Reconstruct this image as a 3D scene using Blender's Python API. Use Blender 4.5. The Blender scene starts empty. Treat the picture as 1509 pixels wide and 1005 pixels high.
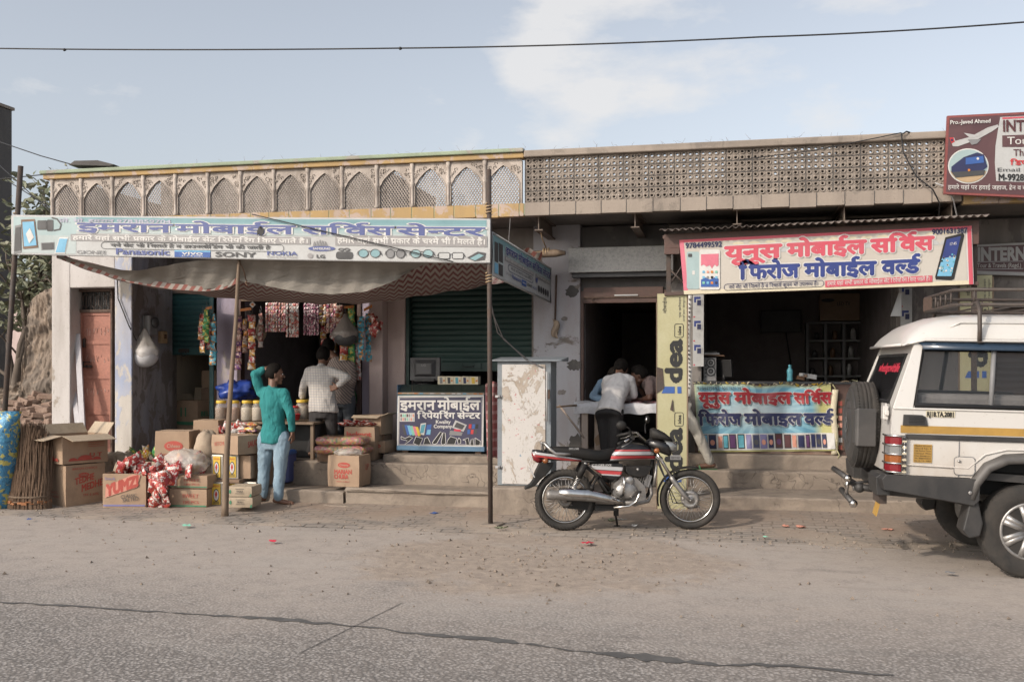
import bpy,bmesh,math,random
import numpy as np
from mathutils import Vector,Matrix,noise,Euler
R=math.radians
scene=bpy.context.scene
COL=scene.collection
random.seed(11)
# ------ camera
TH=R(12.3);CT=math.cos(TH);ST=math.sin(TH);FPX=1480.0;EYE=1.65
cam_d=bpy.data.cameras.new("camera");cam=bpy.data.objects.new("camera",cam_d);COL.objects.link(cam)
cam.location=(0,0,EYE);cam.rotation_euler=(R(90),0,TH)
cam_d.sensor_width=36;cam_d.lens=36*FPX/1509;cam_d.shift_y=37.5/1509
cam_d.clip_start=0.05;cam_d.clip_end=3000
scene.camera=cam
# ------ sky and sun
SUN_EL=R(30);SUN_AZ=R(50)
wd=bpy.data.worlds.new("World");scene.world=wd;wd.use_nodes=True
wn=wd.node_tree;wn.nodes.clear()
def wnode(t,**k):
 n=wn.nodes.new(t)
 for a,b in k.items():setattr(n,a,b)
 return n
w_out=wnode('ShaderNodeOutputWorld');w_bg=wnode('ShaderNodeBackground')
sky=wnode('ShaderNodeTexSky',sky_type='NISHITA',sun_disc=False,sun_elevation=SUN_EL)
sky.sun_rotation=math.atan2(-math.cos(SUN_AZ),-math.sin(SUN_AZ));sky.air_density=1.0;sky.dust_density=3.2;sky.ozone_density=1.2
tc=wnode('ShaderNodeTexCoord');mp=wnode('ShaderNodeMapping');mp.inputs['Scale'].default_value=(1.0,1.0,2.4)
mp.inputs['Location'].default_value=(0.35,0.1,0.0)
n1=wnode('ShaderNodeTexNoise');n1.inputs['Scale'].default_value=7.5;n1.inputs['Detail'].default_value=8;n1.inputs['Roughness'].default_value=0.58
cr=wnode('ShaderNodeValToRGB');cr.color_ramp.elements[0].position=0.32;cr.color_ramp.elements[1].position=1.05
cr.color_ramp.elements[1].color=(0.8,0.8,0.8,1)
mx=wnode('ShaderNodeMix',data_type='RGBA');mx.inputs[7].default_value=(4.25,4.2,4.18,1)
hs=wnode('ShaderNodeHueSaturation');hs.inputs['Saturation'].default_value=0.42
L=wn.links.new
L(tc.outputs['Generated'],mp.inputs[0]);L(mp.outputs[0],n1.inputs[0])
# cumulus banks stand in the sky beyond the shops: soft lobes in direction space broken up by noise
acc=None
for az_,el_,rad,wgt in((-9.0,16.3,5.5,.95),(-6.0,18.3,6,.9),(-3.2,20.0,6.5,.75),(1,18,8,.45),(-16.3,13.2,3.8,.62),(5.5,16.2,6,.48),(-40,15,10,.12),(90,25,30,.5),(180,25,40,.5),(-100,25,30,.5)):
 d_=wnode('ShaderNodeVectorMath',operation='DOT_PRODUCT');d_.inputs[1].default_value=(math.sin(R(az_))*math.cos(R(el_)),math.cos(R(az_))*math.cos(R(el_)),math.sin(R(el_)))
 g_=wnode('ShaderNodeMapRange',interpolation_type='SMOOTHSTEP');g_.inputs[1].default_value=math.cos(R(rad));g_.inputs[2].default_value=math.cos(R(rad*.12));g_.inputs[4].default_value=wgt
 L(tc.outputs['Generated'],d_.inputs[0]);L(d_.outputs['Value'],g_.inputs[0])
 if acc is None:acc=g_.outputs[0]
 else:
  m_=wnode('ShaderNodeMath',operation='MAXIMUM');L(acc,m_.inputs[0]);L(g_.outputs[0],m_.inputs[1]);acc=m_.outputs[0]
mk=wnode('ShaderNodeMath',operation='MULTIPLY_ADD');mk.inputs[1].default_value=3.4;mk.inputs[2].default_value=-1.78;L(n1.outputs[0],mk.inputs[0])
mu=wnode('ShaderNodeMath',operation='ADD');L(acc,mu.inputs[0]);L(mk.outputs[0],mu.inputs[1]);L(mu.outputs[0],cr.inputs[0])
L(cr.outputs[0],mx.inputs[0]);L(sky.outputs[0],hs.inputs['Color']);L(hs.outputs[0],mx.inputs[6]);L(mx.outputs[2],w_bg.inputs[0]);L(w_bg.outputs[0],w_out.inputs[0])
w_bg.inputs[1].default_value=0.15
sd=bpy.data.lights.new("sun",'SUN');sun=bpy.data.objects.new("sun",sd);COL.objects.link(sun)
sd.energy=1.95;sd.angle=R(2.2);sd.color=(1.0,0.87,0.73)
sdir=Vector((math.cos(SUN_EL)*math.cos(SUN_AZ),math.cos(SUN_EL)*math.sin(SUN_AZ),-math.sin(SUN_EL)))
sun.rotation_euler=sdir.to_track_quat('-Z','Y').to_euler()
vs=scene.view_settings;scene.display_settings.display_device='sRGB'
vs.view_transform='Standard';vs.look='None';vs.exposure=0.40;vs.gamma=1.0;vs.use_curve_mapping=False
scene.cycles.max_bounces=6;scene.cycles.use_denoising=True
# ------ photograph pixel (1509 wide) -> place
def W(px,py,Y):
 xn=(px-754.5)/FPX;t=Y/(xn*ST+CT)
 return Vector((t*(xn*CT-ST),Y,EYE+t*(540-py)/FPX))
def G(px,py,z=0.0):
 t=FPX*(EYE-z)/(py-540.0);xn=(px-754.5)/FPX
 return Vector((t*(xn*CT-ST),t*(xn*ST+CT),z))
def V(px,py,X):
 xn=(px-754.5)/FPX;t=X/(xn*CT-ST)
 return Vector((X,t*(xn*ST+CT),EYE+t*(540-py)/FPX))
MATS={}
class NT:
 def __init__(s,name):
  s.m=bpy.data.materials.new(name);s.m.use_nodes=True;s.t=s.m.node_tree;s.b=s.t.nodes['Principled BSDF']
  s.tc=s.n('ShaderNodeTexCoord')
 def n(s,t,**k):
  q=s.t.nodes.new(t)
  for a,b in k.items():setattr(q,a,b)
  return q
 def l(s,a,b):s.t.links.new(a,b)
 def mapping(s,sc=(1,1,1),src='Object',rot=(0,0,0)):
  q=s.n('ShaderNodeMapping');q.inputs['Scale'].default_value=sc;q.inputs['Rotation'].default_value=rot
  s.l(s.tc.outputs[src],q.inputs[0]);return q.outputs[0]
 def noise(s,scale,detail=4,rough=.55,vec=None,dist=0.0):
  q=s.n('ShaderNodeTexNoise');q.inputs['Scale'].default_value=scale;q.inputs['Detail'].default_value=detail
  q.inputs['Roughness'].default_value=rough;q.inputs['Distortion'].default_value=dist
  s.l(vec if vec is not None else s.tc.outputs['Object'],q.inputs[0]);return q.outputs[0]
 def ramp(s,v,a,b,c0=(0,0,0),c1=(1,1,1)):
  q=s.n('ShaderNodeValToRGB');e=q.color_ramp.elements;e[0].position=a;e[1].position=b
  e[0].color=(*c0,1);e[1].color=(*c1,1);s.l(v,q.inputs[0]);return q.outputs[0]
 def mix(s,f,a,b,mode='MIX'):
  q=s.n('ShaderNodeMix',data_type='RGBA',blend_type=mode)
  for i,x in((0,f),(6,a),(7,b)):
   if isinstance(x,(int,float)):q.inputs[i].default_value=x
   elif isinstance(x,tuple):q.inputs[i].default_value=(*x,1)
   else:s.l(x,q.inputs[i])
  return q.outputs[2]
 def math(s,op,a,b=None,c=None):
  q=s.n('ShaderNodeMath',operation=op)
  for i,x in enumerate((a,b,c)):
   if x is None:continue
   if isinstance(x,(int,float)):q.inputs[i].default_value=x
   else:s.l(x,q.inputs[i])
  return q.outputs[0]
 def sep(s,src='Object'):
  q=s.n('ShaderNodeSeparateXYZ');s.l(s.tc.outputs[src]if isinstance(src,str)else src,q.inputs[0]);return q.outputs
 def bump(s,h,st=.3,dist=.01,nrm=None):
  q=s.n('ShaderNodeBump');q.inputs['Strength'].default_value=st;q.inputs['Distance'].default_value=dist
  s.l(h,q.inputs['Height'])
  if nrm is not None:s.l(nrm,q.inputs['Normal'])
  s.l(q.outputs[0],s.b.inputs['Normal']);return q.outputs[0]
 def done(s,key,col=None,rough=None,metal=None):
  if col is not None:
   if isinstance(col,tuple):s.b.inputs['Base Color'].default_value=(*col,1)
   else:s.l(col,s.b.inputs['Base Color'])
  if rough is not None:
   if isinstance(rough,(int,float)):s.b.inputs['Roughness'].default_value=rough
   else:s.l(rough,s.b.inputs['Roughness'])
  if metal is not None:s.b.inputs['Metallic'].default_value=metal
  MATS[key]=s.m;return s.m
def pm(key,c,c2=None,rough=.7,metal=0.,scale=3.,lo=.38,hi=.66,fine=40.,amt=.18,bump=.12,bd=.004,stretch=(1,1,1),coat=0.,spec=None):
 """painted / worn surface: two tones broken up by noise, fine grain and a little relief"""
 t=NT(key);c2=c2 or tuple(x*.72 for x in c)
 v=t.mapping(stretch)
 a=t.ramp(t.noise(scale,6,.6,v,.4),lo,hi)
 col=t.mix(a,c,c2)
 f=t.noise(fine,3,.6,v)
 col=t.mix(amt,col,t.ramp(f,.3,.7,tuple(x*.45 for x in c),tuple(min(1,x*1.35)for x in c)))
 rg=t.math('MULTIPLY_ADD',a,.15,rough-.07)
 if bump:t.bump(f,bump,bd)
 if coat:t.b.inputs['Coat Weight'].default_value=coat;t.b.inputs['Coat Roughness'].default_value=.12
 if spec is not None:t.b.inputs['Specular IOR Level'].default_value=spec
 return t.done(key,col,rg,metal)
def worn(key,c,under,dirt,thr=.56,scale=2.2,rough=.85,stretch=(1,1,.55),dirtamt=.45,c_b=None,split=None):
 """old paint flaking off plaster, with streaky dirt"""
 t=NT(key)
 v=t.mapping(stretch)
 base=c
 if c_b:base=t.mix(t.ramp(t.noise(.9,4,.6,v),.42,.58),c,c_b)
 m=t.ramp(t.noise(scale,9,.68,v,.6),thr,thr+.035)
 col=t.mix(m,base,under)
 d=t.ramp(t.noise(1.3,8,.65,t.mapping((2.2,2.2,.5))),.44,.72)
 col=t.mix(t.math('MULTIPLY',d,dirtamt),col,dirt)
 sp=t.ramp(t.noise(34,4,.7),.62,.7)
 col=t.mix(t.math('MULTIPLY',sp,.55),col,dirt)
 h=t.math('MULTIPLY_ADD',m,-.7,t.noise(45,4,.6))
 t.bump(h,.35,.006)
 return t.done(key,col,rough)
def ground_mats():
 t=NT('road')
 x,y,z=t.sep()
 ag=t.n('ShaderNodeTexVoronoi');ag.inputs['Scale'].default_value=46;t.l(t.tc.outputs['Object'],ag.inputs[0])
 stone=t.mix(t.ramp(ag.outputs['Color'],.2,.9),(.14,.134,.129),(.38,.36,.343))
 stone=t.mix(t.ramp(ag.outputs['Distance'],.35,.62),stone,(.07,.068,.066))
 big=t.noise(.55,7,.62,None,.5);mid=t.noise(5,6,.65)
 dusty=t.mix(t.ramp(t.noise(30,5,.7),.35,.7),(.345,.298,.262),(.415,.363,.32))
 yy=t.math('ADD',y,t.math('MULTIPLY_ADD',big,3.4,-1.7))
 f=t.n('ShaderNodeMapRange',interpolation_type='SMOOTHSTEP');f.inputs[1].default_value=4.9;f.inputs[2].default_value=8.0;f.inputs[3].default_value=.30;f.inputs[4].default_value=.97
 t.l(yy,f.inputs[0])
 k=t.math('MULTIPLY',f.outputs[0],t.ramp(mid,.22,.55,(.62,.62,.62),(1,1,1)))
 col=t.mix(k,stone,dusty)
 oil=t.ramp(t.noise(1.6,5,.6,t.mapping((.35,1.6,1))),.60,.74)
 col=t.mix(t.math('MULTIPLY',oil,.35),col,(.10,.094,.088))
 ex=t.math('DIVIDE',t.math('ADD',x,1.6),1.75);ey=t.math('DIVIDE',t.math('SUBTRACT',y,8.5),1.55)
 el=t.math('ADD',t.math('ADD',t.math('MULTIPLY',ex,ex),t.math('MULTIPLY',ey,ey)),t.math('MULTIPLY_ADD',t.noise(1.7,6,.65),2.4,-1.2))
 dp=t.ramp(el,.55,1.05,(1,1,1),(0,0,0));cl=t.noise(9,7,.7,None,.4)
 col=t.mix(t.math('MULTIPLY',dp,.9),col,t.mix(t.ramp(cl,.36,.66),(.38,.31,.25),(.25,.205,.17)))
 pt=t.ramp(t.noise(.8,5,.6,t.mapping((.5,1.3,1))),.55,.60);col=t.mix(t.math('MULTIPLY',pt,.22),col,(.36,.33,.30))
 k=t.math('MAXIMUM',k,dp)
 h=t.math('ADD',t.math('MULTIPLY',ag.outputs['Distance'],t.math('SUBTRACT',1.05,k)),t.math('MULTIPLY',t.math('MULTIPLY',cl,dp),1.6))
 t.bump(t.math('ADD',h,t.math('MULTIPLY',t.noise(90,3),.25)),.55,.012)
 t.done('road',col,.88)
 t=NT('pavers')
 x,y,z=t.sep()
 wob=t.noise(3.5,3)
 v=t.n('ShaderNodeMapping');v.inputs['Scale'].default_value=(1,1,1);t.l(t.tc.outputs['Object'],v.inputs[0])
 wv=t.n('ShaderNodeTexWave',wave_type='BANDS',bands_direction='X',wave_profile='TRI');wv.inputs['Scale'].default_value=2.4;t.l(t.tc.outputs['Object'],wv.inputs[0])
 cmb=t.n('ShaderNodeCombineXYZ');t.l(x,cmb.inputs[0]);t.l(t.math('MULTIPLY_ADD',wv.outputs[1],.02,t.math('MULTIPLY_ADD',wob,.02,y)),cmb.inputs[1])
 bk=t.n('ShaderNodeTexBrick');bk.inputs['Scale'].default_value=1.0;bk.inputs['Brick Width'].default_value=.21;bk.inputs['Row Height'].default_value=.115
 bk.inputs['Mortar Size'].default_value=.012;bk.inputs['Mortar Smooth'].default_value=.35;bk.inputs['Bias'].default_value=0
 bk.inputs['Color1'].default_value=(.29,.255,.225,1);bk.inputs['Color2'].default_value=(.225,.198,.175,1);bk.inputs['Mortar'].default_value=(.10,.088,.076,1)
 t.l(cmb.outputs[0],bk.inputs[0])
 sand=t.mix(t.ramp(t.noise(22,6,.7),.3,.72),(.31,.258,.21),(.40,.335,.278))
 cov=t.ramp(t.noise(1.15,7,.66,None,.5),.44,.59)
 cov=t.math('MULTIPLY',cov,.93)
 f=t.n('ShaderNodeMapRange');f.inputs[1].default_value=10.05;f.inputs[2].default_value=10.75;f.inputs[4].default_value=.55;t.l(y,f.inputs[0])
 cov=t.math('MINIMUM',t.math('ADD',cov,f.outputs[0]),.97)
 br=t.n('ShaderNodeMapRange');br.inputs[1].default_value=9.9;br.inputs[2].default_value=10.7;t.l(t.math('ADD',y,t.math('MULTIPLY_ADD',t.noise(1.4,5,.6),1.2,-.6)),br.inputs[0])
 sand=t.mix(t.math('MULTIPLY',br.outputs[0],.85),sand,t.mix(t.ramp(t.noise(16,6,.7),.32,.7),(.20,.148,.112),(.30,.235,.185)))
 col=t.mix(cov,bk.outputs[0],sand)
 speck=t.ramp(t.noise(60,3,.7),.66,.72)
 col=t.mix(t.math('MULTIPLY',speck,.5),col,(.11,.09,.075))
 h=t.math('MULTIPLY',bk.outputs['Fac'],t.math('SUBTRACT',1,cov))
 t.bump(t.math('MULTIPLY_ADD',h,-1.0,t.math('MULTIPLY',t.noise(28,6,.7),.45)),.45,.010)
 t.done('pavers',col,.92)
 t=NT('soil');a=t.noise(2.2,8,.65);b=t.noise(40,5,.7)
 t.bump(t.math('ADD',a,t.math('MULTIPLY',b,.4)),.6,.03)
 t.done('soil',t.mix(t.ramp(t.mix(.4,a,b),.35,.65),(.26,.21,.165),(.18,.145,.115)),.95)
 t=NT('cement');v=t.mapping((1,1,1));a=t.noise(2.4,8,.66,v,.6);b=t.noise(38,4,.7)
 col=t.mix(t.ramp(a,.36,.66),(.30,.25,.202),(.165,.136,.112))
 vo=t.n('ShaderNodeTexVoronoi',feature='DISTANCE_TO_EDGE');vo.inputs['Scale'].default_value=1.35
 vn=t.n('ShaderNodeVectorMath',operation='ADD');t.l(t.tc.outputs['Object'],vn.inputs[0]);nn=t.n('ShaderNodeTexNoise');nn.inputs['Scale'].default_value=5;t.l(t.tc.outputs['Object'],nn.inputs[0]);t.l(nn.outputs['Color'],vn.inputs[1]);t.l(vn.outputs[0],vo.inputs[0])
 ck=t.ramp(vo.outputs[0],.004,.014,(1,1,1),(0,0,0));ck=t.math('MULTIPLY',ck,t.ramp(t.noise(.9,3),.555,.60))
 col=t.mix(t.math('MULTIPLY',ck,.55),col,(.08,.068,.06))
 col=t.mix(t.math('MULTIPLY',t.ramp(b,.55,.72),.35),col,(.13,.11,.095))
 t.bump(t.math('MULTIPLY_ADD',ck,-1.2,t.math('MULTIPLY_ADD',b,.35,a)),.5,.02)
 t.done('cement',col,.93)
ground_mats()
pm('tar',(.075,.072,.07),(.12,.115,.11),.85,scale=9,bump=.3)
# buildings
worn('plaster_white',(.50,.475,.46),(.33,.29,.25),(.17,.14,.12),.60,2.4)
worn('plaster_blue',(.31,.36,.49),(.50,.47,.43),(.20,.17,.15),.50,3.4,c_b=(.45,.46,.51))
worn('store_wall',(.46,.40,.31),(.36,.31,.24),(.2,.16,.13),.55,2)
worn('side_plaster',(.33,.30,.285),(.20,.18,.175),(.12,.105,.098),.50,4.2,c_b=(.28,.29,.33),dirtamt=.7)
worn('plaster_grey',(.235,.215,.20),(.16,.145,.14),(.09,.08,.075),.54,2.6,dirtamt=.6)
worn('plaster_lilac',(.36,.32,.40),(.40,.36,.36),(.20,.16,.15),.60,2.8)
worn('plaster_pink',(.50,.40,.38),(.42,.36,.32),(.26,.2,.17),.62,2.0)
worn('plaster_patch',(.40,.40,.43),(.17,.155,.14),(.30,.22,.19),.585,1.9,stretch=(1,1,1))
worn('concrete',(.31,.262,.22),(.245,.208,.175),(.13,.112,.098),.55,2.8,dirtamt=.5)
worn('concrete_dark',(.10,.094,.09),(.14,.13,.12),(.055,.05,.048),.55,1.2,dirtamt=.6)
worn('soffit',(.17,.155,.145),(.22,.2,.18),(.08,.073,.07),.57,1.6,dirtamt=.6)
worn('jali_stone',(.33,.285,.245),(.255,.22,.19),(.13,.11,.095),.52,5,dirtamt=.55)
worn('jali_carved',(.46,.405,.36),(.36,.31,.27),(.14,.118,.10),.54,6,dirtamt=.6)
worn('yellow_paint',(.42,.285,.13),(.45,.35,.29),(.20,.16,.12),.515,4.5,stretch=(1,1,1),dirtamt=.35)
worn('green_paint',(.30,.36,.255),(.34,.32,.27),(.14,.13,.11),.56,4,dirtamt=.5)
worn('joint_green',(.24,.30,.19),(.30,.28,.22),(.14,.13,.11),.6,4)
worn('mud',(.255,.20,.155),(.16,.13,.105),(.075,.062,.052),.49,3.2,stretch=(1,1,.8),dirtamt=.95)
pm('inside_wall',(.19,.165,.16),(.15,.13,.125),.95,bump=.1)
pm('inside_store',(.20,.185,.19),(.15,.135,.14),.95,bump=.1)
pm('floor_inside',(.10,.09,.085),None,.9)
pm('shutter_green',(.018,.050,.044),(.014,.036,.033),.55,scale=2,stretch=(.5,.5,2),amt=.25)
pm('shutter_teal',(.036,.115,.12),(.026,.072,.078),.5,scale=2.4,stretch=(.5,.5,2),amt=.25)
pm('shutter_brown',(.115,.085,.07),(.07,.055,.048),.55,scale=2,stretch=(.5,.5,2))
pm('door_red',(.36,.15,.105),(.27,.12,.09),.62,scale=3,amt=.3)
pm('chalk',(.52,.36,.31),(.40,.2,.16),.9,scale=14)
pm('steel_brown',(.095,.05,.04),(.075,.052,.044),.6,scale=5)
pm('rust',(.10,.062,.045),(.055,.04,.034),.8,scale=9,amt=.35,bump=.3)
pm('rust_dark',(.052,.042,.038),(.085,.055,.04),.75,scale=12,amt=.3)
pm('iron_beam',(.115,.088,.07),(.16,.125,.1),.7,scale=7)
t=NT('granite');a=t.n('ShaderNodeTexVoronoi');a.inputs['Scale'].default_value=70;t.l(t.tc.outputs['Object'],a.inputs[0])
t.done('granite',t.mix(t.ramp(t.noise(26,4,.7),.3,.7),t.mix(t.ramp(a.outputs['Color'],.1,.9),(.19,.195,.195),(.30,.30,.295)),(.36,.35,.335)),.55)
pm('brick',(.21,.135,.10),(.27,.21,.17),.9,scale=8,amt=.35,bump=.4)
pm('wood',(.20,.145,.10),(.13,.09,.062),.75,scale=6,stretch=(1,1,.15),amt=.3,bump=.25)
pm('wood_pale',(.42,.35,.30),(.33,.26,.215),.75,scale=6,stretch=(1,1,.2),amt=.25)
pm('plank',(.46,.45,.47),(.38,.37,.39),.8,scale=4,stretch=(1,1,.2))
pm('wire',(.018,.018,.02),None,.6,bump=0)
pm('wire_grey',(.18,.17,.17),None,.6,bump=0)
pm('corrugated',(.14,.115,.10),(.20,.17,.15),.55,metal=.35,scale=4)
# generic plain paints (small printed things)
for k,c in dict(white=(.60,.59,.57),cream=(.60,.54,.40),black=(.014,.014,.015),navy=(.020,.026,.085),blue=(.035,.10,.32),sky_blue=(.16,.40,.58),cyan=(.10,.34,.42),red=(.46,.035,.04),crimson=(.50,.03,.06),maroon=(.085,.028,.032),pink=(.60,.16,.22),orange=(.56,.19,.035),yellow=(.62,.42,.05),green=(.06,.22,.09),mint=(.20,.48,.36),grey=(.20,.20,.205),dark_grey=(.055,.055,.058),pale_grey=(.42,.42,.42),brown=(.15,.085,.05),purple=(.11,.045,.13),violet=(.20,.19,.36),tan=(.42,.30,.18),salmon=(.58,.27,.20)).items():
 pm(k,c,tuple(x*.88 for x in c),.55,scale=5,amt=.08,bump=.03)
class MB:
 def __init__(s):s.v=[];s.f=[];s.m=[];s.s=[];s.names=[];s.uv={}
 def mi(s,m):
  if m not in s.names:s.names.append(m)
  return s.names.index(m)
 def add(s,vs,fs,m,smooth=False,M=None):
  o=len(s.v);i=s.mi(m)
  s.v+=[(M@Vector(p))if M is not None else Vector(p)for p in vs]
  for f in fs:s.f.append([o+k for k in f]);s.m.append(i);s.s.append(smooth)
  return s
 def box(s,c,d,m,rot=None,M=None):
  x,y,z=(k/2 for k in d)
  vs=[Vector((a*x,b*y,e*z))for e in(-1,1)for b in(-1,1)for a in(-1,1)]
  if rot is not None:q=Euler(rot).to_matrix();vs=[q@p for p in vs]
  vs=[p+Vector(c)for p in vs]
  return s.add(vs,[(0,2,3,1),(4,5,7,6),(0,1,5,4),(2,6,7,3),(0,4,6,2),(1,3,7,5)],m,False,M)
 def span(s,a,b,m):
  return s.box([(p+q)/2 for p,q in zip(a,b)],[abs(q-p)for p,q in zip(a,b)],m)
 def loft(s,rings,m,smooth=True,caps=(True,True),closed=True,M=None):
  n=len(rings[0]);vs=[p for r in rings for p in r];fs=[]
  for i in range(len(rings)-1):
   for j in range(n if closed else n-1):
    k=(j+1)%n;fs.append((i*n+j,i*n+k,(i+1)*n+k,(i+1)*n+j))
  if closed and caps[0]:fs.append(tuple(range(n))[::-1])
  if closed and caps[1]:fs.append(tuple((len(rings)-1)*n+j for j in range(n)))
  return s.add(vs,fs,m,smooth,M)
 def tube(s,pts,r,m,n=8,closed=False,smooth=True,M=None,flat=1.0):
  pts=[Vector(p)for p in pts];k=len(pts);rings=[];ref=None
  for i,p in enumerate(pts):
   a=pts[(i-1)%k]if(closed or i>0)else p;b=pts[(i+1)%k]if(closed or i<k-1)else p
   d=(b-a)
   if d.length<1e-9:d=Vector((0,0,1))
   d.normalize()
   if ref is None:
    ref=Vector((0,0,1))if abs(d.z)<.9 else Vector((1,0,0))
   x=(ref-d*ref.dot(d))
   if x.length<1e-6:x=d.orthogonal()
   x.normalize();y=d.cross(x);ref=x
   rr=r[i]if isinstance(r,(list,tuple))else r
   rings.append([p+x*rr*math.cos(2*math.pi*j/n)+y*rr*flat*math.sin(2*math.pi*j/n)for j in range(n)])
  if closed:
   rings.append(rings[0]);return s.loft(rings,m,smooth,(False,False),M=M)
  return s.loft(rings,m,smooth,M=M)
 def cyl(s,a,b,r,m,r2=None,n=16,smooth=True,M=None):return s.tube([a,b],[r,r if r2 is None else r2],m,n,smooth=smooth,M=M)
 def lathe(s,prof,m,n=24,M=None,smooth=True,closed=False):
  """profile of (r, z) turned about local z"""
  rings=[[Vector((r*math.cos(2*math.pi*j/n),r*math.sin(2*math.pi*j/n),z))for j in range(n)]for r,z in prof]
  if closed:rings.append(rings[0])
  return s.loft(rings,m,smooth,(not closed and prof[0][0]>1e-4,not closed and prof[-1][0]>1e-4),M=M)
 def ball(s,c,r,m,n=12,k=8,M=None):
  r=(r,r,r)if isinstance(r,(int,float))else r
  rings=[[Vector(c)+Vector((r[0]*math.sin(math.pi*(i+.02)/(k+.04))*math.cos(2*math.pi*j/n),r[1]*math.sin(math.pi*(i+.02)/(k+.04))*math.sin(2*math.pi*j/n),-r[2]*math.cos(math.pi*i/k)))for j in range(n)]for i in range(k+1)]
  return s.loft(rings,m,True,M=M)
 def prism(s,pts,a,b,m,axis='y',smooth=False,M=None):
  """2-D outline (u, v) extruded along an axis from a to b; y: (u, ., v)  x: (., u, v)  z: (u, v, .)"""
  f={'y':lambda u,v,w:(u,w,v),'x':lambda u,v,w:(w,u,v),'z':lambda u,v,w:(u,v,w)}[axis]
  return s.loft([[Vector(f(u,v,a))for u,v in pts],[Vector(f(u,v,b))for u,v in pts]],m,smooth,M=M)
 def poly(s,pts,m,M=None):return s.add(pts,[tuple(range(len(pts)))],m,False,M)
 def grid(s,rows,m,smooth=True,M=None,uv=False):
  n=len(rows[0]);o=len(s.f)
  s.add([p for r in rows for p in r],[(i*n+j,i*n+j+1,(i+1)*n+j+1,(i+1)*n+j)for i in range(len(rows)-1)for j in range(n-1)],m,smooth,M)
  if uv:
   q=o
   for i in range(len(rows)-1):
    for j in range(n-1):
     s.uv[q]=[(j,i),(j+1,i),(j+1,i+1),(j,i+1)];q+=1
  return s
 def split(s,name,parent=None,**k):
  """every loose piece becomes a part of its own"""
  up=list(range(len(s.v)))
  def root(a):
   while up[a]!=a:up[a]=up[up[a]];a=up[a]
   return a
  for f in s.f:
   for q in f[1:]:up[root(f[0])]=root(q)
  g={}
  for i,f in enumerate(s.f):g.setdefault(root(f[0]),[]).append(i)
  out=[]
  for ids in g.values():
   m=MB();use=sorted({v for i in ids for v in s.f[i]});ix={v:n for n,v in enumerate(use)}
   m.v=[s.v[v]for v in use];m.names=list(s.names)
   for i in ids:m.f.append([ix[v]for v in s.f[i]]);m.m.append(s.m[i]);m.s.append(s.s[i])
   used=sorted(set(m.m));m.names=[s.names[u]for u in used];m.m=[used.index(u)for u in m.m]
   out.append(m.build(name,parent,**k))
  return out
 def build(s,name,parent=None,local=False,bev=0.,seg=2,sub=0,solid=0.,remesh=0.,smooth_it=0,loc=None,fixn=True):
  me=bpy.data.meshes.new(name)
  off=Vector((0,0,0))
  if parent is not None and not local:off=world_loc(parent)
  if loc is not None:off=Vector(loc)
  me.from_pydata([tuple(p-off)for p in s.v],[],s.f)
  for k in s.names:me.materials.append(MATS[k])
  me.polygons.foreach_set('material_index',s.m);me.polygons.foreach_set('use_smooth',s.s)
  if s.uv:
   ul=me.uv_layers.new(name='UVMap')
   for fi,cs in s.uv.items():
    for li,c in zip(me.polygons[fi].loop_indices,cs):ul.data[li].uv=c
  if fixn:
   bm=bmesh.new();bm.from_mesh(me);bmesh.ops.recalc_face_normals(bm,faces=bm.faces);bm.to_mesh(me);bm.free()
  me.update()
  o=bpy.data.objects.new(name,me);COL.objects.link(o)
  if parent is not None:o.parent=parent
  elif loc is not None:o.location=loc
  if solid:md=o.modifiers.new('solid','SOLIDIFY');md.thickness=solid;md.offset=0
  if remesh:
   md=o.modifiers.new('remesh','REMESH');md.mode='VOXEL';md.voxel_size=remesh;md.use_smooth_shade=True
  if smooth_it:md=o.modifiers.new('smooth','SMOOTH');md.factor=.5;md.iterations=smooth_it
  if bev:md=o.modifiers.new('bevel','BEVEL');md.width=bev;md.segments=seg;md.limit_method='ANGLE';md.angle_limit=R(40);md.harden_normals=False
  if sub:md=o.modifiers.new('subsurf','SUBSURF');md.levels=sub;md.render_levels=sub
  return o
def world_loc(o):
 v=Vector(o.location)
 if o.parent is not None:v=v+world_loc(o.parent)
 return v
def tag(o,label,cat,group=None,kind=None):
 if label:o['label']=label
 if cat:o['category']=cat
 if group:o['group']=group
 if kind:o['kind']=kind
 return o
def thing(name,label,cat,loc=(0,0,0),rotz=0.,group=None,tilt=None):
 o=bpy.data.objects.new(name,None);COL.objects.link(o);o.empty_display_size=.1
 o.location=loc;o.rotation_euler=tilt if tilt else(0,0,rotz)
 return tag(o,label,cat,group)
KIDS={}
def copy_tree(o,parent=None):
 c=o.copy();COL.objects.link(c)
 if parent is not None:c.parent=parent
 for ch in[q for q in list(COL.objects)if q.parent==o]:copy_tree(ch,c)
 return c
def rrect(x0,y0,x1,y1,r,n=4):
 out=[]
 for cx,cy,a in((x1-r,y1-r,0),(x0+r,y1-r,90),(x0+r,y0+r,180),(x1-r,y0+r,270)):
  for i in range(n+1):out.append((cx+r*math.cos(R(a+90*i/n)),cy+r*math.sin(R(a+90*i/n))))
 return out
def ell(cx,cy,rx,ry,n=24,a0=0,a1=360):
 return[(cx+rx*math.cos(R(a0+(a1-a0)*i/n)),cy+ry*math.sin(R(a0+(a1-a0)*i/n)))for i in range(n+(a1-a0<360))]
GL={}
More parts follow.
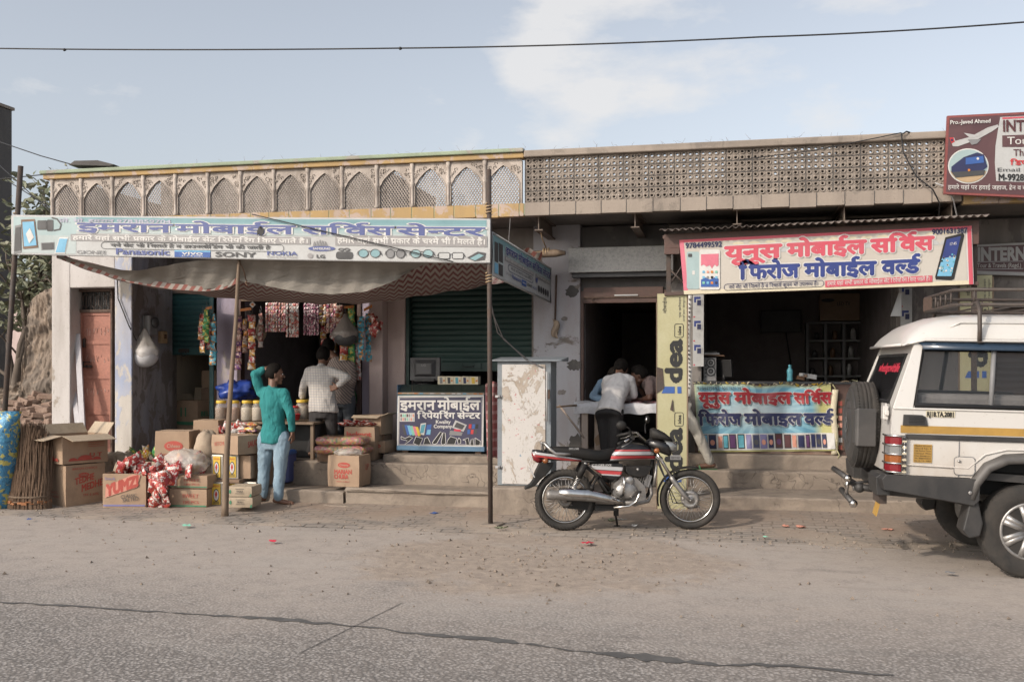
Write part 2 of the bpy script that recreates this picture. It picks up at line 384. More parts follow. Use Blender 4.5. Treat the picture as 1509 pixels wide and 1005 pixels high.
def _raw(body,wt):
 c=bpy.data.curves.new('t','FONT');c.body=body;c.offset=wt;c.resolution_u=3
 o=bpy.data.objects.new('t',c);COL.objects.link(o)
 me=bpy.data.meshes.new_from_object(o.evaluated_get(bpy.context.evaluated_depsgraph_get()))
 vs=[(v.co.x,v.co.y)for v in me.vertices];fs=[tuple(p.vertices)for p in me.polygons]
 bpy.data.objects.remove(o);bpy.data.curves.remove(c);bpy.data.meshes.remove(me)
 return vs,fs
BAR='।'
BARR=max(x for x,y in _raw(BAR,0)[0])
def glyph(ch,wt):
 k=(ch,wt)
 if k not in GL:
  vs,fs=_raw(ch,wt)if ch.strip()else([],[])
  a=[x for x,y in _raw(ch+BAR,0)[0]]
  adv=max(a)-BARR
  GL[k]=(vs,fs,adv)
 return GL[k]
def half(ch,wt):
 k=(ch,wt,'half')
 if k not in GL:
  vs,fs,adv=glyph(ch,wt);bm=bmesh.new()
  bv=[bm.verts.new((x,y,0))for x,y in vs]
  for f in fs:
   try:bm.faces.new([bv[i]for i in f])
   except ValueError:pass
  cut=adv-(.225 if ch!='ल' else .25)
  bmesh.ops.bisect_plane(bm,geom=bm.verts[:]+bm.edges[:]+bm.faces[:],plane_co=(cut,0,0),plane_no=(1,0,0),clear_outer=True)
  bm.verts.index_update()
  GL[k]=([(v.co.x,v.co.y)for v in bm.verts],[tuple(v.index for v in f.verts)for f in bm.faces],cut);bm.free()
 return GL[k]
def stroke2(pts,w):
 vs,fs=[],[]
 for i,(x,y)in enumerate(pts):
  a=pts[max(0,i-1)];b=pts[min(len(pts)-1,i+1)];d=math.hypot(b[0]-a[0],b[1]-a[1])or 1
  nx,ny=-(b[1]-a[1])/d*w/2,(b[0]-a[0])/d*w/2
  vs+=[(x+nx,y+ny),(x-nx,y-ny)]
 fs=[(2*i,2*i+1,2*i+3,2*i+2)for i in range(len(pts)-1)]
 return vs,fs
CONS=set(chr(c)for c in range(0x915,0x93A));VIR='\u094d'
def shape(s,wt=.0):
 out=[];x=0.;i=0
 def put(g,dx=0.):
  nonlocal x
  out.append((g[0],g[1],x+dx));x+=g[2]
 while i<len(s):
  c=s[i]
  if c in CONS:
   reph=False;seq=[]
   if c=='र' and i+2<len(s)and s[i+1]==VIR and s[i+2]in CONS:reph=True;i+=2
   rak=False
   while True:
    c=s[i];i+=1
    if i+1<len(s)and s[i]==VIR and s[i+1]=='र':seq.append(c);rak=True;i+=2;break
    if i+1<len(s)and s[i]==VIR and s[i+1]in CONS:seq.append(c+VIR);i+=1;continue
    seq.append(c);break
   mat=[]
   while i<len(s)and s[i]in 'ािीुूृेैोौंँॉ':mat.append(s[i]);i+=1
   if 'ि' in mat:put(glyph('ि',wt));mat.remove('ि')
   for q in seq:put(half(q[0],wt)if q.endswith(VIR)else glyph(q,wt))
   xe=x
   if rak:v,f=stroke2([(-.17,.25),(-.42,.02)],.085+2*wt);out.append((v,f,xe))
   for q in mat:
    put(glyph(q,wt))
   if reph:
    v,f=stroke2([(-.10,.63),(-.21,.70),(-.22,.79),(-.12,.87),(.02,.86)],.075+2*wt);out.append((v,f,x))
  else:
   put(glyph(c,wt));i+=1
 return out,x
def text(mb,mapf,s,x0,y0,x1,h,m,wt=.0,y1=None,outline=None,ow=.05,cap=None,lay=1,res=44,mr=0):
 """writes s on a surface: mapf(u, v, layer) gives the place; baseline from (x0,y0) to (x1,y1), v grows with h upwards"""
 y1=y0 if y1 is None else y1
 deva=any(ord(q)>0x8ff for q in s)
 cap=cap or(.622 if deva else .69)
 gl,wdt=shape(s,0.);dy=y1-y0
 for mm,ww,ly in(([(outline,wt+ow,lay),(m,wt,lay+1)])if outline else[(m,wt,lay)]):
  P,F=runs(gl,wdt,ww,res,mr)
  mb.add([mapf(x0+(x1-x0)*u/wdt,y0+dy*u/wdt+v/cap*h,ly)for u,v in P],F,mm)
def runs(gl,wdt,wt,res,mr=0):
 """fills the outlines on a fine raster, thickens them by wt and returns non-overlapping rectangles"""
 pad=.12;lo,hi=-.34,1.0
 nx,ny=int((wdt+2*pad)*res)+2,int((hi-lo+2*pad)*res)+2
 A=np.zeros((ny,nx),bool)
 for vs,fs,dx in gl:
  for f in fs:
   q=[((vs[i][0]+dx+pad)*res,(vs[i][1]-lo+pad)*res)for i in f]
   for k in range(1,len(q)-1):
    (ax,ay),(bx,by),(cx,cy)=q[0],q[k],q[k+1]
    i0,i1=max(0,int(min(ax,bx,cx))),min(nx,int(max(ax,bx,cx))+2);j0,j1=max(0,int(min(ay,by,cy))),min(ny,int(max(ay,by,cy))+2)
    if i1<=i0 or j1<=j0:continue
    d=(bx-ax)*(cy-ay)-(by-ay)*(cx-ax)
    if abs(d)<1e-9:continue
    gx=np.arange(i0,i1)[None,:]+.5;gy=np.arange(j0,j1)[:,None]+.5
    u=((gx-ax)*(cy-ay)-(gy-ay)*(cx-ax))/d;v=((bx-ax)*(gy-ay)-(by-ay)*(gx-ax))/d
    A[j0:j1,i0:i1]|=(u>=-.02)&(v>=-.02)&(u+v<=1.02)
 r=wt*res
 if r>=.5:
  B=A.copy();k=int(r+.5)
  for dj in range(-k,k+1):
   for di in range(-k,k+1):
    if di*di+dj*dj<=r*r+.3:
     B[max(0,dj):ny+min(0,dj),max(0,di):nx+min(0,di)]|=A[max(0,-dj):ny-max(0,dj),max(0,-di):nx-max(0,di)]
  A=B
 P,F=[],[];live={}
 def flush(k,j0,j1):
  o=len(P);a,b=k[0]/res-pad,k[1]/res-pad;c,d=j0/res+lo-pad,j1/res+lo-pad
  P.extend([(a,c),(b,c),(b,d),(a,d)]);F.append((o,o+1,o+2,o+3))
 for j in range(ny+1):
  cur={}
  if j<ny:
   row=np.concatenate(([0],A[j].astype(np.int8),[0]));e=np.flatnonzero(np.diff(row))
   for a,b in zip(e[::2],e[1::2]):
    a,b=int(a),int(b)
    for q in range(a//mr*mr if mr else a,b,mr or b-a):
     k=(max(a,q),min(b,q+(mr or b-a)));cur[k]=live.get(k,j)
   if mr and j%mr==0:
    for k,j0 in live.items():flush(k,j0,j)
    live={};cur={k:j for k in cur}
  for k,j0 in live.items():
   if k not in cur:flush(k,j0,j)
  live=cur
 return P,F
def pxmap(Y,e=.003):
 return lambda u,v,l=1:W(u,-v,Y-e*l)
def ptext(mb,Y,s,x0,yb,x1,h,m,yb1=None,**k):
 text(mb,pxmap(Y),s,x0,-yb,x1,h,m,y1=None if yb1 is None else-yb1,**k)
def X(px,Y):return W(px,540,Y).x
def Z(px,py,Y):return W(px,py,Y).z
WALL=12.9;FAC=11.8
# ground: far soil, carriageway, verge
mb=MB();mb.poly([(-600,-300,-.03),(600,-300,-.03),(600,900,-.03),(-600,900,-.03)],'soil');tag(mb.build('ground'),None,None,kind='structure')
def sheet(name,x0,x1,y0,y1,z,m,nx,ny,amp=0.,edge=0.):
 mb=MB();rows=[]
 for j in range(ny+1):
  r=[]
  for i in range(nx+1):
   x=x0+(x1-x0)*i/nx;y=y0+(y1-y0)*j/ny
   if edge and j==0:y+=edge*noise.noise((x*1.7,3.1,0))+edge*.5*noise.noise((x*6,1.1,0))
   zz=z+amp*noise.noise((x*.9,y*.9,.3))
   if name=='pavement':zz+=.05*max(0.,min(1.,(y-10.3)/.7))**1.5
   if name=='pavement' and j==0:zz=-.012
   r.append((x,y,zz))
  rows.append(r)
 mb.grid(rows,m);return tag(mb.build(name),None,None,kind='structure')
sheet('road',-60,40,-12,10.2,0,'road',4,4)
sheet('pavement',-16,9,9.55,13.2,.010,'pavers',110,22,.008,.12)
# dark tar seam wandering across the carriageway
mb=MB();P=[(-40,884,1),(30,888,2),(120,893,3),(200,899,2),(300,905,1.5),(400,911,5),(440,914,6),(470,917,3),(560,925,1.5),(600,932,2.5),(680,938,6),(740,943,6.5),(790,950,2),(860,960,1.5),(915,964,9),(970,970,11),(1030,976,7),(1060,979,2),(1120,979,5),(1180,981,3),(1250,989,5),(1330,996,1)]
top,bot=[],[]
for i in range(len(P)-1):
 for k in range(6):
  a=k/6;x=P[i][0]*(1-a)+P[i+1][0]*a;y=P[i][1]*(1-a)+P[i+1][1]*a;h=P[i][2]*(1-a)+P[i+1][2]*a
  y+=2.5*noise.noise((x*.04,1,0));h*=max(.12,min(1.3,.85+1.9*noise.noise((x*.05,5,0))))
  top.append(G(x,y-h*.5,.004));bot.append(G(x,y+h*.5,.004))
mb.grid([top,bot],'tar');tag(mb.build('road_seam'),None,None,kind='structure')
mb=MB()
a,b=G(440,962,.004),G(592,888,.004);n=Vector((b.y-a.y,a.x-b.x,0)).normalized()*.0035
mb.poly([a-n,a+n,b+n,b-n],'tar');tag(mb.build('road_joint'),None,None,kind='structure')
def xs_bow(pts):return pts
# ------ left building
bl=thing('shop_building','old plastered shop row with a carved lattice parapet of pointed arches','building',(-5.6,12.9,0))
xA0,xA1,xB0,xB1=X(76,11.85),X(103,11.85),X(169,11.85),X(194,11.85)
zDoor=Z(140,425,12.0)
XR=X(773,FAC)
mb=MB()
zt=3.47
mb.span((xA0,11.85,0),(xA1,12.9,zt),'plaster_white')
mb.span((xA1,11.85,zDoor),(xB0,12.9,zt),'plaster_white')
mb.span((xB0,11.85,0),(xB1,11.885,zt),'plaster_blue');mb.span((xB0,11.885,0),(xB1-.002,12.85,zt),'side_plaster')
mb.span((xA1,12.12,.5),(xB0,12.9,zDoor),'plaster_grey')
mb.span((xA1,11.9,0),(xB0,12.9,.5),'cement')
# main wall at WALL
x1a,x1b=X(247,WALL),X(313,WALL);zs1=Z(280,432,WALL)
mb.span((xB1-.3,WALL,0),(x1a,WALL+.25,zt),'plaster_grey')
mb.span((x1a,WALL,zs1),(x1b,WALL+.25,zt),'plaster_grey')
xC0,xC1=X(319,12.8),X(350,12.8);xD0=X(533,12.8)
mb.span((xC0,12.8,0),(xC1,WALL+.4,zt),'plaster_lilac')
mb.span((xC1,WALL,2.62),(xD0,WALL+.2,zt),'plaster_lilac')
xD1,xD2,xD3=X(549,12.8),X(566,12.72),X(597,12.85)
mb.span((xD0,12.8,0),(xD1,WALL+.3,zt),'plaster_lilac')
mb.span((xD1,12.66,0),(xD2,WALL+.3,zt),'plaster_pink')
mb.span((xD2,12.84,0),(xD3,WALL+.3,zt),'plaster_pink')
xS1=X(788,WALL)
mb.span((xD3,WALL,2.75),(xS1,WALL+.25,zt),'plaster_grey')
xE1=X(855,12.8)
mb.span((xS1,12.8,0),(xE1,WALL+.4,zt+.05),'plaster_patch')
mb.build('wall',bl,bev=.012)
for k,(cx,cy,rx,ry)in enumerate(((843,430,9,8),(846,538,10,9),(848,651,10,11),(832,470,5,3),(828,578,6,4),(836,700,8,5))):
 rs=random.Random(k);mb=MB();mb.poly([W(cx+rx*(1+.25*rs.uniform(-1,1))*math.cos(R(a)),cy+ry*(1+.25*rs.uniform(-1,1))*math.sin(R(a)),12.795)for a in range(0,360,18)],'concrete_dark' if k<3 else 'plaster_grey');mb.build('cement_patch',bl)
mb=MB()
def room(x0,x1,y0,y1,z0,z1,m,mf='floor_inside'):
 t=.06
 mb.span((x0,y1,z0),(x1,y1+t,z1),m);mb.span((x0-t,y0,z0),(x0,y1,z1),m);mb.span((x1,y0,z0),(x1+t,y1,z1),m)
 mb.span((x0,y0,z1),(x1,y1,z1+t),m);mb.span((x0,y0,z0-t),(x1,y1,z0),mf)
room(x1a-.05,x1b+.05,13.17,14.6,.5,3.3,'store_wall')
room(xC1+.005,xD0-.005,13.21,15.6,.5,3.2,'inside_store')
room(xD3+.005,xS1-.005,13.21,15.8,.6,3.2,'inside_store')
mb.build('room',bl)
mb=MB()
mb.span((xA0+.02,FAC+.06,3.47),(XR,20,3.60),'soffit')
mb.build('roof_slab',bl)
mb=MB();mb.span((xA0,19.8,3.6),(XR,20,4.05),'concrete');mb.span((xA0+.3,14.0,3.6),(X(556,14),17,4.62),'plaster_grey');mb.span((xA0,FAC+.1,3.6),(xA0+.1,19.8,4.2),'plaster_white');mb.split('roof_wall',bl)  # middle span is a hidden wall added to darken the lattice openings
# fascia strip of painted stone slabs
zf0,zf1=3.445,3.60
mb=MB();x=xA0-.05;k=0
while x<XR-.02:
 w=.27+.02*math.sin(k*2.1);x2=min(x+w,XR)
 mb.span((x+.004,FAC-.03,zf0+.012*noise.noise((k*.7,0,0))),(x2-.004,FAC+.06,zf1),'yellow_paint')
 if k%1==0:mb.span((x2-.012,FAC-.026,zf0+.015),(x2+.012,FAC+.05,zf1-.003),'joint_green')
 x=x2;k+=1
mb.build('fascia',bl,bev=.005)
# lattice parapet: 14 arched bays
NB=14;zj0,zj1=3.60,4.14;bw=(XR-xA0-.06)/NB
jal=MB();car=MB();col_=MB()
def arch(cx,w,z0,z1,n=9):
 hw=w/2;sp=z0+(z1-z0)*.46
 pts=[(hw,z0)]+[(hw,z0+(sp-z0)*i/4)for i in range(1,4)]
 for i in range(n+1):
  a=i/n;u=hw*(1-a**1.6)**.9;v=sp+(z1-sp)*a**.92
  u+=.010*abs(math.sin(a*math.pi*3))*(1-a)
  pts.append((u,v))
 full=pts+[(-u,v)for u,v in reversed(pts[:-1])]
 return[(cx+u,v)for u,v in full]
for b in range(NB):
 cx=xA0+.03+bw*(b+.5);ow=bw*.86
 A=arch(cx,ow,zj0,zj1-.065);n=len(A)
 x0,x1=cx-bw/2,cx+bw/2
 O=[]
 for u,v in A:
  if v<=zj0+(zj1-zj0)*.50:O.append((x1 if u>cx else x0,v))
  else:
   f=(u-cx)/(ow/2)
   if abs(f)>.62:O.append((x1 if f>0 else x0,v+(zj1-v)*(1-(abs(f)-.62)/.38)))
   else:O.append((cx+f/.62*(bw/2),zj1))
 for yy,rev in((FAC,0),(FAC+.05,1)):
  car.grid([[(u,yy,v)for u,v in A],[(u,yy,v)for u,v in O]],'jali_carved',False)
 car.grid([[(u,FAC,v)for u,v in A],[(u,FAC+.05,v)for u,v in A]],'jali_carved',False)
 rim=[(u,FAC-.004,v)for u,v in A];car.tube(rim,.006,'jali_carved',5)
 rs=random.Random(b)
 for sx in(-1,1):
  for q in range(7):
   a=rs.uniform(.05,.95);u=cx+sx*bw*(.46-.33*a*rs.uniform(.3,1));v=zj1-.02-rs.uniform(0,.05)-.16*(1-a)*.9
   rr=rs.uniform(.012,.024)
   car.tube([(u+rr*math.cos(t),FAC-.004,v+rr*math.sin(t))for t in[0,.9,1.8,2.7,3.6,4.5]],.006,'jali_carved',4)
 st=.036;sl=1.45;h=zj1-.05-zj0
 for sg in(-1,1):
  k=-int((ow+h/sl)/st)-1
  for k in range(-40,60):
   xb=cx-ow/2-.02+k*st
   za,zb=zj0,zj0+h;lo,hi=cx-ow/2-.012,cx+ow/2+.012
   xa,xe=xb,xb+sg*h/sl
   if max(xa,xe)<lo or min(xa,xe)>hi:continue
   ta,tb=0.,1.;d=xe-xa
   for lim,s_ in((lo,1),(hi,-1)):
    t_=(lim-xa)/d
    if(d>0)==(s_>0):ta=max(ta,t_)
    else:tb=min(tb,t_)
   if tb-ta<.02:continue
   p=(xa+d*ta,FAC+.022+.006*sg,za+h*ta);q=(xa+d*tb,FAC+.022+.006*sg,za+h*tb)
   jal.cyl(p,q,.0066,'jali_carved',n=4,smooth=False)
 for xx in((x0,)if b else(x0+.02,)):
  col_.lathe([(.030,zj0),(.030,zj0+.03),(.021,zj0+.05),(.022,zj0+.25),(.030,zj0+.27),(.030,zj0+.30),(.022,zj0+.31),(.024,zj1-.06),(.034,zj1)],'jali_carved',10,Matrix.Translation((xx,FAC-.002,0)))
pa=car.build('parapet',bl);jal.build('lattice',pa);col_.split('colonnette',pa)
mb=MB();k=0
mb.span((xA0-.06,FAC-.05,4.142),(XR+.0,FAC+.12,4.205),'yellow_paint')
mb.span((xA0-.09,FAC-.085,4.208),(XR+.0,FAC+.16,4.255),'green_paint');mb.build('coping',bl,bev=.01)
# loose slab lying on the coping
o=MB().prism([(-.30,0),(.28,.0),(.34,.025),(.1,.075),(-.22,.06)],-.1,.14,'concrete_dark').build('stone_slab',None,local=True,bev=.008);o.location=W(138,246.5,11.85);o.rotation_euler=(0,.05,.1)
tag(o,'broken flat stone lying on the left end of the parapet coping','stone')
# red door
d0,d1=X(116,12.08),X(168,12.08);zb=.5
door=MB();door.span((d0+.03,12.09,zb),(d1-.03,12.115,zDoor-.32),'door_red')
dz=[zb+.02,zb+.50,zb+.98,zb+1.45,zDoor-.36]
for z in dz:door.span((d0+.03,12.075,z),(d1-.03,12.089,z+.045),'door_red')
for x in(d0+.03,d1-.065):door.span((x,12.072,zb),(x+.035,12.0885,zDoor-.32),'door_red')
rs=random.Random(5)
for zc in(zb+1.25,zb+1.62,zb+.8):
 for q in range(7):
  x=d0+.12+q*.055;door.tube([(x+rs.uniform(-.015,.015),12.088,zc+rs.uniform(-.06,.06))for _ in range(4)],.004,'chalk',4)
dr=door.build('door',bl,bev=.004)
fr=MB()
for a,b in(((d0,12.04,zb),(d0+.03,12.11,zDoor)),((d1-.03,12.04,zb),(d1,12.11,zDoor)),((d0+.03,12.04,zDoor-.04),(d1-.03,12.11,zDoor)),((d0+.03,12.05,zDoor-.32),(d1-.03,12.11,zDoor-.28))):fr.span(a,b,'rust')
fr.build('frame',dr,bev=.004)
gr=MB()
for i in range(8):
 x=d0+.06+(d1-d0-.12)*i/7
 if i%2:gr.cyl((x,12.075,zDoor-.28),(x,12.075,zDoor-.04),.006,'rust_dark',n=6)
 else:
  gr.tube([(x,12.075,zDoor-.28),(x+.012,12.075,zDoor-.2),(x,12.075,zDoor-.12),(x,12.075,zDoor-.04)],.006,'rust_dark',6)
 if i<7 and i%2==0:
  w=(d1-d0-.12)/7;gr.tube([(x+w*.3,12.07,zDoor-.10),(x+w,12.07,zDoor-.06),(x+w*1.7,12.07,zDoor-.10),(x+w*1.7,12.07,zDoor-.22),(x+w,12.07,zDoor-.26),(x+w*.3,12.07,zDoor-.22)],.006,'rust_dark',5,closed=True)
gr.span((d0+.03,12.105,zDoor-.28),(d1-.03,12.112,zDoor-.04),'black')
gr.build('grille',dr)
bo=MB();zz=zb+1.15
bo.cyl((d0+.05,12.06,zz),(d0+.22,12.06,zz),.009,'rust_dark',n=8);bo.box((d0+.08,12.06,zz+.03),(.02,.012,.08),'rust_dark');bo.cyl((d0+.05,12.06,zz+.06),(d0+.19,12.06,zz+.06),.007,'rust_dark',n=8)
for x in(.07,.13,.19):bo.box((d0+x,12.066,zz),(.02,.03,.04),'rust_dark')
bo.build('bolt',dr);bo=MB();bo.box((d0+.1,12.06,zz+.32),(.03,.03,.12),'rust_dark');bo.build('door_handle',dr)
# roller shutters: curved slats
def shutter(x0,x1,z0,z1,y,m,parent,bar=True,hasp=True):
 mb=MB();h=.075;z=z1;rows=[]
 while z>z0+.12:
  for a in range(6):
   t=a/5;rows.append((y+.012-.014*math.sin(t*math.pi),z-h*t))
  z-=h
 rows.append((y+.012,z0+.1))
 mb.grid([[(x0,yy,zz),(x1,yy,zz)]for yy,zz in rows],m)
 mb.span((x0+.003,y-.012,z0),(x1-.003,y+.018,z0+.115),m)
 sh=mb.build('roller_shutter',parent)
 if hasp:
  hb=MB();xc=x0+(x1-x0)*.32
  hb.box((xc,y-.02,z0+.06),(.16,.012,.05),'rust_dark');hb.tube([(xc+.04*math.cos(t),y-.03,z0+.02+.035*math.sin(t))for t in[k*.7 for k in range(9)]],.007,'dark_grey',6)
  hb.build('handle',sh)
 return sh
zsh=Z(280,523,WALL+.05)
s1=shutter(x1a+.02,x1b-.02,zsh,zs1,WALL+.06,'shutter_teal',bl)
mb=MB();mb.span((x1b-.035,WALL-.025,.5),(x1b+.03,WALL-.003,zs1),'shutter_teal');mb.span((x1a-.02,WALL-.02,.5),(x1a+.02,WALL-.003,zs1),'steel_brown');mb.split('guide_rail',s1,bev=.004)
zs2=Z(690,547,WALL+.05)
s2=shutter(xD3+.045,xS1-.03,zs2,2.75,WALL+.1,'shutter_green',bl,hasp=False)
mb=MB();mb.span((xD3+.003,WALL-.03,.5),(xD3+.05,WALL+.08,2.75),'shutter_green');mb.span((xS1-.035,WALL-.03,.5),(xS1-.003,WALL+.08,2.75),'plaster_grey');mb.split('guide_rail',s2,bev=.004)
hb=MB();p=W(690,540,WALL+.06);hb.box((p.x,WALL+.075,zs2+.07),(.34,.012,.075),'shutter_green');hb.tube([(p.x-.08,WALL+.07,zs2+.08),(p.x-.07,WALL+.05,zs2+.06),(p.x+.07,WALL+.05,zs2+.06),(p.x+.08,WALL+.07,zs2+.08)],.006,'dark_grey',6);hb.build('handle',s2)
mb=MB();mb.span((xD0-.06,12.78,.5),(xD0-.003,12.9,2.62),'steel_brown');mb.span((xC1+.003,12.78,.5),(xC1+.06,12.9,2.62),'steel_brown');mb.span((xC1+.06,12.78,2.55),(xD0-.06,12.9,2.618),'wood');mb.build('shop_frame',bl,bev=.005)
# steps of the left shops
st=MB();xs0=xA0;xs1=X(737,11.2)
def slab(mb,x0,x1,y0,y1,z0,z1,m,seed=0,n=26,rough=.02):
 """cast step with a chipped, wavering front edge"""
 top,bot,back=[],[],[]
 for i in range(n+1):
  x=x0+(x1-x0)*i/n;a=rough*noise.noise((x*2.3+seed,seed,0))+rough*.6*noise.noise((x*9+seed,0,1))
  zt=z1+rough*.6*noise.noise((x*1.5,seed,4))-(rough*1.6*max(0,noise.noise((x*4,seed,9))-.25))
  bot.append((x,y0-a*.5,z0));top.append((x,y0+a,zt));back.append((x,y1,z1))
 mid=[(p[0],(p[1]*.7+q[1]*.3),z0+(q[2]-z0)*.55)for p,q in zip(bot,top)]
 mb.grid([bot,mid,[(p[0],p[1]-.004,p[2]-.02)for p in top],[(p[0],p[1]+.02,p[2])for p in top],back],m,False)
 for e in(0,-1):mb.poly([bot[e],top[e],back[e],(back[e][0],back[e][1],z0)],m)
slab(st,X(415,11.2),X(515,11.2),11.0,11.65,0,.20,'cement',3)
slab(st,X(518,11.2),xs1,11.02,11.70,0,.235,'cement',7)
slab(st,X(518,11.2),xs1+.02,10.985,11.1,.205,.242,'cement',17,rough=.03)
slab(st,xs0,X(417,11.2),11.0,11.7,0,.22,'cement',5)
slab(st,X(415,11.5),xs1,11.52,12.95,.1,.485,'cement',11)
slab(st,xA0,X(418,11.5),11.56,12.95,.1,.47,'cement',15)
slab(st,X(567,11.8),xs1,11.75,12.85,.40,.565,'cement',21,rough=.012)
st.build('step',bl)
# electricity meter and conduit on the side of the door room
o=thing('electric_meter','grey electricity meter box on the side wall beside the teal shutter','meter',(xB1+.06,V(221,480,xB1+.06).y,V(221,480,xB1+.06).z))
q=MB();q.box((0,0,0),(.12,.2,.28),'grey');q.build('box',o,local=True,bev=.02)
q=MB();q.lathe([(0,0),(.07,0),(.075,.03),(.05,.05),(0,.055)],'dark_grey',16,Matrix.Translation((.06,0,.04))@Matrix.Rotation(R(90),4,'Y'));q.build('dial',o,local=True)
o=thing('switch_box','small tan switch box below the electricity meter','switch box',(xB1+.03,V(237,497,xB1).y,V(237,497,xB1).z))
q=MB();q.box((0,0,0),(.07,.14,.17),'tan');q.build('box',o,local=True,bev=.015);q=MB();q.box((.04,0,.01),(.02,.04,.06),'brown');q.build('switch',o,local=True)
# ------ right building
br=thing('shop_building','bare concrete shop row with a parapet of round-holed blocks on steel beams','building',(0,12.9,0))
XE=X(1418,FAC)
mb=MB();zt2=3.45
xd0,xd1=X(858,WALL),X(985,WALL)
xF0,xF1=X(985,WALL),X(1034,WALL);xG0,xG1=X(1320,WALL),X(1420,WALL)
zlin=Z(920,412,WALL)
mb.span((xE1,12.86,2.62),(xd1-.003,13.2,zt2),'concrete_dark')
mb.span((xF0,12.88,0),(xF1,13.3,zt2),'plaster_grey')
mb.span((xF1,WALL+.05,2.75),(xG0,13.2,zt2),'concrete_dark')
mb.span((xG0,12.88,0),(xG1,13.3,zt2),'plaster_grey')
mb.build('wall',br,bev=.01)
mb=MB()
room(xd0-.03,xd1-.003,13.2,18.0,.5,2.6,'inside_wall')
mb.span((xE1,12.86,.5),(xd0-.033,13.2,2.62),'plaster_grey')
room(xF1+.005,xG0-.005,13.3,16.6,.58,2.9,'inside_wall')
mb.build('room',br)
mb=MB()
p=W(838,402,12.6);p2=W(992,402,12.6);zg=Z(900,364,12.6)
mb.span((p.x,12.6,p.z),(p2.x,12.855,zg),'granite');mb.span((p.x+.03,12.66,p.z-.06),(p2.x,12.855,p.z-.003),'dark_grey');mb.build('granite_facing',br,bev=.006)
mb=MB()
mb.span((xd0-.04,12.82,.5),(xd0+.03,12.90,2.62),'steel_brown');mb.span((xd1-.06,12.82,.5),(xd1-.005,12.90,2.62),'steel_brown')
mb.span((xd0+.03,12.80,2.46),(xd1-.06,12.90,2.66),'steel_brown');mb.span((xd0+.03,12.785,2.52),(xd1-.06,12.80,2.54),'rust')
for px in(876,980):mb.tube([(X(px,12.78)+.03*math.cos(k*.7),12.78,2.5+.03*math.sin(k*.7))for k in range(9)],.008,'rust',5)
mb.span((X(905,12.78),12.78,2.545),(X(940,12.78),12.79,2.565),'pale_grey')
mb.build('door_frame',br,bev=.006)
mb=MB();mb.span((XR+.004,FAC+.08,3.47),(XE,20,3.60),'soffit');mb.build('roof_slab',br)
mb=MB();mb.span((XR,19.8,3.6),(XE,20,3.92),'concrete');mb.span((XR+.5,16,3.6),(XR+1.1,17,4.2),'plaster_grey');mb.split('roof_wall',br)
mb=MB();x=XR+.004;k=0
while x<XE-.05:
 x2=min(x+.305+.01*math.sin(k*1.7),XE);mb.span((x+.003,FAC-.03,3.45+.006*math.sin(k*3)),(x2-.003,FAC+.08,3.605),'concrete');mb.span((x2-.005,FAC-.034,3.46),(x2+.005,FAC,3.6),'concrete_dark');x=x2;k+=1
mb.build('fascia',br,bev=.006)
# round-holed blocks
mb=MB();cs=.0735;nr=8;csz=.0665;nc=int((XE-XR)/cs)+1;z0=3.607;N=12
for j in range(nr):
 for i in range(nc):
  cx=XR+.01+(i+.5)*cs;cz=z0+.004+(j+.5)*csz;rr=cs*.195*(1+.06*math.sin(i*12.9+j*78.2))
  def ring(rad,y):return[(cx+rad*math.cos(2*math.pi*(q+.5)/N),y,cz+rad*csz/cs*math.sin(2*math.pi*(q+.5)/N))for q in range(N)]
  sq=[]
  for q in range(N):
   a=2*math.pi*(q+.5)/N;c_,s_=math.cos(a),math.sin(a);m_=max(abs(c_),abs(s_));sq.append((cx+cs/2*c_/m_,FAC+(.004 if(i+j)%2 else 0.),cz+csz/2*s_/m_))
  cor=sq
  mb.loft([cor,ring(cs*.43,FAC+.002),ring(cs*.38,FAC-.010),ring(rr+.004,FAC-.008),ring(rr,FAC+.004),ring(rr,FAC+.05)],'jali_stone',False,(False,False))
for j in range(nr+1):
 z=z0+.004+j*csz;mb.span((XR,FAC+.006,z-.009),(XE,FAC+.05,z+.009),'jali_stone')
for i in range(nc+1):
 x=XR+.01+i*cs;mb.span((x-.009,FAC+.0065,z0),(x+.009,FAC+.0505,z0+.004+nr*csz),'jali_stone')
 if i%4==0:mb.span((x-.004,FAC-.005,z0),(x+.004,FAC+.004,z0+.004+nr*csz),'concrete_dark')
for j in(2,4,6):mb.span((XR,FAC-.0045,z0+.004+j*csz-.0035),(XE,FAC+.0045,z0+.004+j*csz+.0035),'concrete_dark')
mb.build('parapet',br)
mb=MB();mb.span((XR+.003,FAC-.07,4.145),(XE,FAC+.14,4.225),'concrete');mb.build('coping',br,bev=.012)
for a,b,h in((773,798,.6),(928,946,.55),(1066,1140,.6),(1232,1276,.56),(1376,1395,.6),(773,1395,.26),(800,860,.34),(1150,1230,.3),(960,1010,.4)):
 mb=MB();mb.span((X(a,12)+.002,12.0+.1*(h<.3)+.05*(h<.2),3.603),(X(b,12),12.09+.1*(h<.3)+.05*(h<.2),3.603+h),'concrete_dark');mb.build('jali_backing',br)  # dark plates added unseen behind the blocks to stop sky showing through holes
for px in(794,936,1086,1244,1402):
 mb=MB();xc=X(px,11.9)
 mb.span((xc-.055,11.88,3.453),(xc+.055,12.86,3.468),'iron_beam');mb.span((xc-.006,11.88,3.30),(xc+.006,12.86,3.452),'iron_beam');mb.span((xc-.05,11.88,3.285),(xc+.05,12.86,3.299),'iron_beam')
 mb.build('beam',br)
mb=MB();xq0,xq1=X(820,11.6),3.2
slab(mb,xq0,xq1,11.5,12.45,0,.20,'cement',31);slab(mb,xq0,xq1,12.35,12.75,.15,.40,'cement',37);slab(mb,xq0,xq1,12.66,13.35,.3,.575,'cement',41,rough=.012)
mb.build('step',br)
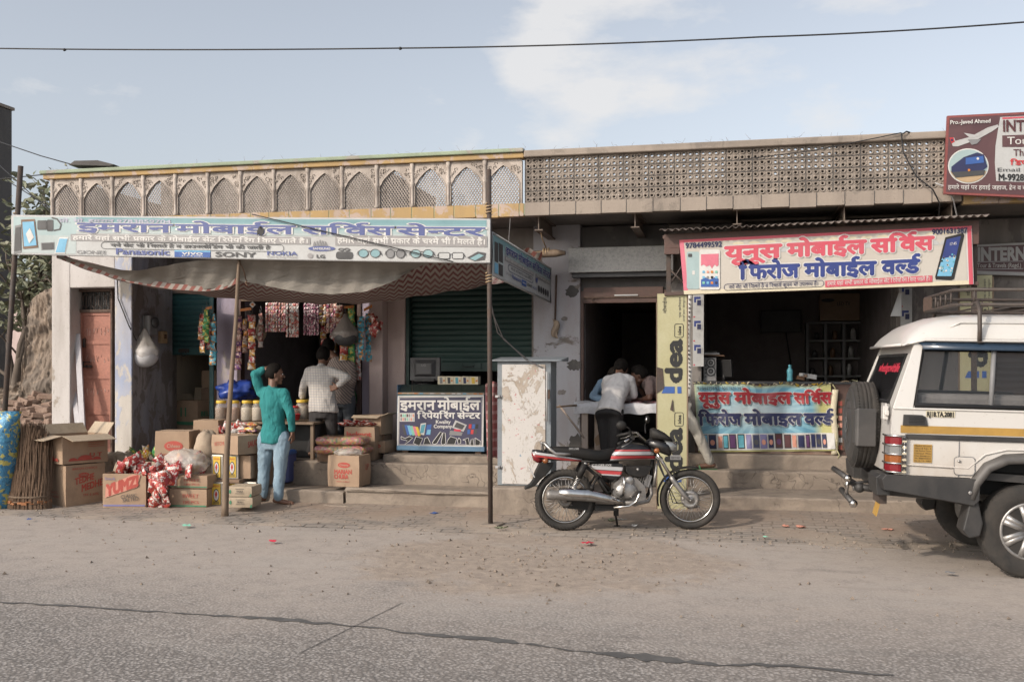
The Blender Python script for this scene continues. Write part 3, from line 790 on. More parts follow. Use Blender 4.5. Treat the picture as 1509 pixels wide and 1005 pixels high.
# ------ third building, cut by the frame
b3=thing('shop_building','neighbouring shop row with peeling yellow fascia and brown shutters','building',(5,12.9,0))
mb=MB();mb.span((xG1+.003,12.9,0),(xG1+.12,13.2,3.4),'plaster_grey');mb.span((xG1+.12,12.9,2.35),(9,13.2,3.4),'plaster_grey');mb.span((xG1+2.9,12.9,0),(xG1+3.3,13.2,2.35),'plaster_white');mb.build('wall',b3)
mb=MB();mb.span((XE+.004,FAC+.08,3.44),(9,18,3.56),'soffit');mb.span((XE+.004,FAC,3.565),(9,FAC+.15,4.20),'plaster_grey');mb.build('roof_slab',b3)
mb=MB();x=XE+.004
while x<9:mb.span((x+.003,FAC-.035,3.42),(min(x+.36,9)-.003,FAC+.08,3.56),'yellow_paint');x+=.36
mb.build('fascia',b3,bev=.006)
shutter(xG1+.123,xG1+2.897,.5,2.35,12.95,'shutter_brown',b3)
mb=MB();slab(mb,3.2,9,11.9,13.0,0,.5,'cement',51);mb.build('step',b3)
# brick lying on its roof edge
o=MB().box((0,0,.05),(.2,.12,.1),'brick').box((.02,.01,.135),(.17,.12,.07),'brick',(0,0,.4)).build('broken_brick',None,local=True,bev=.015);o.location=W(1503,171,11.9);o.location.z=4.2
tag(o,'broken red brick on the roof edge above the travel agency board','brick')
# ====== SIGNS, POLES, AWNING
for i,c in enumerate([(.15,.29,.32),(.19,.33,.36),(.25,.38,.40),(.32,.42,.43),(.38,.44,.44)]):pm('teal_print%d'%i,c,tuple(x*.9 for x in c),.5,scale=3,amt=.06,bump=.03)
pm('sign_white',(.44,.45,.45),(.39,.39,.385),.5,scale=2,amt=.08,bump=.04)
pm('sign_blue',(.06,.08,.23),(.075,.10,.25),.5,scale=4,amt=.08,bump=.03)
pm('sign_cream',(.455,.42,.37),(.48,.45,.405),.45,scale=1.6,amt=.06,bump=.03)
pm('sign_red',(.52,.075,.11),(.48,.09,.12),.45,scale=3,amt=.06,bump=.03)
pm('sign_navy',(.030,.050,.21),None,.45,scale=3,amt=.06,bump=.03)
pm('sign_grey',(.24,.23,.23),(.29,.28,.28),.5,scale=4,amt=.1,bump=.03)
pm('lilac_print',(.42,.42,.52),None,.5,amt=.08)
pm('idea_yellow',(.40,.38,.235),(.35,.325,.18),.55,scale=2.2,amt=.1,bump=.03)
pm('frame_maroon',(.24,.065,.06),None,.5)
pm('maroon_print',(.085,.04,.045),(.11,.055,.058),.4,scale=2,amt=.06,bump=.03)
def backing(name,parent,Y,q,th,m,grow=1.0):
 """solid panel behind a printed face given by its four corners in photograph pixels (TL, TR, BR, BL)"""
 mb=MB();a=[W(x,y,Y)for x,y in q];b=[p+Vector((0,th,0))for p in a]
 mb.loft([a,b],m,False);return mb.build(name,parent)
def lerp(a,b,t):return a+(b-a)*t
# ---- long board over the pavement
YA=10.06
sa=thing('shop_sign','long sagging blue and white phone repair signboard hung between two iron poles','sign',W(370,380,YA))
QA=[(18,318),(721,323.5),(722,387),(16,374)]
def AX(x,f):
 t=(x-17)/705;sag=1.2*math.sin(math.pi*t)
 return lerp(lerp(318,323.5,t),lerp(374,387,t),f)+sag*.6
def strip(mb,Y,x0,x1,f0,f1,m,lay=1,n=16,fn=AX):
 xs=[x0+(x1-x0)*i/n for i in range(n+1)]
 mb.grid([[W(x,fn(x,f0),Y-.003*lay)for x in xs],[W(x,fn(x,f1),Y-.003*lay)for x in xs]],m,False)
mb=MB();xs=[17+705*i/24 for i in range(25)]
for yy,s_ in((YA,0),(YA+.025,0)):mb.grid([[Vector(W(x,AX(x,0),YA))+Vector((0,yy-YA,0))for x in xs],[Vector(W(x,AX(x,1),YA))+Vector((0,yy-YA,0))for x in xs]],'sign_white',False)
def sA(x,f):return lambda:None
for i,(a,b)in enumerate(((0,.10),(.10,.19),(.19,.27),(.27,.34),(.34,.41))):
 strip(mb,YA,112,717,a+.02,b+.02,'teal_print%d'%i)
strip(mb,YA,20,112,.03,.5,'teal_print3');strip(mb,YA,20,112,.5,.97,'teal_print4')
def at(s,x0,x1,f,h,m,**k):ptext(mb,YA,s,x0,AX(x0,f),x1,h,m,yb1=AX(x1,f),lay=3,**k)
at('प्रो. मो. इमरान 9783859704',87,252,.155,4.6,'lilac_print',wt=.02)
for s,a,b in(('इमरान',115,252),('मोबाईल',260,433),('सर्विस',446,579),('सेन्टर',586,712)):at(s,a,b,.385,12.0,'sign_blue',wt=.035,outline='white',ow=.04)
strip(mb,YA,104,457,.46,.63,'sign_grey',2);at('हमारे यहां सभी प्रकार के मोबाईल सेट रिपेयरिंग किए जाते है।',107,455,.60,5.6,'white',wt=.02)
def oval(mb,Y,x0,x1,fn,f,rx,ry,m,w,lay):
 pts=[(x0+ry+0,1),(x1-ry,1)]
 P=[]
 for i in range(13):a=R(90+180*i/12);P.append((x0+ry+ry*math.cos(a),-ry*math.sin(a)))
 for i in range(13):a=R(270+180*i/12);P.append((x1-ry+ry*math.cos(a),-ry*math.sin(a)))
 P.append(P[0])
 v,fs=stroke2(P,w)
 mb.add([W(x,fn(x,f)+y,Y-.003*lay)for x,y in v],fs,m)
oval(mb,YA,149,418,AX,.735,4,5.0,'dark_grey',.7,2);at('नये सेट भी मिलते है व डाउनलोडिंग भी की जाती है',163,398,.765,4.3,'dark_grey',wt=.02)
at('GIONEE',113,157,.965,5.2,'grey');at('Panasonic',170,250,.955,8.6,'sign_blue',wt=.03)
strip(mb,YA,257,310,.86,.995,'blue',2,4);strip(mb,YA,257,310,.82,.86,'sky_blue',2,4);at('vivo',268,299,.93,4.8,'white',wt=.02);at('Hi-Fi & Smart',268,299,.98,2.4,'white')
at('SONY',317,377,.965,6.8,'dark_grey',wt=.03);at('NOKIA',393,438,.905,5.6,'sign_blue',wt=.02);at('Connecting People',393,438,.965,3.0,'sign_grey')
mb.poly([W(x,y,YA-.006)for x,y in ell(474,366.5,20,3.8)],'sign_blue');at('SAMSUNG',461,487,.755,3.0,'white',wt=.02)
for k in range(5):mb.poly([W(x,y,YA-.006)for x,y in[(461+k*4.6,363),(465.4+k*4.6,363),(464.5+k*4.0-1,353+abs(k-2)*1.5),(462.8+k*4.0-.5,356)]],'grey')
mb.poly([W(x,y,YA-.006)for x,y in ell(457,377,4.0,3.8)],'sign_grey');at('LG',466,479,.955,4.8,'dark_grey',wt=.03)
strip(mb,YA,494,718,.40,.645,'sign_grey',2);at('हमारे यहां सभी प्रकार के चश्मे भी मिलते है।',497,716,.585,7.4,'white',wt=.02)
def specs(x0,x1,cy,ry,fill,dark='dark_grey',sq=False):
 w=(x1-x0);c1,c2=x0+w*.24,x0+w*.76;rx=w*.21
 for c in(c1,c2):
  sh=rrect(c-rx,cy-ry,c+rx,cy+ry,ry*.5)if sq else ell(c,cy,rx,ry,18)
  mb.poly([W(x,y,YA-.006)for x,y in sh],fill);v,f=stroke2(sh+sh[:1],.9);mb.add([W(x,y,YA-.009)for x,y in v],f,dark)
 for pts in([(c1+rx,cy-ry*.5),(c2-rx,cy-ry*.5)],[(c2+rx,cy-ry*.6),(x1+w*.05,cy+ry*.5)],[(c1-rx,cy-ry*.6),(x0-w*.03,cy+ry*.3)]):
  v,f=stroke2(pts,1.0);mb.add([W(x,y,YA-.009)for x,y in v],f,dark)
mb.poly([W(x,y,YA-.006)for x,y in rrect(495,371,520,382,4)],'dark_grey');specs(499,515,368,2,'grey')
specs(527,561,373.5,6,'teal_print1');specs(568,597,374,6.5,'grey');specs(604,639,374,6,'teal_print2');specs(645,684,377,4.5,'sign_white',sq=True)
mb.poly([W(x,y,YA-.006)for x,y in[(688,380),(704,371),(716,373),(714,383),(699,385)]],'dark_grey');mb.poly([W(x,y,YA-.009)for x,y in[(692,381),(706,374),(713,377),(700,384)]],'teal_print1')
def phone(mb,Y,q,body,scr,lay=2,m=.10):
 a=[Vector((x,y))for x,y in q];c=sum(a,Vector((0,0)))/4
 mb.poly([W(p.x,p.y,Y-.003*lay)for p in a],body);mb.poly([W(p.x,p.y,Y-.003*(lay+1))for p in[c+(p-c)*(1-m*1.6)for p in a]],scr)
phone(mb,YA,[(22,333),(31,331),(32,372),(20,374)],'grey','dark_grey');phone(mb,YA,[(31,324),(51,323),(56,365),(34,367)],'brown','sky_blue',3)
mb.poly([W(x,y,YA-.016)for x,y in[(38,345),(44,336),(50,350),(43,359)]],'white')
for x0,y0,x1,y1 in((55,325,70,339),(69,324,79,341)):mb.poly([W(x,y,YA-.006)for x,y in rrect(x0,y0,x1-.5,y1,2)],'dark_grey')
v,f=stroke2([(79,340),(88,338),(90,331),(84,323),(76,321)],2.2);mb.add([W(x,y,YA-.0065)for x,y in v],f,'dark_grey')
phone(mb,YA,[(60,358),(80,357),(80,368),(61,369)],'grey','dark_grey');phone(mb,YA,[(87,350),(101,350),(96,374),(80,374)],'white','sky_blue')
mb.build('panel',sa)
mb=MB()
for f in(0,1):mb.tube([W(x,AX(x,f),YA)+Vector((0,.012,0))for x in xs],.011,'pale_grey',6)
for x in(17,721):mb.tube([W(x,AX(x,0),YA)+Vector((0,.012,0)),W(x,AX(x,1),YA)+Vector((0,.012,0))],.012,'pale_grey',6)
for x in(90,230,370,510,650):mb.span(W(x,AX(x,.02),YA+.03),W(x+6,AX(x,.98),YA+.06),'rust')
mb.build('frame',sa)
# torn hole with curled flap
mb=MB();rs=random.Random(3)
pts=[(384.5+(5+rs.uniform(-1.5,1.5))*math.cos(R(30*k)),340.5+(6+rs.uniform(-2,2))*math.sin(R(30*k)))for k in range(12)]
mb.poly([W(x,y,YA-.018)for x,y in pts],'black')
for k in(1,4,8):a,b=pts[k],pts[(k+1)%12];mb.poly([W(*a,YA-.02),W(*b,YA-.02),W((a[0]+b[0])/2-2,(a[1]+b[1])/2+3,YA-.05)],'dark_grey')
mb.build('torn_hole',sa)
# ---- small board square to the road
NTc,NBc,FTc,FBc=W(725,343,10.12),W(725,405,10.12),W(811,396,12.62),W(811,446,12.62)
def smap(u,v,l=1):
 a=u/100;b=v/40
 return(NBc*(1-a)+FBc*a)*(1-b)+(NTc*(1-a)+FTc*a)*b+Vector((.003*l,0,0))
ss=thing('shop_sign','small blue and white phone signboard set square to the road beside the iron pole','sign',(NBc+FBc)/2)
mb=MB();a=[smap(0,0,0),smap(100,0,0),smap(100,40,0),smap(0,40,0)];mb.loft([a,[p-Vector((.03,0,0))for p in a]],'sign_white',False)
def sp(pts,m,l=1):mb.poly([smap(u,v,l)for u,v in pts],m)
def srect(u0,v0,u1,v1,m,l=1):sp([(u0,v0),(u1,v0),(u1,v1),(u0,v1)],m,l)
for i in range(4):srect(1,37-i*4,99,41-i*4-(.0 if i else 2),'teal_print%d'%i)
srect(1,3,17,25,'teal_print4');srect(3,14,8,33,'dark_grey',2);srect(9,16,15,34,'dark_grey',2);srect(3,3,8,13,'sky_blue',2);srect(9,3,15,14,'dark_grey',2)
text(mb,smap,'इमरान मोबाईल सर्विस सेन्टर',19,27,98,6.5,'sign_navy',wt=.03,outline='white',lay=3)
srect(18,20,66,24.5,'sign_grey',2);text(mb,smap,'हमारे यहां सभी प्रकार के मोबाईल सेट',19,21.2,65,2.4,'white',lay=3);srect(70,20,98,24.5,'sign_grey',2);text(mb,smap,'हमारे यहां सभी प्रकार',71,21.2,97,2.4,'white',lay=3)
v,f=stroke2([(26+3*math.cos(R(a))if 90<=a<=270 else 62+3*math.cos(R(a)),15+3.4*math.sin(R(a)))for a in range(0,375,15)],.5);mb.add([smap(x,y,2)for x,y in v],f,'navy')
text(mb,smap,'नये सेट भी मिलते है व डाउनलोडिंग',27,13.8,62,2.4,'dark_grey',lay=3)
text(mb,smap,'GIONEE',19,7,28,2.4,'grey',lay=3);text(mb,smap,'Panasonic',29,6,44,4,'sign_blue',wt=.03,lay=3);srect(45,4,53,10,'blue',2);text(mb,smap,'vivo',46,6,52,2.8,'white',lay=3);text(mb,smap,'SONY',54,6,63,3.2,'dark_grey',wt=.03,lay=3);text(mb,smap,'NOKIA',64,6,72,3,'sign_blue',lay=3)
sp(ell(72,19,2.0,5),'sign_blue',2)
for k in range(5):sp(ell(76+k*4.5,9,1.9,4.0),'dark_grey',2)
mb.build('panel',ss)
mb=MB();fr_=[smap(0,0,1),smap(100,0,1),smap(100,40,1),smap(0,40,1)]
mb.tube(fr_,.013,'pale_grey',6,closed=True);mb.build('frame',ss)
# ---- poles
def pole(name,label,pts,r,m,cat='pole'):
 o=thing(name,label,cat,pts[-1]);mb=MB();mb.tube(pts,r,m,10);mb.build('shaft',o);return o
p0,p1=W(30.5,245,10.12),W(1,700,10.12);p2=p1+(p1-p0)*(p1.z/(p0.z-p1.z))
po=pole('sign_pole','leaning rusty iron pole at the outer end of the long signboard',[p0,p2],.030,'rust_dark')
mb=MB();q=W(24,320,10.12);mb.tube([q+Vector((.033*math.cos(k*.8),.033*math.sin(k*.8),.004*k-.04))for k in range(26)],.006,'tan',4);mb.build('rope',po)
a=W(720.5,250,10.1);g=G(720,777);g.y=10.1
po=pole('sign_pole','upright rusty iron pole between the long signboard and the small square-set board',[a,Vector((g.x,10.1,0))],.0255,'rust_dark')
mb=MB()
for yy in(308,410):q=W(720.5,yy,10.1);mb.tube([q+Vector((.032*math.cos(k*.8),.032*math.sin(k*.8),.004*k-.06))for k in range(30)],.007,'tan',4)
mb.split('rope',po);mb=MB();mb.prism([(g.x-.09,10.0),(g.x+.1,9.98),(g.x+.13,10.2),(g.x-.07,10.21)],0,.03,'cement','z');mb.build('footing',po,bev=.01)
wp=[W(352,384,10.15),W(350,420,10.15),W(347,480,10.14),W(342,540,10.12),W(338,600,10.1),W(334,670,10.09),Vector((G(331,762).x,10.08,0))]
po=thing('wooden_prop','crooked bare wooden pole propping the awning in front of the snack store','pole',wp[-1])
mb=MB();rr=[.017,.021,.022,.025,.027,.032,.039]
pp,r2=[],[]
for i in range(len(wp)-1):
 for k in range(6):
  t=k/6;pp.append(wp[i].lerp(wp[i+1],t)+Vector((.006*noise.noise((i*6+k,0,3)),.004,0)));r2.append((rr[i]+(rr[i+1]-rr[i])*t)*(1+.18*noise.noise((i*6+k,7,0))))
pp.append(wp[-1]);r2.append(.042);mb.tube(pp,r2,'wood',9);mb.build('shaft',po)
mb=MB();mb.tube([wp[0],W(359,398,10.2),W(363,414,10.35)],.006,'brown',5);mb.tube([W(363,414,10.35)+Vector((.012*math.cos(k),0,-.008*k))for k in range(8)],.007,'brown',5);mb.build('rope',po)
# ---- awning
t=NT('tarp');v=t.mapping((1,1,1));a=t.noise(2.2,6,.6,v,.8)
col=t.mix(t.ramp(a,.35,.7),(.215,.197,.172),(.165,.152,.134));col=t.mix(t.math('MULTIPLY',t.ramp(t.noise(9,5),.55,.75),.3),col,(.19,.175,.155))
t.bump(t.noise(1.0,5,.6,t.mapping((2.2,2,9),'Object',(0,.45,0)),1.2),.55,.05);t.done('tarp',col,.85)
t=NT('chevron');x,y,z=t.sep('UV')
tri=t.math('PINGPONG',x,.055);s_=t.math('ADD',y,t.math('MULTIPLY',tri,3.0));f=t.math('FRACT',t.math('MULTIPLY',s_,4.6))
m_=t.math('GREATER_THAN',f,.48)
edge=t.mix(m_,(.12,.04,.04),(.25,.225,.20));t.done('chevron',t.mix(t.math('MULTIPLY',t.ramp(t.noise(3,5),.4,.7),.35),edge,(.16,.11,.1)),.9)
t=NT('hem');x,y,z=t.sep('UV');f=t.math('FRACT',t.math('MULTIPLY',t.math('ADD',x,t.math('MULTIPLY',y,.5)),9.0));t.done('hem',t.mix(t.math('GREATER_THAN',f,.5),(.22,.085,.07),(.29,.265,.24)),.9)
def poly_y(pts,x):
 for(xa,ya),(xb,yb)in zip(pts,pts[1:]):
  if x<=xb:return ya+(yb-ya)*(x-xa)/(xb-xa)
 return pts[-1][1]
top_pts=[(84,377),(128,387),(180,398),(203,399),(248,391),(275,386),(313,382),(352,381),(720,386)]
hem_pts=[(84,378),(143,400),(191,414),(254,424),(300,427),(330,424),(352,414),(390,421),(420,427),(455,432),(490,434),(540,430),(580,415),(610,396),(628,388),(720,387)]
low_pts=[(84,379),(143,402),(191,416),(254,428),(300,436),(352,441),(405,445),(470,448),(539,447),(575,443),(629,434),(673,428),(720,419)]
aw=thing('awning','sagging grey and red chevron cloth awning over the snack store front','awning',W(400,400,11.2))
NX=120;xs=[84+(720-84)*i/NX for i in range(NX+1)]
rows=[];NR=12
for j in range(NR+1):
 f=j/NR;row=[]
 for x in xs:
  a=W(x,poly_y(top_pts,x),10.13);b=W(x,poly_y(hem_pts,x),10.36)
  p=a.lerp(b,f);p.y+=.10*math.sin(math.pi*f)*(1 if x>352 else .4)-.035*math.sin((x-f*60)*.055)*f*(1-.3*f)
  p.y+=.012*math.sin(x*.21+f*3);row.append(p)
 rows.append(row)
mb=MB();mb.grid(rows,'tarp');mb.build('tarpaulin',aw)
rows=[];NR=26
for j in range(NR+1):
 f=j/NR;row=[]
 for x in xs:
  h=W(x,poly_y(hem_pts,x)-.4,10.375);l=W(x,poly_y(low_pts,x),11.25);bx,by=h.x+.12+(h.x-l.x)*.3,12.45
  dd=-bx*ST+by*CT;pq=754.5+FPX*(bx*CT+by*ST)/dd;yq=lerp(poly_y(low_pts,pq)-1 if pq>84 else 372,374+5*math.sin(x*.03),max(0,min(1,(x-345)/75)));bk=Vector((bx,by,EYE+dd*(540-yq)/FPX))
  if f<.5:p=h.lerp(l,f/.5);p.z-=.02*math.sin(math.pi*f/.5)
  else:
   q=(f-.5)/.5;p=l.lerp(bk,q);p.z=l.z+(bk.z-l.z)*q**1.6;p.x=l.x+(bk.x-l.x)*q
  p.z+=.010*math.sin(x*.12+f*9)*math.sin(math.pi*f)
  row.append(p)
 rows.append(row)
mb=MB();mb.grid(rows,'chevron')
o_=len(mb.f)
w_=(rows[0][-1]-rows[0][0]).length/NX
for q in range(o_):
 i,j=divmod(q,NX);mb.uv[q]=[(j*w_,i*.09),((j+1)*w_,i*.09),((j+1)*w_,(i+1)*.09),(j*w_,(i+1)*.09)]
mb.build('chevron_cloth',aw)
mb=MB();hp=[W(x,poly_y(hem_pts,x),10.35)for x in xs if x<352];up=[p+Vector((0,-.008,.045))for p in hp];dn=[p+Vector((0,-.008,-.02))for p in hp]
mb.grid([up,dn],'hem')
for q in range(len(mb.f)):mb.uv[q]=[(q*.047,0),(q*.047+.047,0),(q*.047+.047,.1),(q*.047,.1)]
mb.build('hem',aw)
# log that carries the back of the awning, its end sticking out past the shops
o=thing('wooden_log','short rough log lashed under the first steel beam at the awning end','log',W(800,374,12.3))
mb=MB();a,b=W(760,374,12.3),W(833,373,12.25);mb.tube([a,a.lerp(b,.4)+Vector((0,0,-.012)),a.lerp(b,.8),b],[.04,.045,.05,.025],'wood',9);mb.build('shaft',o)
mb=MB();c=W(805,372,12.28)
for k in range(3):mb.tube([c+Vector((.03*k-.03,.055*math.cos(t),.055*math.sin(t)))for t in[q*.7 for q in range(10)]],.008,'tan',5)
mb.tube([c+Vector((0,0,.05)),W(799,352,12.1),W(797,343,12.0)],.008,'tan',5);mb.build('rope',o)
mb=MB();rows=[[W(x,y+4*math.sin(x*.2),12.15+.1*k)for x in range(764,800,5)]for k,y in enumerate((369,378,386))];mb.grid(rows,'hem')
for q in range(len(mb.f)):i,j=divmod(q,7);mb.uv[q]=[(j*.05,i*.1),(j*.05+.05,i*.1),(j*.05+.05,i*.1+.1),(j*.05,i*.1+.1)]
mb.build('cloth_end',aw)
# ---- canopy and board of the right shop
YB=11.3
cn=thing('shop_canopy','corrugated metal canopy on a brown steel frame over the right phone shop','canopy',W(1220,340,11.6))
mb=MB();xa,xb=X(972,11.12),X(1459,11.12);n=260;th_=0
rows=[]
for yy,zf in((11.12,0),(11.9,.10),(12.75,.20)):
 r=[]
 for i in range(n+1):
  t=i/n;z=lerp(3.145,3.20,t)+zf+.013*math.sin(t*(xb-xa)/.076*2*math.pi);r.append((xa+(xb-xa)*t,yy+.01*math.sin(t*40),z))
 rows.append(r)
mb.grid(rows,'corrugated');mb.build('roof_sheet',cn,solid=.004)
mb=MB()
def bar(a,b,y0,y1,h0,h1,m):
 (xa,za),(xb,zb)=a,b
 mb.loft([[(xa,y0,za-h1),(xa,y1,za-h1),(xa,y1,za+h0),(xa,y0,za+h0)],[(xb,y0,zb-h1),(xb,y1,zb-h1),(xb,y1,zb+h0),(xb,y0,zb+h0)]],m,False)
x0,x1=X(979,11.34),X(1442,11.34)
bar((x0,3.125),(x1,3.18),11.315,11.37,.0,.16,'steel_brown')
mb.span((x0,11.316,2.90),(x0+.17,11.368,2.968),'steel_brown');mb.span((x1-.10,11.316,2.93),(x1,11.368,3.025),'steel_brown')
bar((x0,2.46),(x1,2.52),11.33,11.37,.02,.02,'steel_brown')
for k in range(7):xx=lerp(x0,x1,k/6);mb.span((xx-.02,11.372,3.08),(xx+.02,12.8,3.12),'steel_brown')
mb.build('frame',cn,bev=.004)
for px in(985,1437):
 mb=MB();xx=X(px,11.35);mb.span((xx-.025,11.375,.2),(xx+.025,11.42,3.06),'rust_dark')
 if px==985:mb.tube([(xx,11.39,2.75),(xx+.2,11.39,2.55)],.012,'rust_dark',6);mb.tube([(xx,11.39,2.55),(xx+.2,11.39,2.85)],.010,'rust_dark',6)
 mb.build('post',cn)
sb=thing('shop_sign','cream phone shop board with red and navy lettering hung under the corrugated canopy','sign',W(1220,430,YB))
QB=[(1001,354),(1432,333),(1435,419),(1008,434)]
backing('board',sb,YB+.002,QB,.02,'white')
def BM(u,v):
 a=Vector(QB[0]).lerp(Vector(QB[1]),u);b=Vector(QB[3]).lerp(Vector(QB[2]),u);return a.lerp(b,v)
mb=MB()
def bq(u0,v0,u1,v1,m,lay=1):mb.poly([W(*BM(u,v),YB-.003*lay)for u,v in((u0,v0),(u1,v0),(u1,v1),(u0,v1))],m)
bq(.015,.05,.978,.93,'sign_cream');bq(0,0,1,.05,'sign_red');bq(0,.05,.015,.93,'pink');bq(.984,.05,.998,1,'sign_red');bq(0,.93,.984,1,'cream')
for k in range(14):
 u=.2+k*.055;mb.poly([W(*BM(u+.027*math.cos(R(a)),.30-.10*math.sin(R(a))),YB-.006)for a in range(0,181,20)],'sign_white')
 u=.2+k*.055;mb.poly([W(*BM(u+.02*math.cos(R(a)),.13-.05*math.sin(R(a))),YB-.006)for a in range(0,181,20)],'tan' if 0 else 'cream')
def bt(s,x0,y0,x1,y1,h,m,**k):ptext(mb,YB,s,x0,y0,x1,h,m,yb1=y1,lay=4,**k)
bt('9784499592',1010,366,1064,363.5,7.5,'navy',wt=.03);bt('9001631387',1373.5,345.6,1425.5,343,7.5,'navy',wt=.03)
bt('यूनूस',1069,383,1150,379,18.5,'sign_red',wt=.045,outline='white',ow=.05);bt('मोबाईल',1161,378.5,1275,373,18.5,'sign_red',wt=.045,outline='white',ow=.05);bt('सर्विस',1284,372.5,1375,367.5,18.5,'sign_red',wt=.045,outline='white',ow=.05)
bt('फिरोज',1090,411.5,1177,408.5,18.5,'sign_navy',wt=.045,outline='white',ow=.05);bt('मोबाईल',1186,408,1290,404.5,18.5,'sign_navy',wt=.045,outline='white',ow=.05);bt('वर्ल्ड',1300,404,1354,401.5,18.5,'sign_navy',wt=.045,outline='white',ow=.05)
oval(mb,YB,1067,1214,lambda x,f:423.5-(x-1067)*.040,0,3,4.6,'navy',.7,3);bt('नये सेट भी मिलते है व रिचार्ज कूपन भी उपलब्ध है।',1074,426,1206,420.3,5.0,'navy',wt=.01)
mb.poly([W(x,y,YB-.009)for x,y in[(1216,414),(1374,406),(1374,415.5),(1216,423.5)]],'sign_red');bt('हमारे यहां सभी प्रकार के मोबाईल सेट रिपेयरिंग किए जाते है।',1219,421,1371,413.3,5.2,'white',wt=.015)
mb.poly([W(x,y,YB-.009)for x,y in rrect(1012,371,1031,426,3)],'teal_print3');mb.poly([W(x,y,YB-.012)for x,y in rrect(1014,374,1020,379,1)],'dark_grey');mb.poly([W(x,y,YB-.012)for x,y in rrect(1020,399,1024,405,.8)],'white')
mb.poly([W(x,y,YB-.0135)for x,y in rrect(1030.5,368,1061,427,3)],'white');mb.poly([W(x,y,YB-.0165)for x,y in[(1033,375),(1059,374),(1059,391),(1056,393),(1053,390),(1049,396),(1046,391),(1041,393),(1037,390),(1033,392)]],'pink')
mb.poly([W(x,y,YB-.0165)for x,y in[(1033,412),(1040,409),(1046,412),(1053,409),(1059,411),(1059,423),(1033,423)]],'blue')
for i in range(4):
 for j,cset in enumerate((('sky_blue','salmon','orange','mint'),('sky_blue','grey','black','sky_blue'),('mint','sky_blue','orange','navy'))):mb.poly([W(x,y,YB-.0195)for x,y in rrect(1035+i*6.2,399+j*8,1038.6+i*6.2,402.6+j*8,.8)],cset[i])
mb.poly([W(x,y,YB-.009)for x,y in[(1393,350),(1419,343.5),(1421,347),(1406,411),(1402,413),(1379,412),(1378,408)]],'black');mb.poly([W(x,y,YB-.012)for x,y in[(1395,353),(1416,348),(1409,378),(1388,381)]],'sign_navy');mb.poly([W(x,y,YB-.012)for x,y in[(1388,381),(1409,378),(1402,407),(1381,407)]],'sky_blue')
rs=random.Random(9)
for k in range(26):cx,cy=rs.uniform(1386,1406),rs.uniform(374,402);mb.poly([W(x,y,YB-.015)for x,y in ell(cx-(cy-390)*.2,cy,1.5,1.5,7)],rs.choice(['white','cyan','teal_print3']))
text(mb,pxmap(YB),'17:45',1399,-362,1410,4,'white',y1=-360.5,lay=5)
mb.build('panel',sb)
# ---- yellow mobile network boards standing on the pavement edge
def idea_board(loc,label):
 o=thing('advert_board',label,'board',loc,0,'tall yellow advert boards')
 w,h=.325,2.42
 mb=MB();mb.box((0,.012,h/2),(w,.022,h),'idea_yellow')
 mp_=lambda u,v,l=1:Vector((v,-.003*l,u))
 def rt(s,u0,u1,base,hh,m,**k):text(mb,lambda u,v,l=1:Vector((base-(v),-.003*l,u)),s,u0,0,u1,hh,m,**k)
 for z0 in(1.305,.315):
  rt('dea',z0+.115,z0+.60,.105,.135,'black',wt=.045,cap=.52)
  mb.poly([mp_(z0+a,.105-b)for a,b in((.0,.075),(.075,.075),(.075,.185),(.0,.22))],'blue');mb.poly([mp_(z0+a,.105-b)for a,b in((.0,.0),(.075,.0),(.075,.045),(.0,.045))],'blue')
  q=rrect(z0+.625,.03,z0+.775,.125,.02);v,f=stroke2(q+q[:1],.006);mb.add([mp_(x,y)for x,y in v],f,'black');rt('idea',z0+.65,z0+.75,.10,.036,'black',wt=.02)
 rt('मोबाईल',2.2,2.38,-.06,.03,'black');rt('एक कनेक्शन',2.15,2.38,.10,.02,'dark_grey');rt('आइडिया सेल्युलर',2.10,2.38,.14,.015,'dark_grey')
 mb.build('panel',o,local=True)
 mb=MB();mb.span((w/2+.001,-.004,0),(w/2+.016,.03,h-.02),'wood');mb.span((-w/2-.012,-.002,0),(-w/2-.001,.03,h-.1),'wood');mb.span((-w/2,.026,.4),(w/2,.05,.44),'wood');mb.span((-w/2,.026,1.9),(w/2,.05,1.94),'wood')
 mb.build('frame',o,local=True)
 return o
zb_=.045
p=W(990.5,745,11.4)
ib=idea_board((p.x,11.36,zb_),'tall yellow advert board with vertical lettering standing behind the motorcycle')
c=copy_tree(ib);c.location=(W(1440,540,11.7).x,11.75,.22);c['label']='tall yellow advert board with vertical lettering standing behind the white jeep'
mb=MB();w_=[(-.17,-.006,1.60),(-.10,-.006,1.58),(-.085,-.006,1.36),(-.12,-.006,1.18),(-.165,-.006,1.15)]
mb.poly(w_[:3]+[(-.17,-.006,1.3)],'rust_dark');mb.poly([(-.02,-.012,1.12),(.02,-.012,1.1),(.01,-.012,1.24),(.0,-.012,1.22)],'rust_dark');mb.build('tear',ib,local=True)
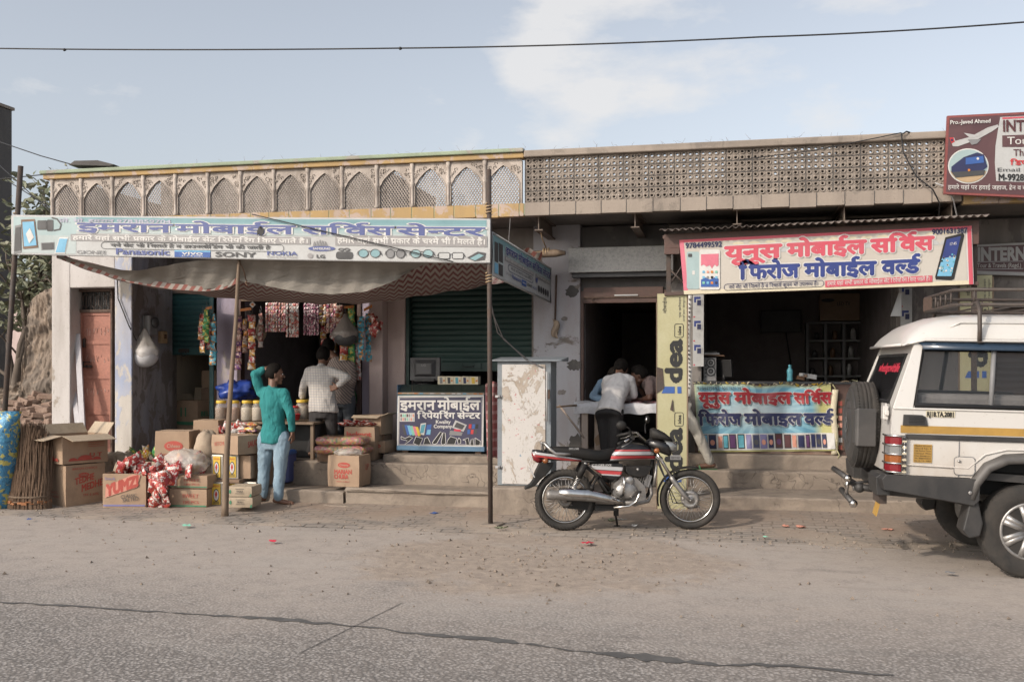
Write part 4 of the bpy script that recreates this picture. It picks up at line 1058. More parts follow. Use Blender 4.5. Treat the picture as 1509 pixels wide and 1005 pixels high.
# ---- narrow phone posters on the piers
def poster_strip(label,px0,px1,py0,py1,Y,n):
 o=thing('phone_poster',label,'poster',W((px0+px1)/2,py1,Y));mb=MB();a,b=W(px0,py0,Y),W(px1,py1,Y)
 mb.span((a.x,Y,b.z),(b.x,Y+.008,a.z),'sign_white');w=b.x-a.x;h=(a.z-b.z)/n
 for k in range(n):
  z=a.z-h*k
  mb.poly([(a.x+w*u,Y-.003,z-h*v)for u,v in((.12,.10),(.72,.10),(.72,.34),(.12,.34))],'sign_navy');mb.poly([(a.x+w*u,Y-.006,z-h*v)for u,v in((.30,.20),(.85,.20),(.85,.50),(.30,.50))],'pale_grey');mb.poly([(a.x+w*u,Y-.009,z-h*v)for u,v in((.40,.24),(.76,.24),(.76,.46),(.40,.46))],'navy')
  for q in range(4):mb.poly([(a.x+w*u,Y-.003,z-h*v)for u,v in((.25,.60+q*.06),(.7,.60+q*.06),(.7,.62+q*.06),(.25,.62+q*.06))],'pale_grey')
  mb.poly([(a.x+w*u,Y-.003,z-h*v)for u,v in((.05,.91),(.2,.91),(.2,.96),(.05,.96))],'crimson')
 mb.build('panel',o)
poster_strip('strip of white phone posters on the pier behind the yellow board',1021,1037,434,540,12.8,3)
poster_strip('strip of white phone posters on the pier behind the jeep',1327,1344,418,490,12.8,2)
o=thing('paper_banner','tilted narrow strip of printed paper hanging beside the yellow board','paper',W(1017,540,12.4));mb=MB();mb.grid([[W(x+1.2*math.sin(y*.06),y,12.3)for x in(1012.5,1018.5)]for y in range(434,585,6)],'white')
rs=random.Random(2)
for k in range(22):y=440+k*6.2;mb.poly([W(x+1.2*math.sin(y*.06),yy,12.29)for x,yy in((1014,y),(1014+rs.uniform(1,3.5),y+1),(1015+rs.uniform(0,2),y+rs.uniform(2,4.5)),(1014,y+3))],'dark_grey')
mb.build('sheet',o,solid=.002)
o=thing('hanging_card','white folded card hanging below the corner of the right shop board','card',W(1320,466,11.6));mb=MB();mb.loft([[W(1325,430,11.55),W(1328,431,11.62),W(1328,466,11.65),W(1312,466,11.52)],[W(1326,430,11.6),W(1329,431,11.66),W(1329,466,11.69),W(1313,466,11.56)]],'white',False);mb.build('sheet',o)
mb=MB();mb.cyl(W(1325,420,11.55),W(1326,432,11.57),.008,'pale_grey',n=6);mb.build('string',o)
# ---- travel agency boards at the right edge
YC=11.6
st_=thing('shop_sign','maroon and white travel agency board with an aeroplane on the right roof edge','sign',W(1450,290,YC))
mb=MB();q=[(1396,171),(1640,159),(1640,297),(1391,286)];b0=[W(x,y,YC)for x,y in q];mb.loft([b0,[p+Vector((0,.05,0))for p in b0]],'frame_maroon',False);mb.build('frame',st_)
mb=MB()
def cp(pts,m,lay=1):mb.poly([W(x,y,YC-.003*lay)for x,y in pts],m)
cp([(1399,174),(1638,162),(1638,293),(1394,283)],'maroon_print')
cp([(1474,173),(1471,190),(1467,215),(1466,240),(1468,267),(1638,274),(1638,165)],'sign_white',2)
cp([(1477,200),(1638,194),(1638,217),(1477,217)],'maroon_print',3);cp([(1477,173.5),(1638,165.5),(1638,168),(1477,176)],'sign_red',3)
def ct(s,x0,y0,x1,y1,h,m,**k):ptext(mb,YC,s,x0,y0,x1,h,m,yb1=y1,lay=5,**k)
ct('Pro.-Javed Ahmed',1400,183.5,1460,181,5.6,'white',wt=.02);ct('INTERNATIONAL',1477,194,1634,190,16,'maroon',wt=.04);ct('Tour & Travels',1484,213,1600,211,11,'white',wt=.015);ct('The Travel House',1493,230,1600,229,10,'maroon',wt=.01)
ct('डिफेंस कालोनी रोड',1489,243.5,1600,243,6.5,'red',wt=.02);ct('Email : International',1469,253,1600,253,5.5,'dark_grey');ct('M-9928',1471,266,1509,266.5,9.5,'black',wt=.03);ct('164321',1512,266.5,1550,267,9.5,'black',wt=.03)
ct('हमारे यहां पर हवाई जहाज, ट्रेन व बस की टिकिट बुक की जाती है',1397,279,1610,281,5.6,'white',wt=.01)
cp([(1400,204),(1406,203),(1408,208),(1430,202),(1456,188),(1470,184),(1472,187),(1462,194),(1440,206),(1412,216),(1404,216),(1402,210)],'pale_grey',3);cp([(1420,196),(1436,199),(1447,195),(1442,201),(1430,204)],'pale_grey',4);cp([(1426,206),(1446,205),(1440,212),(1432,214)],'grey',4);cp([(1399,203),(1405,203),(1407,209),(1402,212)],'red',4);cp([(1401,205),(1404,205),(1405,208),(1402,209)],'navy',5)
cp(ell(1427,245,30,26,30),'white',2);cp(ell(1427,245,28.5,24.5,30),'teal_print3',3)
E1=ell(1427,245,28,24,40)
cp([p for p in E1 if p[1]>252],'tan',4);cp([(1402,246),(1420,232),(1440,225),(1450,228),(1455,246),(1448,252),(1402,254)],'navy',5);cp([(1423,233),(1449,230),(1450,240),(1423,243)],'blue',6);cp([(1402,254),(1452,251),(1450,258),(1408,262)],'dark_grey',6);cp(ell(1441,234,2,2,8),'white',7);cp(ell(1428,251,2,2,8),'orange',7)
mb.build('panel',st_)
s2_=thing('shop_sign','narrow dark shutter board with white travel lettering behind the jeep','sign',W(1500,402,12.8));YD=12.8
mb=MB();q=[(1438,361),(1700,349),(1700,413),(1438,404)];b0=[W(x,y,YD)for x,y in q];mb.loft([b0,[p+Vector((0,.04,0))for p in b0]],'pale_grey',False)
mb.poly([W(x,y,YD-.003)for x,y in[(1438,364),(1700,352),(1700,407),(1438,399)]],'maroon_print')
ptext(mb,YD,'INTERNATIONAL',1440,384,1600,18,'pale_grey',yb1=381,wt=.05,lay=3);v,f=stroke2([(1438,386),(1508,385),(1508,396),(1438,397),(1438,386)],.9);mb.add([W(x,y,YD-.006)for x,y in v],f,'pale_grey');ptext(mb,YD,'Tour & Travels (Regd.)',1440,394.5,1505,6.5,'white',yb1=394,wt=.01,lay=3);mb.build('panel',s2_)
# ====== GOODS IN FRONT OF THE LEFT STORE
t=NT('card');v=t.mapping((1,1,1));a=t.noise(5,6,.6,v)
col=t.mix(t.ramp(a,.35,.7),(.36,.255,.175),(.29,.20,.135));col=t.mix(t.math('MULTIPLY',t.ramp(t.noise(22,4,.7),.58,.75),.35),col,(.17,.115,.08))
t.bump(t.noise(9,5),.25,.01);t.done('card',col,.85)
pm('card_dark',(.23,.155,.105),(.18,.12,.085),.85,scale=4);pm('card_pale',(.42,.34,.25),(.36,.29,.21),.85,scale=4);pm('card_inside',(.30,.225,.16),None,.9)
pm('print_red',(.42,.075,.055),None,.7,amt=.1,bump=.02);pm('print_green',(.07,.23,.13),None,.7,amt=.1,bump=.02)
def foil(key,c,c2,c3=(.62,.58,.52),sc=16):
 t=NT(key);oi=t.n('ShaderNodeObjectInfo');ad=t.n('ShaderNodeVectorMath',operation='ADD');cb=t.n('ShaderNodeCombineXYZ');t.l(t.math('MULTIPLY',oi.outputs['Random'],37.0),cb.inputs[0]);t.l(t.tc.outputs['Object'],ad.inputs[0]);t.l(cb.outputs[0],ad.inputs[1]);V_=ad.outputs[0]
 b=t.noise(sc,2,.5,V_,1.0);col=t.mix(t.ramp(b,.50,.54),c,c2);b2=t.noise(sc*1.5,3,.6,V_,.5)
 col=t.mix(t.ramp(b2,.525,.55),col,c3);b3=t.noise(sc*3.5,2,.6,V_);col=t.mix(t.math('MULTIPLY',t.ramp(b3,.60,.64),.6),col,tuple(x*.3 for x in c));t.bump(t.noise(24,4,.6,V_),.6,.02);t.b.inputs['Metallic'].default_value=.15;t.done(key,col,.32)
foil('foil_red',(.30,.03,.035),(.36,.06,.04),(.56,.52,.48));foil('foil_orange',(.52,.20,.04),(.55,.34,.06));foil('foil_green',(.05,.27,.10),(.09,.34,.13),(.60,.50,.12));foil('foil_blue',(.05,.25,.36),(.10,.36,.46),(.46,.20,.05))
foil('foil_purple',(.10,.035,.12),(.15,.05,.17),(.52,.34,.28));foil('foil_silver',(.44,.42,.41),(.58,.55,.52),(.42,.12,.10));foil('foil_pink',(.34,.10,.17),(.06,.03,.05),(.62,.54,.55),30);foil('foil_mix',(.50,.22,.14),(.55,.47,.40),(.38,.10,.22),30);foil('foil_maroon',(.26,.07,.07),(.44,.26,.2),(.5,.42,.36),26);foil('foil_yellow',(.58,.40,.06),(.45,.12,.05))
def clear(key,col,rough=.15,alpha=.35):
 t=NT(key);t.bump(t.noise(14,5,.6),.7,.03);t.b.inputs['Alpha'].default_value=alpha;t.b.inputs['Specular IOR Level'].default_value=.8;t.done(key,col,rough)
clear('clear_bag',(.72,.68,.63),.2,.42);clear('grey_bag',(.30,.27,.25),.3,.8);clear('milky_bag',(.66,.64,.61),.35,.62);clear('jar_plastic',(.60,.55,.48),.12,.30)
pm('blue_bag',(.018,.045,.24),(.03,.07,.33),.3,scale=4,bump=.3);pm('white_sack',(.58,.58,.60),(.48,.48,.50),.5,scale=4,bump=.3);pm('gunny',(.40,.32,.24),(.32,.25,.19),.95,scale=5,bump=.4,fine=90)
def carton(label,px0,px1,yt,yb,Y,depth,rot=0.,m='card',texts=(),flaps=None,group=None,z0=None,name='cardboard_box',tape=True,deco=None):
 """box whose front face spans the given photograph pixels at distance Y"""
 a,b=W(px0,yt,Y),W(px1,yb,Y);w=(b.x-a.x);h=a.z-b.z;zb=b.z if z0 is None else z0;h=a.z-zb
 c=Vector(((a.x+b.x)/2,Y+depth/2,zb));o=thing(name,label,'box',c,R(rot),group)
 mb=MB();D=depth
 if flaps:
  t_=.006
  for q in(((-w/2,-D/2,0),(w/2,-D/2+t_,h)),((-w/2,D/2-t_,0),(w/2,D/2,h)),((-w/2,-D/2+t_,0),(-w/2+t_,D/2-t_,h)),((w/2-t_,-D/2+t_,0),(w/2,D/2-t_,h)),((-w/2+t_,-D/2+t_,0),(w/2-t_,D/2-t_,.012))):mb.span(q[0],q[1],m)
 else:
  n=5;rs=random.Random(len(label));R_=[]
  for k in range(n+1):
   f=k/n;bl_=.006*math.sin(math.pi*f);zz=h*f
   R_.append([(-w/2-bl_,-D/2-bl_,zz),(w/2+bl_,-D/2-bl_,zz),(w/2+bl_,D/2+bl_,zz),(-w/2-bl_,D/2+bl_,zz)])
  mb.loft(R_,m,False)
  if tape:mb.span((-w/2,-.012,h),(w/2,.012,h+.002),'card_pale');mb.span((-.5*w,-.002,h+.0005),(.5*w,.002,h+.0025),'card_dark')
 FM={'f':lambda u,v,l=1:Vector((-w/2+u*w,-D/2-.0075-.002*l,v*h)),'r':lambda u,v,l=1:Vector((w/2+.0075+.002*l,-D/2+u*D,v*h)),'l':lambda u,v,l=1:Vector((-w/2-.0075-.002*l,D/2-u*D,v*h))}
 for s,fc,u0,v0,u1,hh,mm,kw in texts:text(mb,FM[fc],s,u0,v0,u1,hh,mm,res=30,**kw)
 if deco:deco(mb,FM,w,h,D)
 mb.build('body',o,local=True,bev=.004 if not flaps else 0)
 if flaps:
  for f,ang,ln in flaps:
   mb=MB();L_=w if f in 'fb' else D
   if f in 'fb':
    s=-1 if f=='f' else 1;mb.add([(-L_/2,0,0),(L_/2,0,0),(L_/2-.01,s*ln*math.cos(R(ang)),ln*math.sin(R(ang))),(-L_/2+.01,s*ln*math.cos(R(ang)),ln*math.sin(R(ang)))],[(0,1,2,3)],'card_pale');off=Vector((0,s*D/2,h))
   else:
    s=-1 if f=='l' else 1;mb.add([(0,-L_/2,0),(0,L_/2,0),(s*ln*math.cos(R(ang)),L_/2-.01,ln*math.sin(R(ang))),(s*ln*math.cos(R(ang)),-L_/2+.01,ln*math.sin(R(ang)))],[(0,1,2,3)],'card_pale');off=Vector((s*w/2,0,h))
   mb.v=[p+off for p in mb.v];mb.build('flap',o,local=True,solid=.006)
 return o
def rd(mb,FM,fc,pts,m,l=1):mb.poly([FM[fc](u,v,l)for u,v in pts],m)
def logo(fc,cx,cy,rx,ry,m='print_red'):
 return lambda mb,FM,w,h,D:(rd(mb,FM,fc,ell(cx,cy,rx,ry,20),m),text(mb,FM[fc],'Chheeo',cx-rx*.7,cy-ry*.3,cx+rx*.7,ry*.7,'card_pale',lay=2))
def d_mount(mb,FM,w,h,D):
 for fc in 'fl':
  v,f=[],[]
  for k,(c,r_)in enumerate(((.22,.10),(.48,.17),(.74,.10))):rd(mb,FM,fc,[(c+r_*math.cos(R(a)),.10+r_*1.1*math.sin(R(a)))for a in range(0,181,15)],'print_red',1+k)
 for k in range(3):rd(mb,FM,'f',[(.55,.72-k*.07),(.92,.72-k*.07),(.92,.735-k*.07),(.55,.735-k*.07)],'print_red')
P0=dict(wt=.04)
carton('big closed carton printed with slanting red words below the open carton',68,122,684,748,10.42,.42,66,texts=[('TEDHE','f',.22,.52,.72,.15,'print_red',dict(wt=.06,y1=.62)),('MEDHE','f',.38,.34,.94,.16,'print_red',dict(wt=.06,y1=.46)),('TM 1-50%','f',.42,.22,.84,.06,'print_red',dict(wt=.02)),('BAKERS CHOICE','f',.15,.88,.8,.05,'print_red',{}),('SNACKS','l',.2,.30,.6,.06,'print_red',{}),('NET WEIGHT','l',.2,.2,.7,.05,'print_red',{})],deco=lambda mb,FM,w,h,D:(rd(mb,FM,'f',ell(.45,.74,.14,.06),'print_red'),text(mb,FM['f'],'balaji',.36,.72,.54,.06,'card',lay=2)),z0=.012)
zz_=W(110,684,10.42).z+.008
carton('open carton with drooping flaps and red hill print on top of another carton',62,124,641,684,10.40,.46,64,deco=d_mount,flaps=[('f',-14,.22),('l',-12,.22),('r',55,.16),('b',50,.15)],z0=zz_,texts=[('U T','f',.58,.22,.86,.13,'print_red',dict(wt=.03)),('BHUJIA SEV','f',.45,.80,.92,.05,'print_red',{})])
def d_yumz(mb,FM,w,h,D):
 rd(mb,FM,'f',[(.06,.30),(.80,.60),(.88,.96),(.70,.98),(.08,.62)],'salmon');text(mb,FM['f'],'YUMZ!',.10,.36,.84,.30,'print_red',wt=.08,y1=.66,lay=2);rd(mb,FM,'f',[(.02,.05),(.98,.05),(.98,.10),(.02,.10)],'violet')
carton('open snack carton lettered YUMZ in front of the red packets',151,208,697,750,10.42,.30,12,texts=[('CLASSIC','f',.42,.27,.80,.10,'dark_grey',dict(y1=.33)),('SALTED','f',.46,.17,.84,.10,'dark_grey',dict(y1=.23)),('Snack','f',.05,.82,.3,.08,'violet',{})],deco=d_yumz,z0=.012,flaps=[('b',60,.12)])
GB=dict(texts=[('SWEET','f',.35,.55,.8,.2,'print_red',{}),('100 PCS','f',.35,.25,.8,.14,'print_red',{})],deco=lambda mb,FM,w,h,D:rd(mb,FM,'f',[(0,.08),(1,.08),(1,.16),(0,.16)],'print_green'))
carton('lower of two flat green-lined cartons beside the red packets',250,302,720,747,10.55,.30,4,z0=.014,**GB)
carton('upper of two flat green-lined cartons under the clear bag of snacks',252,304,700,720,10.56,.30,2,z0=W(270,720,10.55).z+.006,**GB)
carton('carton with a red oval emblem behind the clear bag of snacks',228,274,635,700,10.95,.34,8,texts=[('SOSA STICKS','f',.22,.40,.84,.09,'print_red',dict(wt=.02)),('NAMKEEN','f',.30,.28,.75,.06,'print_red',{})],deco=logo('f',.55,.66,.28,.12))
carton('small plain carton leaning behind the beige sack',284,318,619,652,11.35,.3,8,z0=.47)
carton('wide carton with a red stamp on top of the oil tins',311,366,641,669,10.82,.34,-24,texts=[('KETCHUP','f',.12,.4,.6,.2,'print_red',dict(y1=.5)),('SAUCE','r',.4,.35,.9,.3,'print_red',dict(wt=.04,y1=.5))],z0=W(330,669,10.82).z)
carton('plain brown carton standing beside the oil tins',350,369,671,706,10.9,.28,0,z0=W(350,706,10.82).z)
carton('carton with a white label behind the man in teal',369,392,668,716,11.1,.3,0,deco=lambda mb,FM,w,h,D:(rd(mb,FM,'f',[(.05,.62),(.5,.62),(.5,.92),(.05,.92)],'white'),text(mb,FM['f'],'C',.12,.68,.30,.18,'print_green',wt=.06,lay=2)))
for lab,y0,y1,r_ in(('lower of two flat pale cartons beside the wooden pole',732,748,2),('upper of two flat pale cartons beside the wooden pole',716.5,732,0)):
 carton(lab,334,368,y0,y1,10.35,.30,r_+6,'card_pale',texts=[('MASALA','f',.38,.42,.66,.24,'dark_grey',{})],deco=lambda mb,FM,w,h,D:(rd(mb,FM,'f',[(.34,.3),(.70,.3),(.70,.34),(.34,.34)],'dark_grey'),rd(mb,FM,'f',[(.34,.76),(.70,.76),(.70,.80),(.34,.80)],'dark_grey'),rd(mb,FM,'f',ell(.12,.5,.05,.2,12),'print_green'),rd(mb,FM,'f',[(.9,.0),(1,0),(1,.3),(.95,.3)],'print_green')),z0=max(.012,W(350,y1,10.35).z+.004))
carton('carton marked MARIAN CHURA on the lower step',484,530,671,715.5,11.06,.34,-2,texts=[('MARIAN','f',.20,.42,.78,.13,'print_red',dict(wt=.05)),('CHURA','f',.20,.26,.66,.13,'print_red',dict(wt=.05)),('mono sodium','f',.28,.15,.7,.05,'print_red',{}),('UP','r',.5,.5,.8,.2,'print_red',{})],deco=logo('f',.52,.70,.20,.09),z0=.245)
carton('carton under the candy packs on the step',468,512,660,682,11.5,.3,0,'card_dark',z0=.49)
carton('orange-brown carton lettered Jackpot topped with red packets',507,550,629,684,11.75,.32,4,texts=[('Jackpot','f',.06,.72,.90,.14,'print_red',dict(wt=.06)),('CHOCO','f',.1,.35,.6,.08,'print_red',{})],z0=.49)
carton('small open carton of oddments on top behind the Jackpot carton',522,566,612,640,11.98,.3,-10,flaps=[('f',-20,.08),('r',20,.1)],z0=W(540,640,11.98).z)
carton('brown carton with a red print standing by the store pillar',546,570,650,683,11.92,.3,-8,'card',z0=.57,deco=logo('f',.55,.6,.22,.16))
carton('carton on the shelf height behind the Jackpot carton',526,569,640,660,12.1,.2,-6,'card_dark',z0=W(540,661,12.1).z)
carton('carton with green print inside the storeroom under the teal shutter',260,299,590,640,13.1,.34,-16,texts=[('I I','f',.2,.4,.5,.3,'print_green',dict(wt=.06)),('BELLS','r',.15,.4,.9,.18,'print_green',dict(wt=.03))],deco=lambda mb,FM,w,h,D:rd(mb,FM,'f',[(0,.05),(1,.05),(1,.18),(0,.18)],'print_green'),flaps=[('b',85,.18),('l',60,.1)],z0=W(270,628,13.1).z)
carton('plain carton at the bottom inside the storeroom',262,304,624,668,13.12,.36,-6,'card',z0=.47)
carton('middle carton of the pile inside the storeroom',296,318,572,668,13.3,.34,4,'card_dark',z0=.47)
carton('top carton of the pile inside the storeroom',298,320,546,572,13.35,.3,-4,'card',z0=W(300,572,13.3).z+.005)
# oil tins with a yellow label
def tin(label,px0,px1,yt,yb,Y,rot,z0=None):
 a,b=W(px0,yt,Y),W(px1,yb,Y);w=b.x-a.x;zb=b.z if z0 is None else z0;h=a.z-zb
 o=thing('oil_tin',label,'tin',((a.x+b.x)/2,Y+w/2,zb),R(rot),'square oil tins')
 mb=MB();mb.box((0,0,h/2),(w,w,h),'tin_metal');mb.box((0,0,h+.004),(w*.96,w*.96,.008),'tin_metal');F=lambda u,v,l=1:Vector((u*w/2,-w/2-.006-.002*l,v*h))
 mb.poly([F(-.62,.08),F(.62,.08),F(.62,.96),F(-.62,.96)],'yellow');mb.poly([F(x,y,2)for x,y in ell(0,.48,.44,.27,20)],'dark_grey');mb.poly([F(x,y,3)for x,y in ell(0,.48,.36,.225,20)],'white');mb.poly([F(x,y,4)for x,y in[(-.05,.66),(.1,.62),(.2,.5),(.06,.42),(0,.30),(-.08,.42),(-.2,.5),(-.1,.58)]],'red');text(mb,F,'SHUDDH',-.5,.82,.5,.08,'red',wt=.03,lay=2,res=24)
 for k in range(4):mb.poly([F(-.45,.20-k*.03,2),F(.45,.20-k*.03,2),F(.45,.215-k*.03,2),F(-.45,.215-k*.03,2)],'dark_grey')
 mb.build('body',o,local=True,bev=.006)
 return o
pm('tin_metal',(.42,.40,.36),(.30,.26,.22),.38,metal=.7,scale=5)
zt_=W(320,711,10.8).z
tin('upper left oil tin with yellow label behind the wooden pole',312,331,671,706,10.8,-10);tin('upper right oil tin with yellow label behind the wooden pole',333,350,671,706,10.84,6)
tin('lower left oil tin with yellow label behind the wooden pole',309,328,711,747,10.72,4,.02);tin('lower oil tin with yellow label behind the two flat pale cartons',333,352,711,747,10.86,-4,.02);tin('lower oil tin with yellow label nearest the man in teal',358,377,711,747,10.9,2,.02)
carton('thin tray separating the upper and lower oil tins',309,352,706,711,10.78,.3,0,'card_dark',z0=zt_)
# ---- packets: one pillow pouch, copied
def pouch(mb,w,h,th,m,M=None,zig=True):
 rows=[]
 for i in range(9):
  f=i/8;e=math.sin(math.pi*f)**.55;ww=w/2*(1-.10*math.sin(math.pi*f));row=[]
  for j in range(13):
   a=2*math.pi*j/12;x=ww*math.cos(a);sgn=math.sin(a);y=th/2*e*(abs(sgn)**.8)*(1 if sgn>0 else-1)
   row.append(Vector((x,y,-h/2+h*f+.004*math.sin(x*90)*(1-e))))
  rows.append(row)
 for r in rows:r.pop()
 mb.loft(rows,m,True,(False,False),M=M)
FOILS={}
def pouch_obj(m,w,h,th,parent,name='packet'):
 k=(m,w,h)
 if k not in FOILS:
  mb=MB();pouch(mb,w,h,th,m);o=mb.build(name,parent,local=True);FOILS[k]=o.data;return o
 o=bpy.data.objects.new(name,FOILS[k]);COL.objects.link(o);o.parent=parent;return o
def strip_of(label,m,px,py0,py1,Y,n,group,seed=0,m2=None,wpx=12):
 a,b=W(px,py0,Y),W(px,py1,Y);h=(a.z-b.z)/n;w=wpx/FPX*13.3;rs=random.Random(seed+n)
 o=thing('packet_strip',label,'snack packets',a,0,group)
 for k in range(n):
  q=pouch_obj(m if(k%2==0 or not m2)else m2,round(w,3),round(h*.99,3),.032,o);q.location=(rs.uniform(-.006,.006),rs.uniform(-.01,.01),-h*(k+.5));q.rotation_euler=(rs.uniform(-.18,.18),rs.uniform(-.10,.10),rs.uniform(-.45,.45))
 mb=MB();mb.tube([(0,.0,.10),(.012,0,.06),(0,0,0)],.003,'wire_grey',5);mb.build('hook',o,local=True)
 return o
GS='strips of snack packets hanging round the store opening'
YS=12.55
strip_of('purple and red packet strip hanging on the lilac pier','foil_purple',351,466,545,YS,9,GS,1,'foil_maroon',12)
strip_of('bright red packet strip hanging left in the store opening','foil_red',371,464,545,YS,8,GS,2,'foil_orange',13)
strip_of('red packet strip hanging in front of the teal shutter','foil_red',298,462,520,12.5,6,GS,3,'foil_orange',12)
strip_of('green packet strip hanging in front of the teal shutter','foil_green',304,456,505,12.45,5,GS,4,None,11)
strip_of('blue packet strip hanging in front of the teal shutter frame','foil_blue',314,462,538,12.5,7,GS,5,None,12)
strip_of('short mixed packet strip between the red and blue strips by the teal shutter','foil_mix',308,470,515,12.55,4,GS,13,'foil_red',11)
strip_of('longer blue packet strip at the right of the store opening','foil_blue',532,466,531,12.4,8,GS,6,None,11)
strip_of('narrow blue packet strip beside the longer one at the store opening','foil_blue',543,462,533,12.5,7,GS,7,'foil_blue',10)
strip_of('orange packet strip hanging below the grey bag','foil_orange',507,500,533,12.5,3,GS,8,'foil_red',13)
strip_of('green packet strip hanging beside the grey bag','foil_green',518,450,560,12.55,9,GS,9,None,12)
strip_of('silvery packet strip half hidden behind the green strip','foil_silver',528,505,560,12.6,5,GS,10,None,9)
strip_of('dark packet strip high in the store opening beside the grey bag','foil_maroon',500,450,486,12.6,4,GS,11,'foil_yellow',12)
o=thing('packet_bunch','bunch of red packets hooked on the right store pillar','snack packets',W(553,462,12.45));rs=random.Random(4)
for k in range(7):q=pouch_obj('foil_red',.10,.13,.03,o);q.location=(rs.uniform(-.06,.06),rs.uniform(-.03,.03),-.05-.033*k);q.rotation_euler=(rs.uniform(-.5,.5),rs.uniform(-.9,.9),rs.uniform(-.5,.5))
strip_of('maroon packet strip hanging inside left of the sachet sheets','foil_maroon',384,462,512,12.75,6,GS,21,'foil_silver',9)
strip_of('yellow packet strip hanging between the pink and maroon sachet sheets','foil_yellow',476,470,508,12.8,4,GS,22,'foil_red',10)
strip_of('silver packet strip hanging behind the grey bag','foil_silver',490,470,520,12.85,5,GS,23,None,10)
strip_of('orange packet strip beside the bright red one','foil_orange',361,470,520,12.7,6,GS,24,'foil_maroon',9)
# hanging sheets of sachets
def sachets(label,m,px0,px1,py0,py1,Y,nx,ny,m2=None):
 a,b=W(px0,py0,Y),W(px1,py1,Y);o=thing('sachet_sheet',label,'sachets',W((px0+px1)/2,py0,Y),0,'sheets of sachets hanging in the store');mb=MB();cw,ch=(b.x-a.x)/nx,(a.z-b.z)/ny;rs=random.Random(nx*7+ny)
 for i in range(nx):
  for j in range(ny):
   M=Matrix.Translation((a.x+cw*(i+.5),Y+.012*math.sin(i*1.3)+rs.uniform(-.006,.006),a.z-ch*(j+.5)))@Euler((rs.uniform(-.25,.25),0,rs.uniform(-.3,.3))).to_matrix().to_4x4()
   pouch(mb,cw*1.05,ch*.98,.018,m if(not m2 or(i+j)%3)else m2,M)
 mb.build('sheet',o);return o
sachets('broad sheet of orange and white sachets left in the store','foil_mix',391,421,446,489,12.7,8,8,'foil_silver');sachets('silver sachet sheet with a fringed foot in the store','foil_silver',421,441,447,497,12.6,5,10);sachets('pink and black sachet sheet in the middle of the store','foil_pink',447,470,447,494,12.65,6,9)
sachets('narrow yellow and red sachet sheet in the store','foil_yellow',470,480,447,476,12.7,2,5,'foil_silver');sachets('maroon sachet sheet left of the grey bag','foil_maroon',481,496,447,491,12.68,3,6,'foil_pink')
# heap of red packets over the cartons
GR='red snack packets heaped over the cartons';rs=random.Random(21)
def loose(m,c,e,label,group,w=.13,h=.17):
 o=pouch_obj(m,w,h,.05,None,'snack_packet');o.location=c;o.rotation_euler=e;return tag(o,label,'snack packet',group)
heap=[(178,690),(186,684),(196,682),(205,687),(214,690),(221,695),(228,692),(236,690),(246,694),(256,690),(264,696),(192,694),(208,698),(222,706),(233,702),(245,703),(254,704),(226,716),(236,714),(228,727),(240,724),(231,738),(243,734),(222,744),(234,746),(246,742),(278,694),(200,676),(238,680)]
for k,(x,y)in enumerate(heap):
 p=W(x,y,10.36+rs.uniform(0,.18)+(0 if y>700 else .12));p.z=max(p.z,.05)
 loose('foil_red',p,(rs.uniform(-.7,.7),rs.uniform(-1.4,1.4),rs.uniform(-.7,.7)),'red and white snack packet in the heap beside the YUMZ carton',GR)
for k in range(8):
 x,y=rs.uniform(196,232),rs.uniform(658,674);p=W(x,y,11.1+rs.uniform(0,.2));loose('foil_green' if k%2 else 'foil_yellow',p,(rs.uniform(-1,1),rs.uniform(-1,1),rs.uniform(-1,1)),('dark green' if k%2 else 'yellow')+' snack packet lying on the heap before the meter wall','green and yellow packets on the heap',.1,.14)
for k in range(12):
 x,y=rs.uniform(318,352),rs.uniform(625,638);p=W(x,y,11.35+rs.uniform(0,.2));loose('foil_red' if k%3 else 'foil_silver',p,(rs.uniform(-.8,.8),rs.uniform(-1.4,1.4),rs.uniform(-.6,.6)),'small '+('red' if k%3 else 'silver')+' packet piled below the row of jars','packets piled below the jars',.09,.12)
for k in range(16):
 x,y=360+(k%2)*10+rs.uniform(-3,3),648-(k//2)*3.3;p=W(x,y,11.2+rs.uniform(-.03,.05));m_=['foil_red','foil_purple','foil_silver','foil_yellow'][k%4]
 loose(m_,p,(R(90)+rs.uniform(-.15,.15),rs.uniform(-.2,.2),R(90)+rs.uniform(-.3,.3)),{'foil_red':'red','foil_purple':'purple','foil_silver':'silver','foil_yellow':'yellow'}[m_]+' packet in the flat stack beside the man in teal','flat stack of packets',.10,.13)
for k in range(7):
 p=W(507+k*6.5,625-(k%2)*3,11.85);loose('foil_red',p,(R(80)+rs.uniform(-.2,.2),rs.uniform(-.3,.3),rs.uniform(-.5,.5)),'glossy red packet lying on the Jackpot carton','red packets on the Jackpot carton',.11,.15)
def lump(name,label,cat,c,r,m,seed,amp=.18,z_flat=True,group=None,neck=None,n=26,solid=0.,freq=3.2,part='sack'):
 o=thing(name,label,cat,c,0,group);mb=MB();rows=[]
 for i in range(n//2+1):
  f=i/(n//2);ph=math.pi*f;row=[]
  for j in range(n):
   a=2*math.pi*j/n;d=Vector((math.sin(ph+.001)*math.cos(a),math.sin(ph+.001)*math.sin(a),-math.cos(ph)))
   q=1+amp*noise.noise(d*freq+Vector((seed,seed*1.7,0)))+amp*.5*noise.noise(d*freq*2.6+Vector((seed,0,5)))
   p=Vector((d.x*r[0]*q,d.y*r[1]*q,r[2]+d.z*r[2]*q))
   if neck and f>neck:
    k=(f-neck)/(1-neck);p.x*=1-.0*k;p.z+=r[2]*.9*k**1.4
   if z_flat:p.z=max(p.z,.0+.004)
   row.append(p)
  rows.append(row)
 mb.loft(rows,m,True);mb.build(part,o,local=True,solid=solid);return o
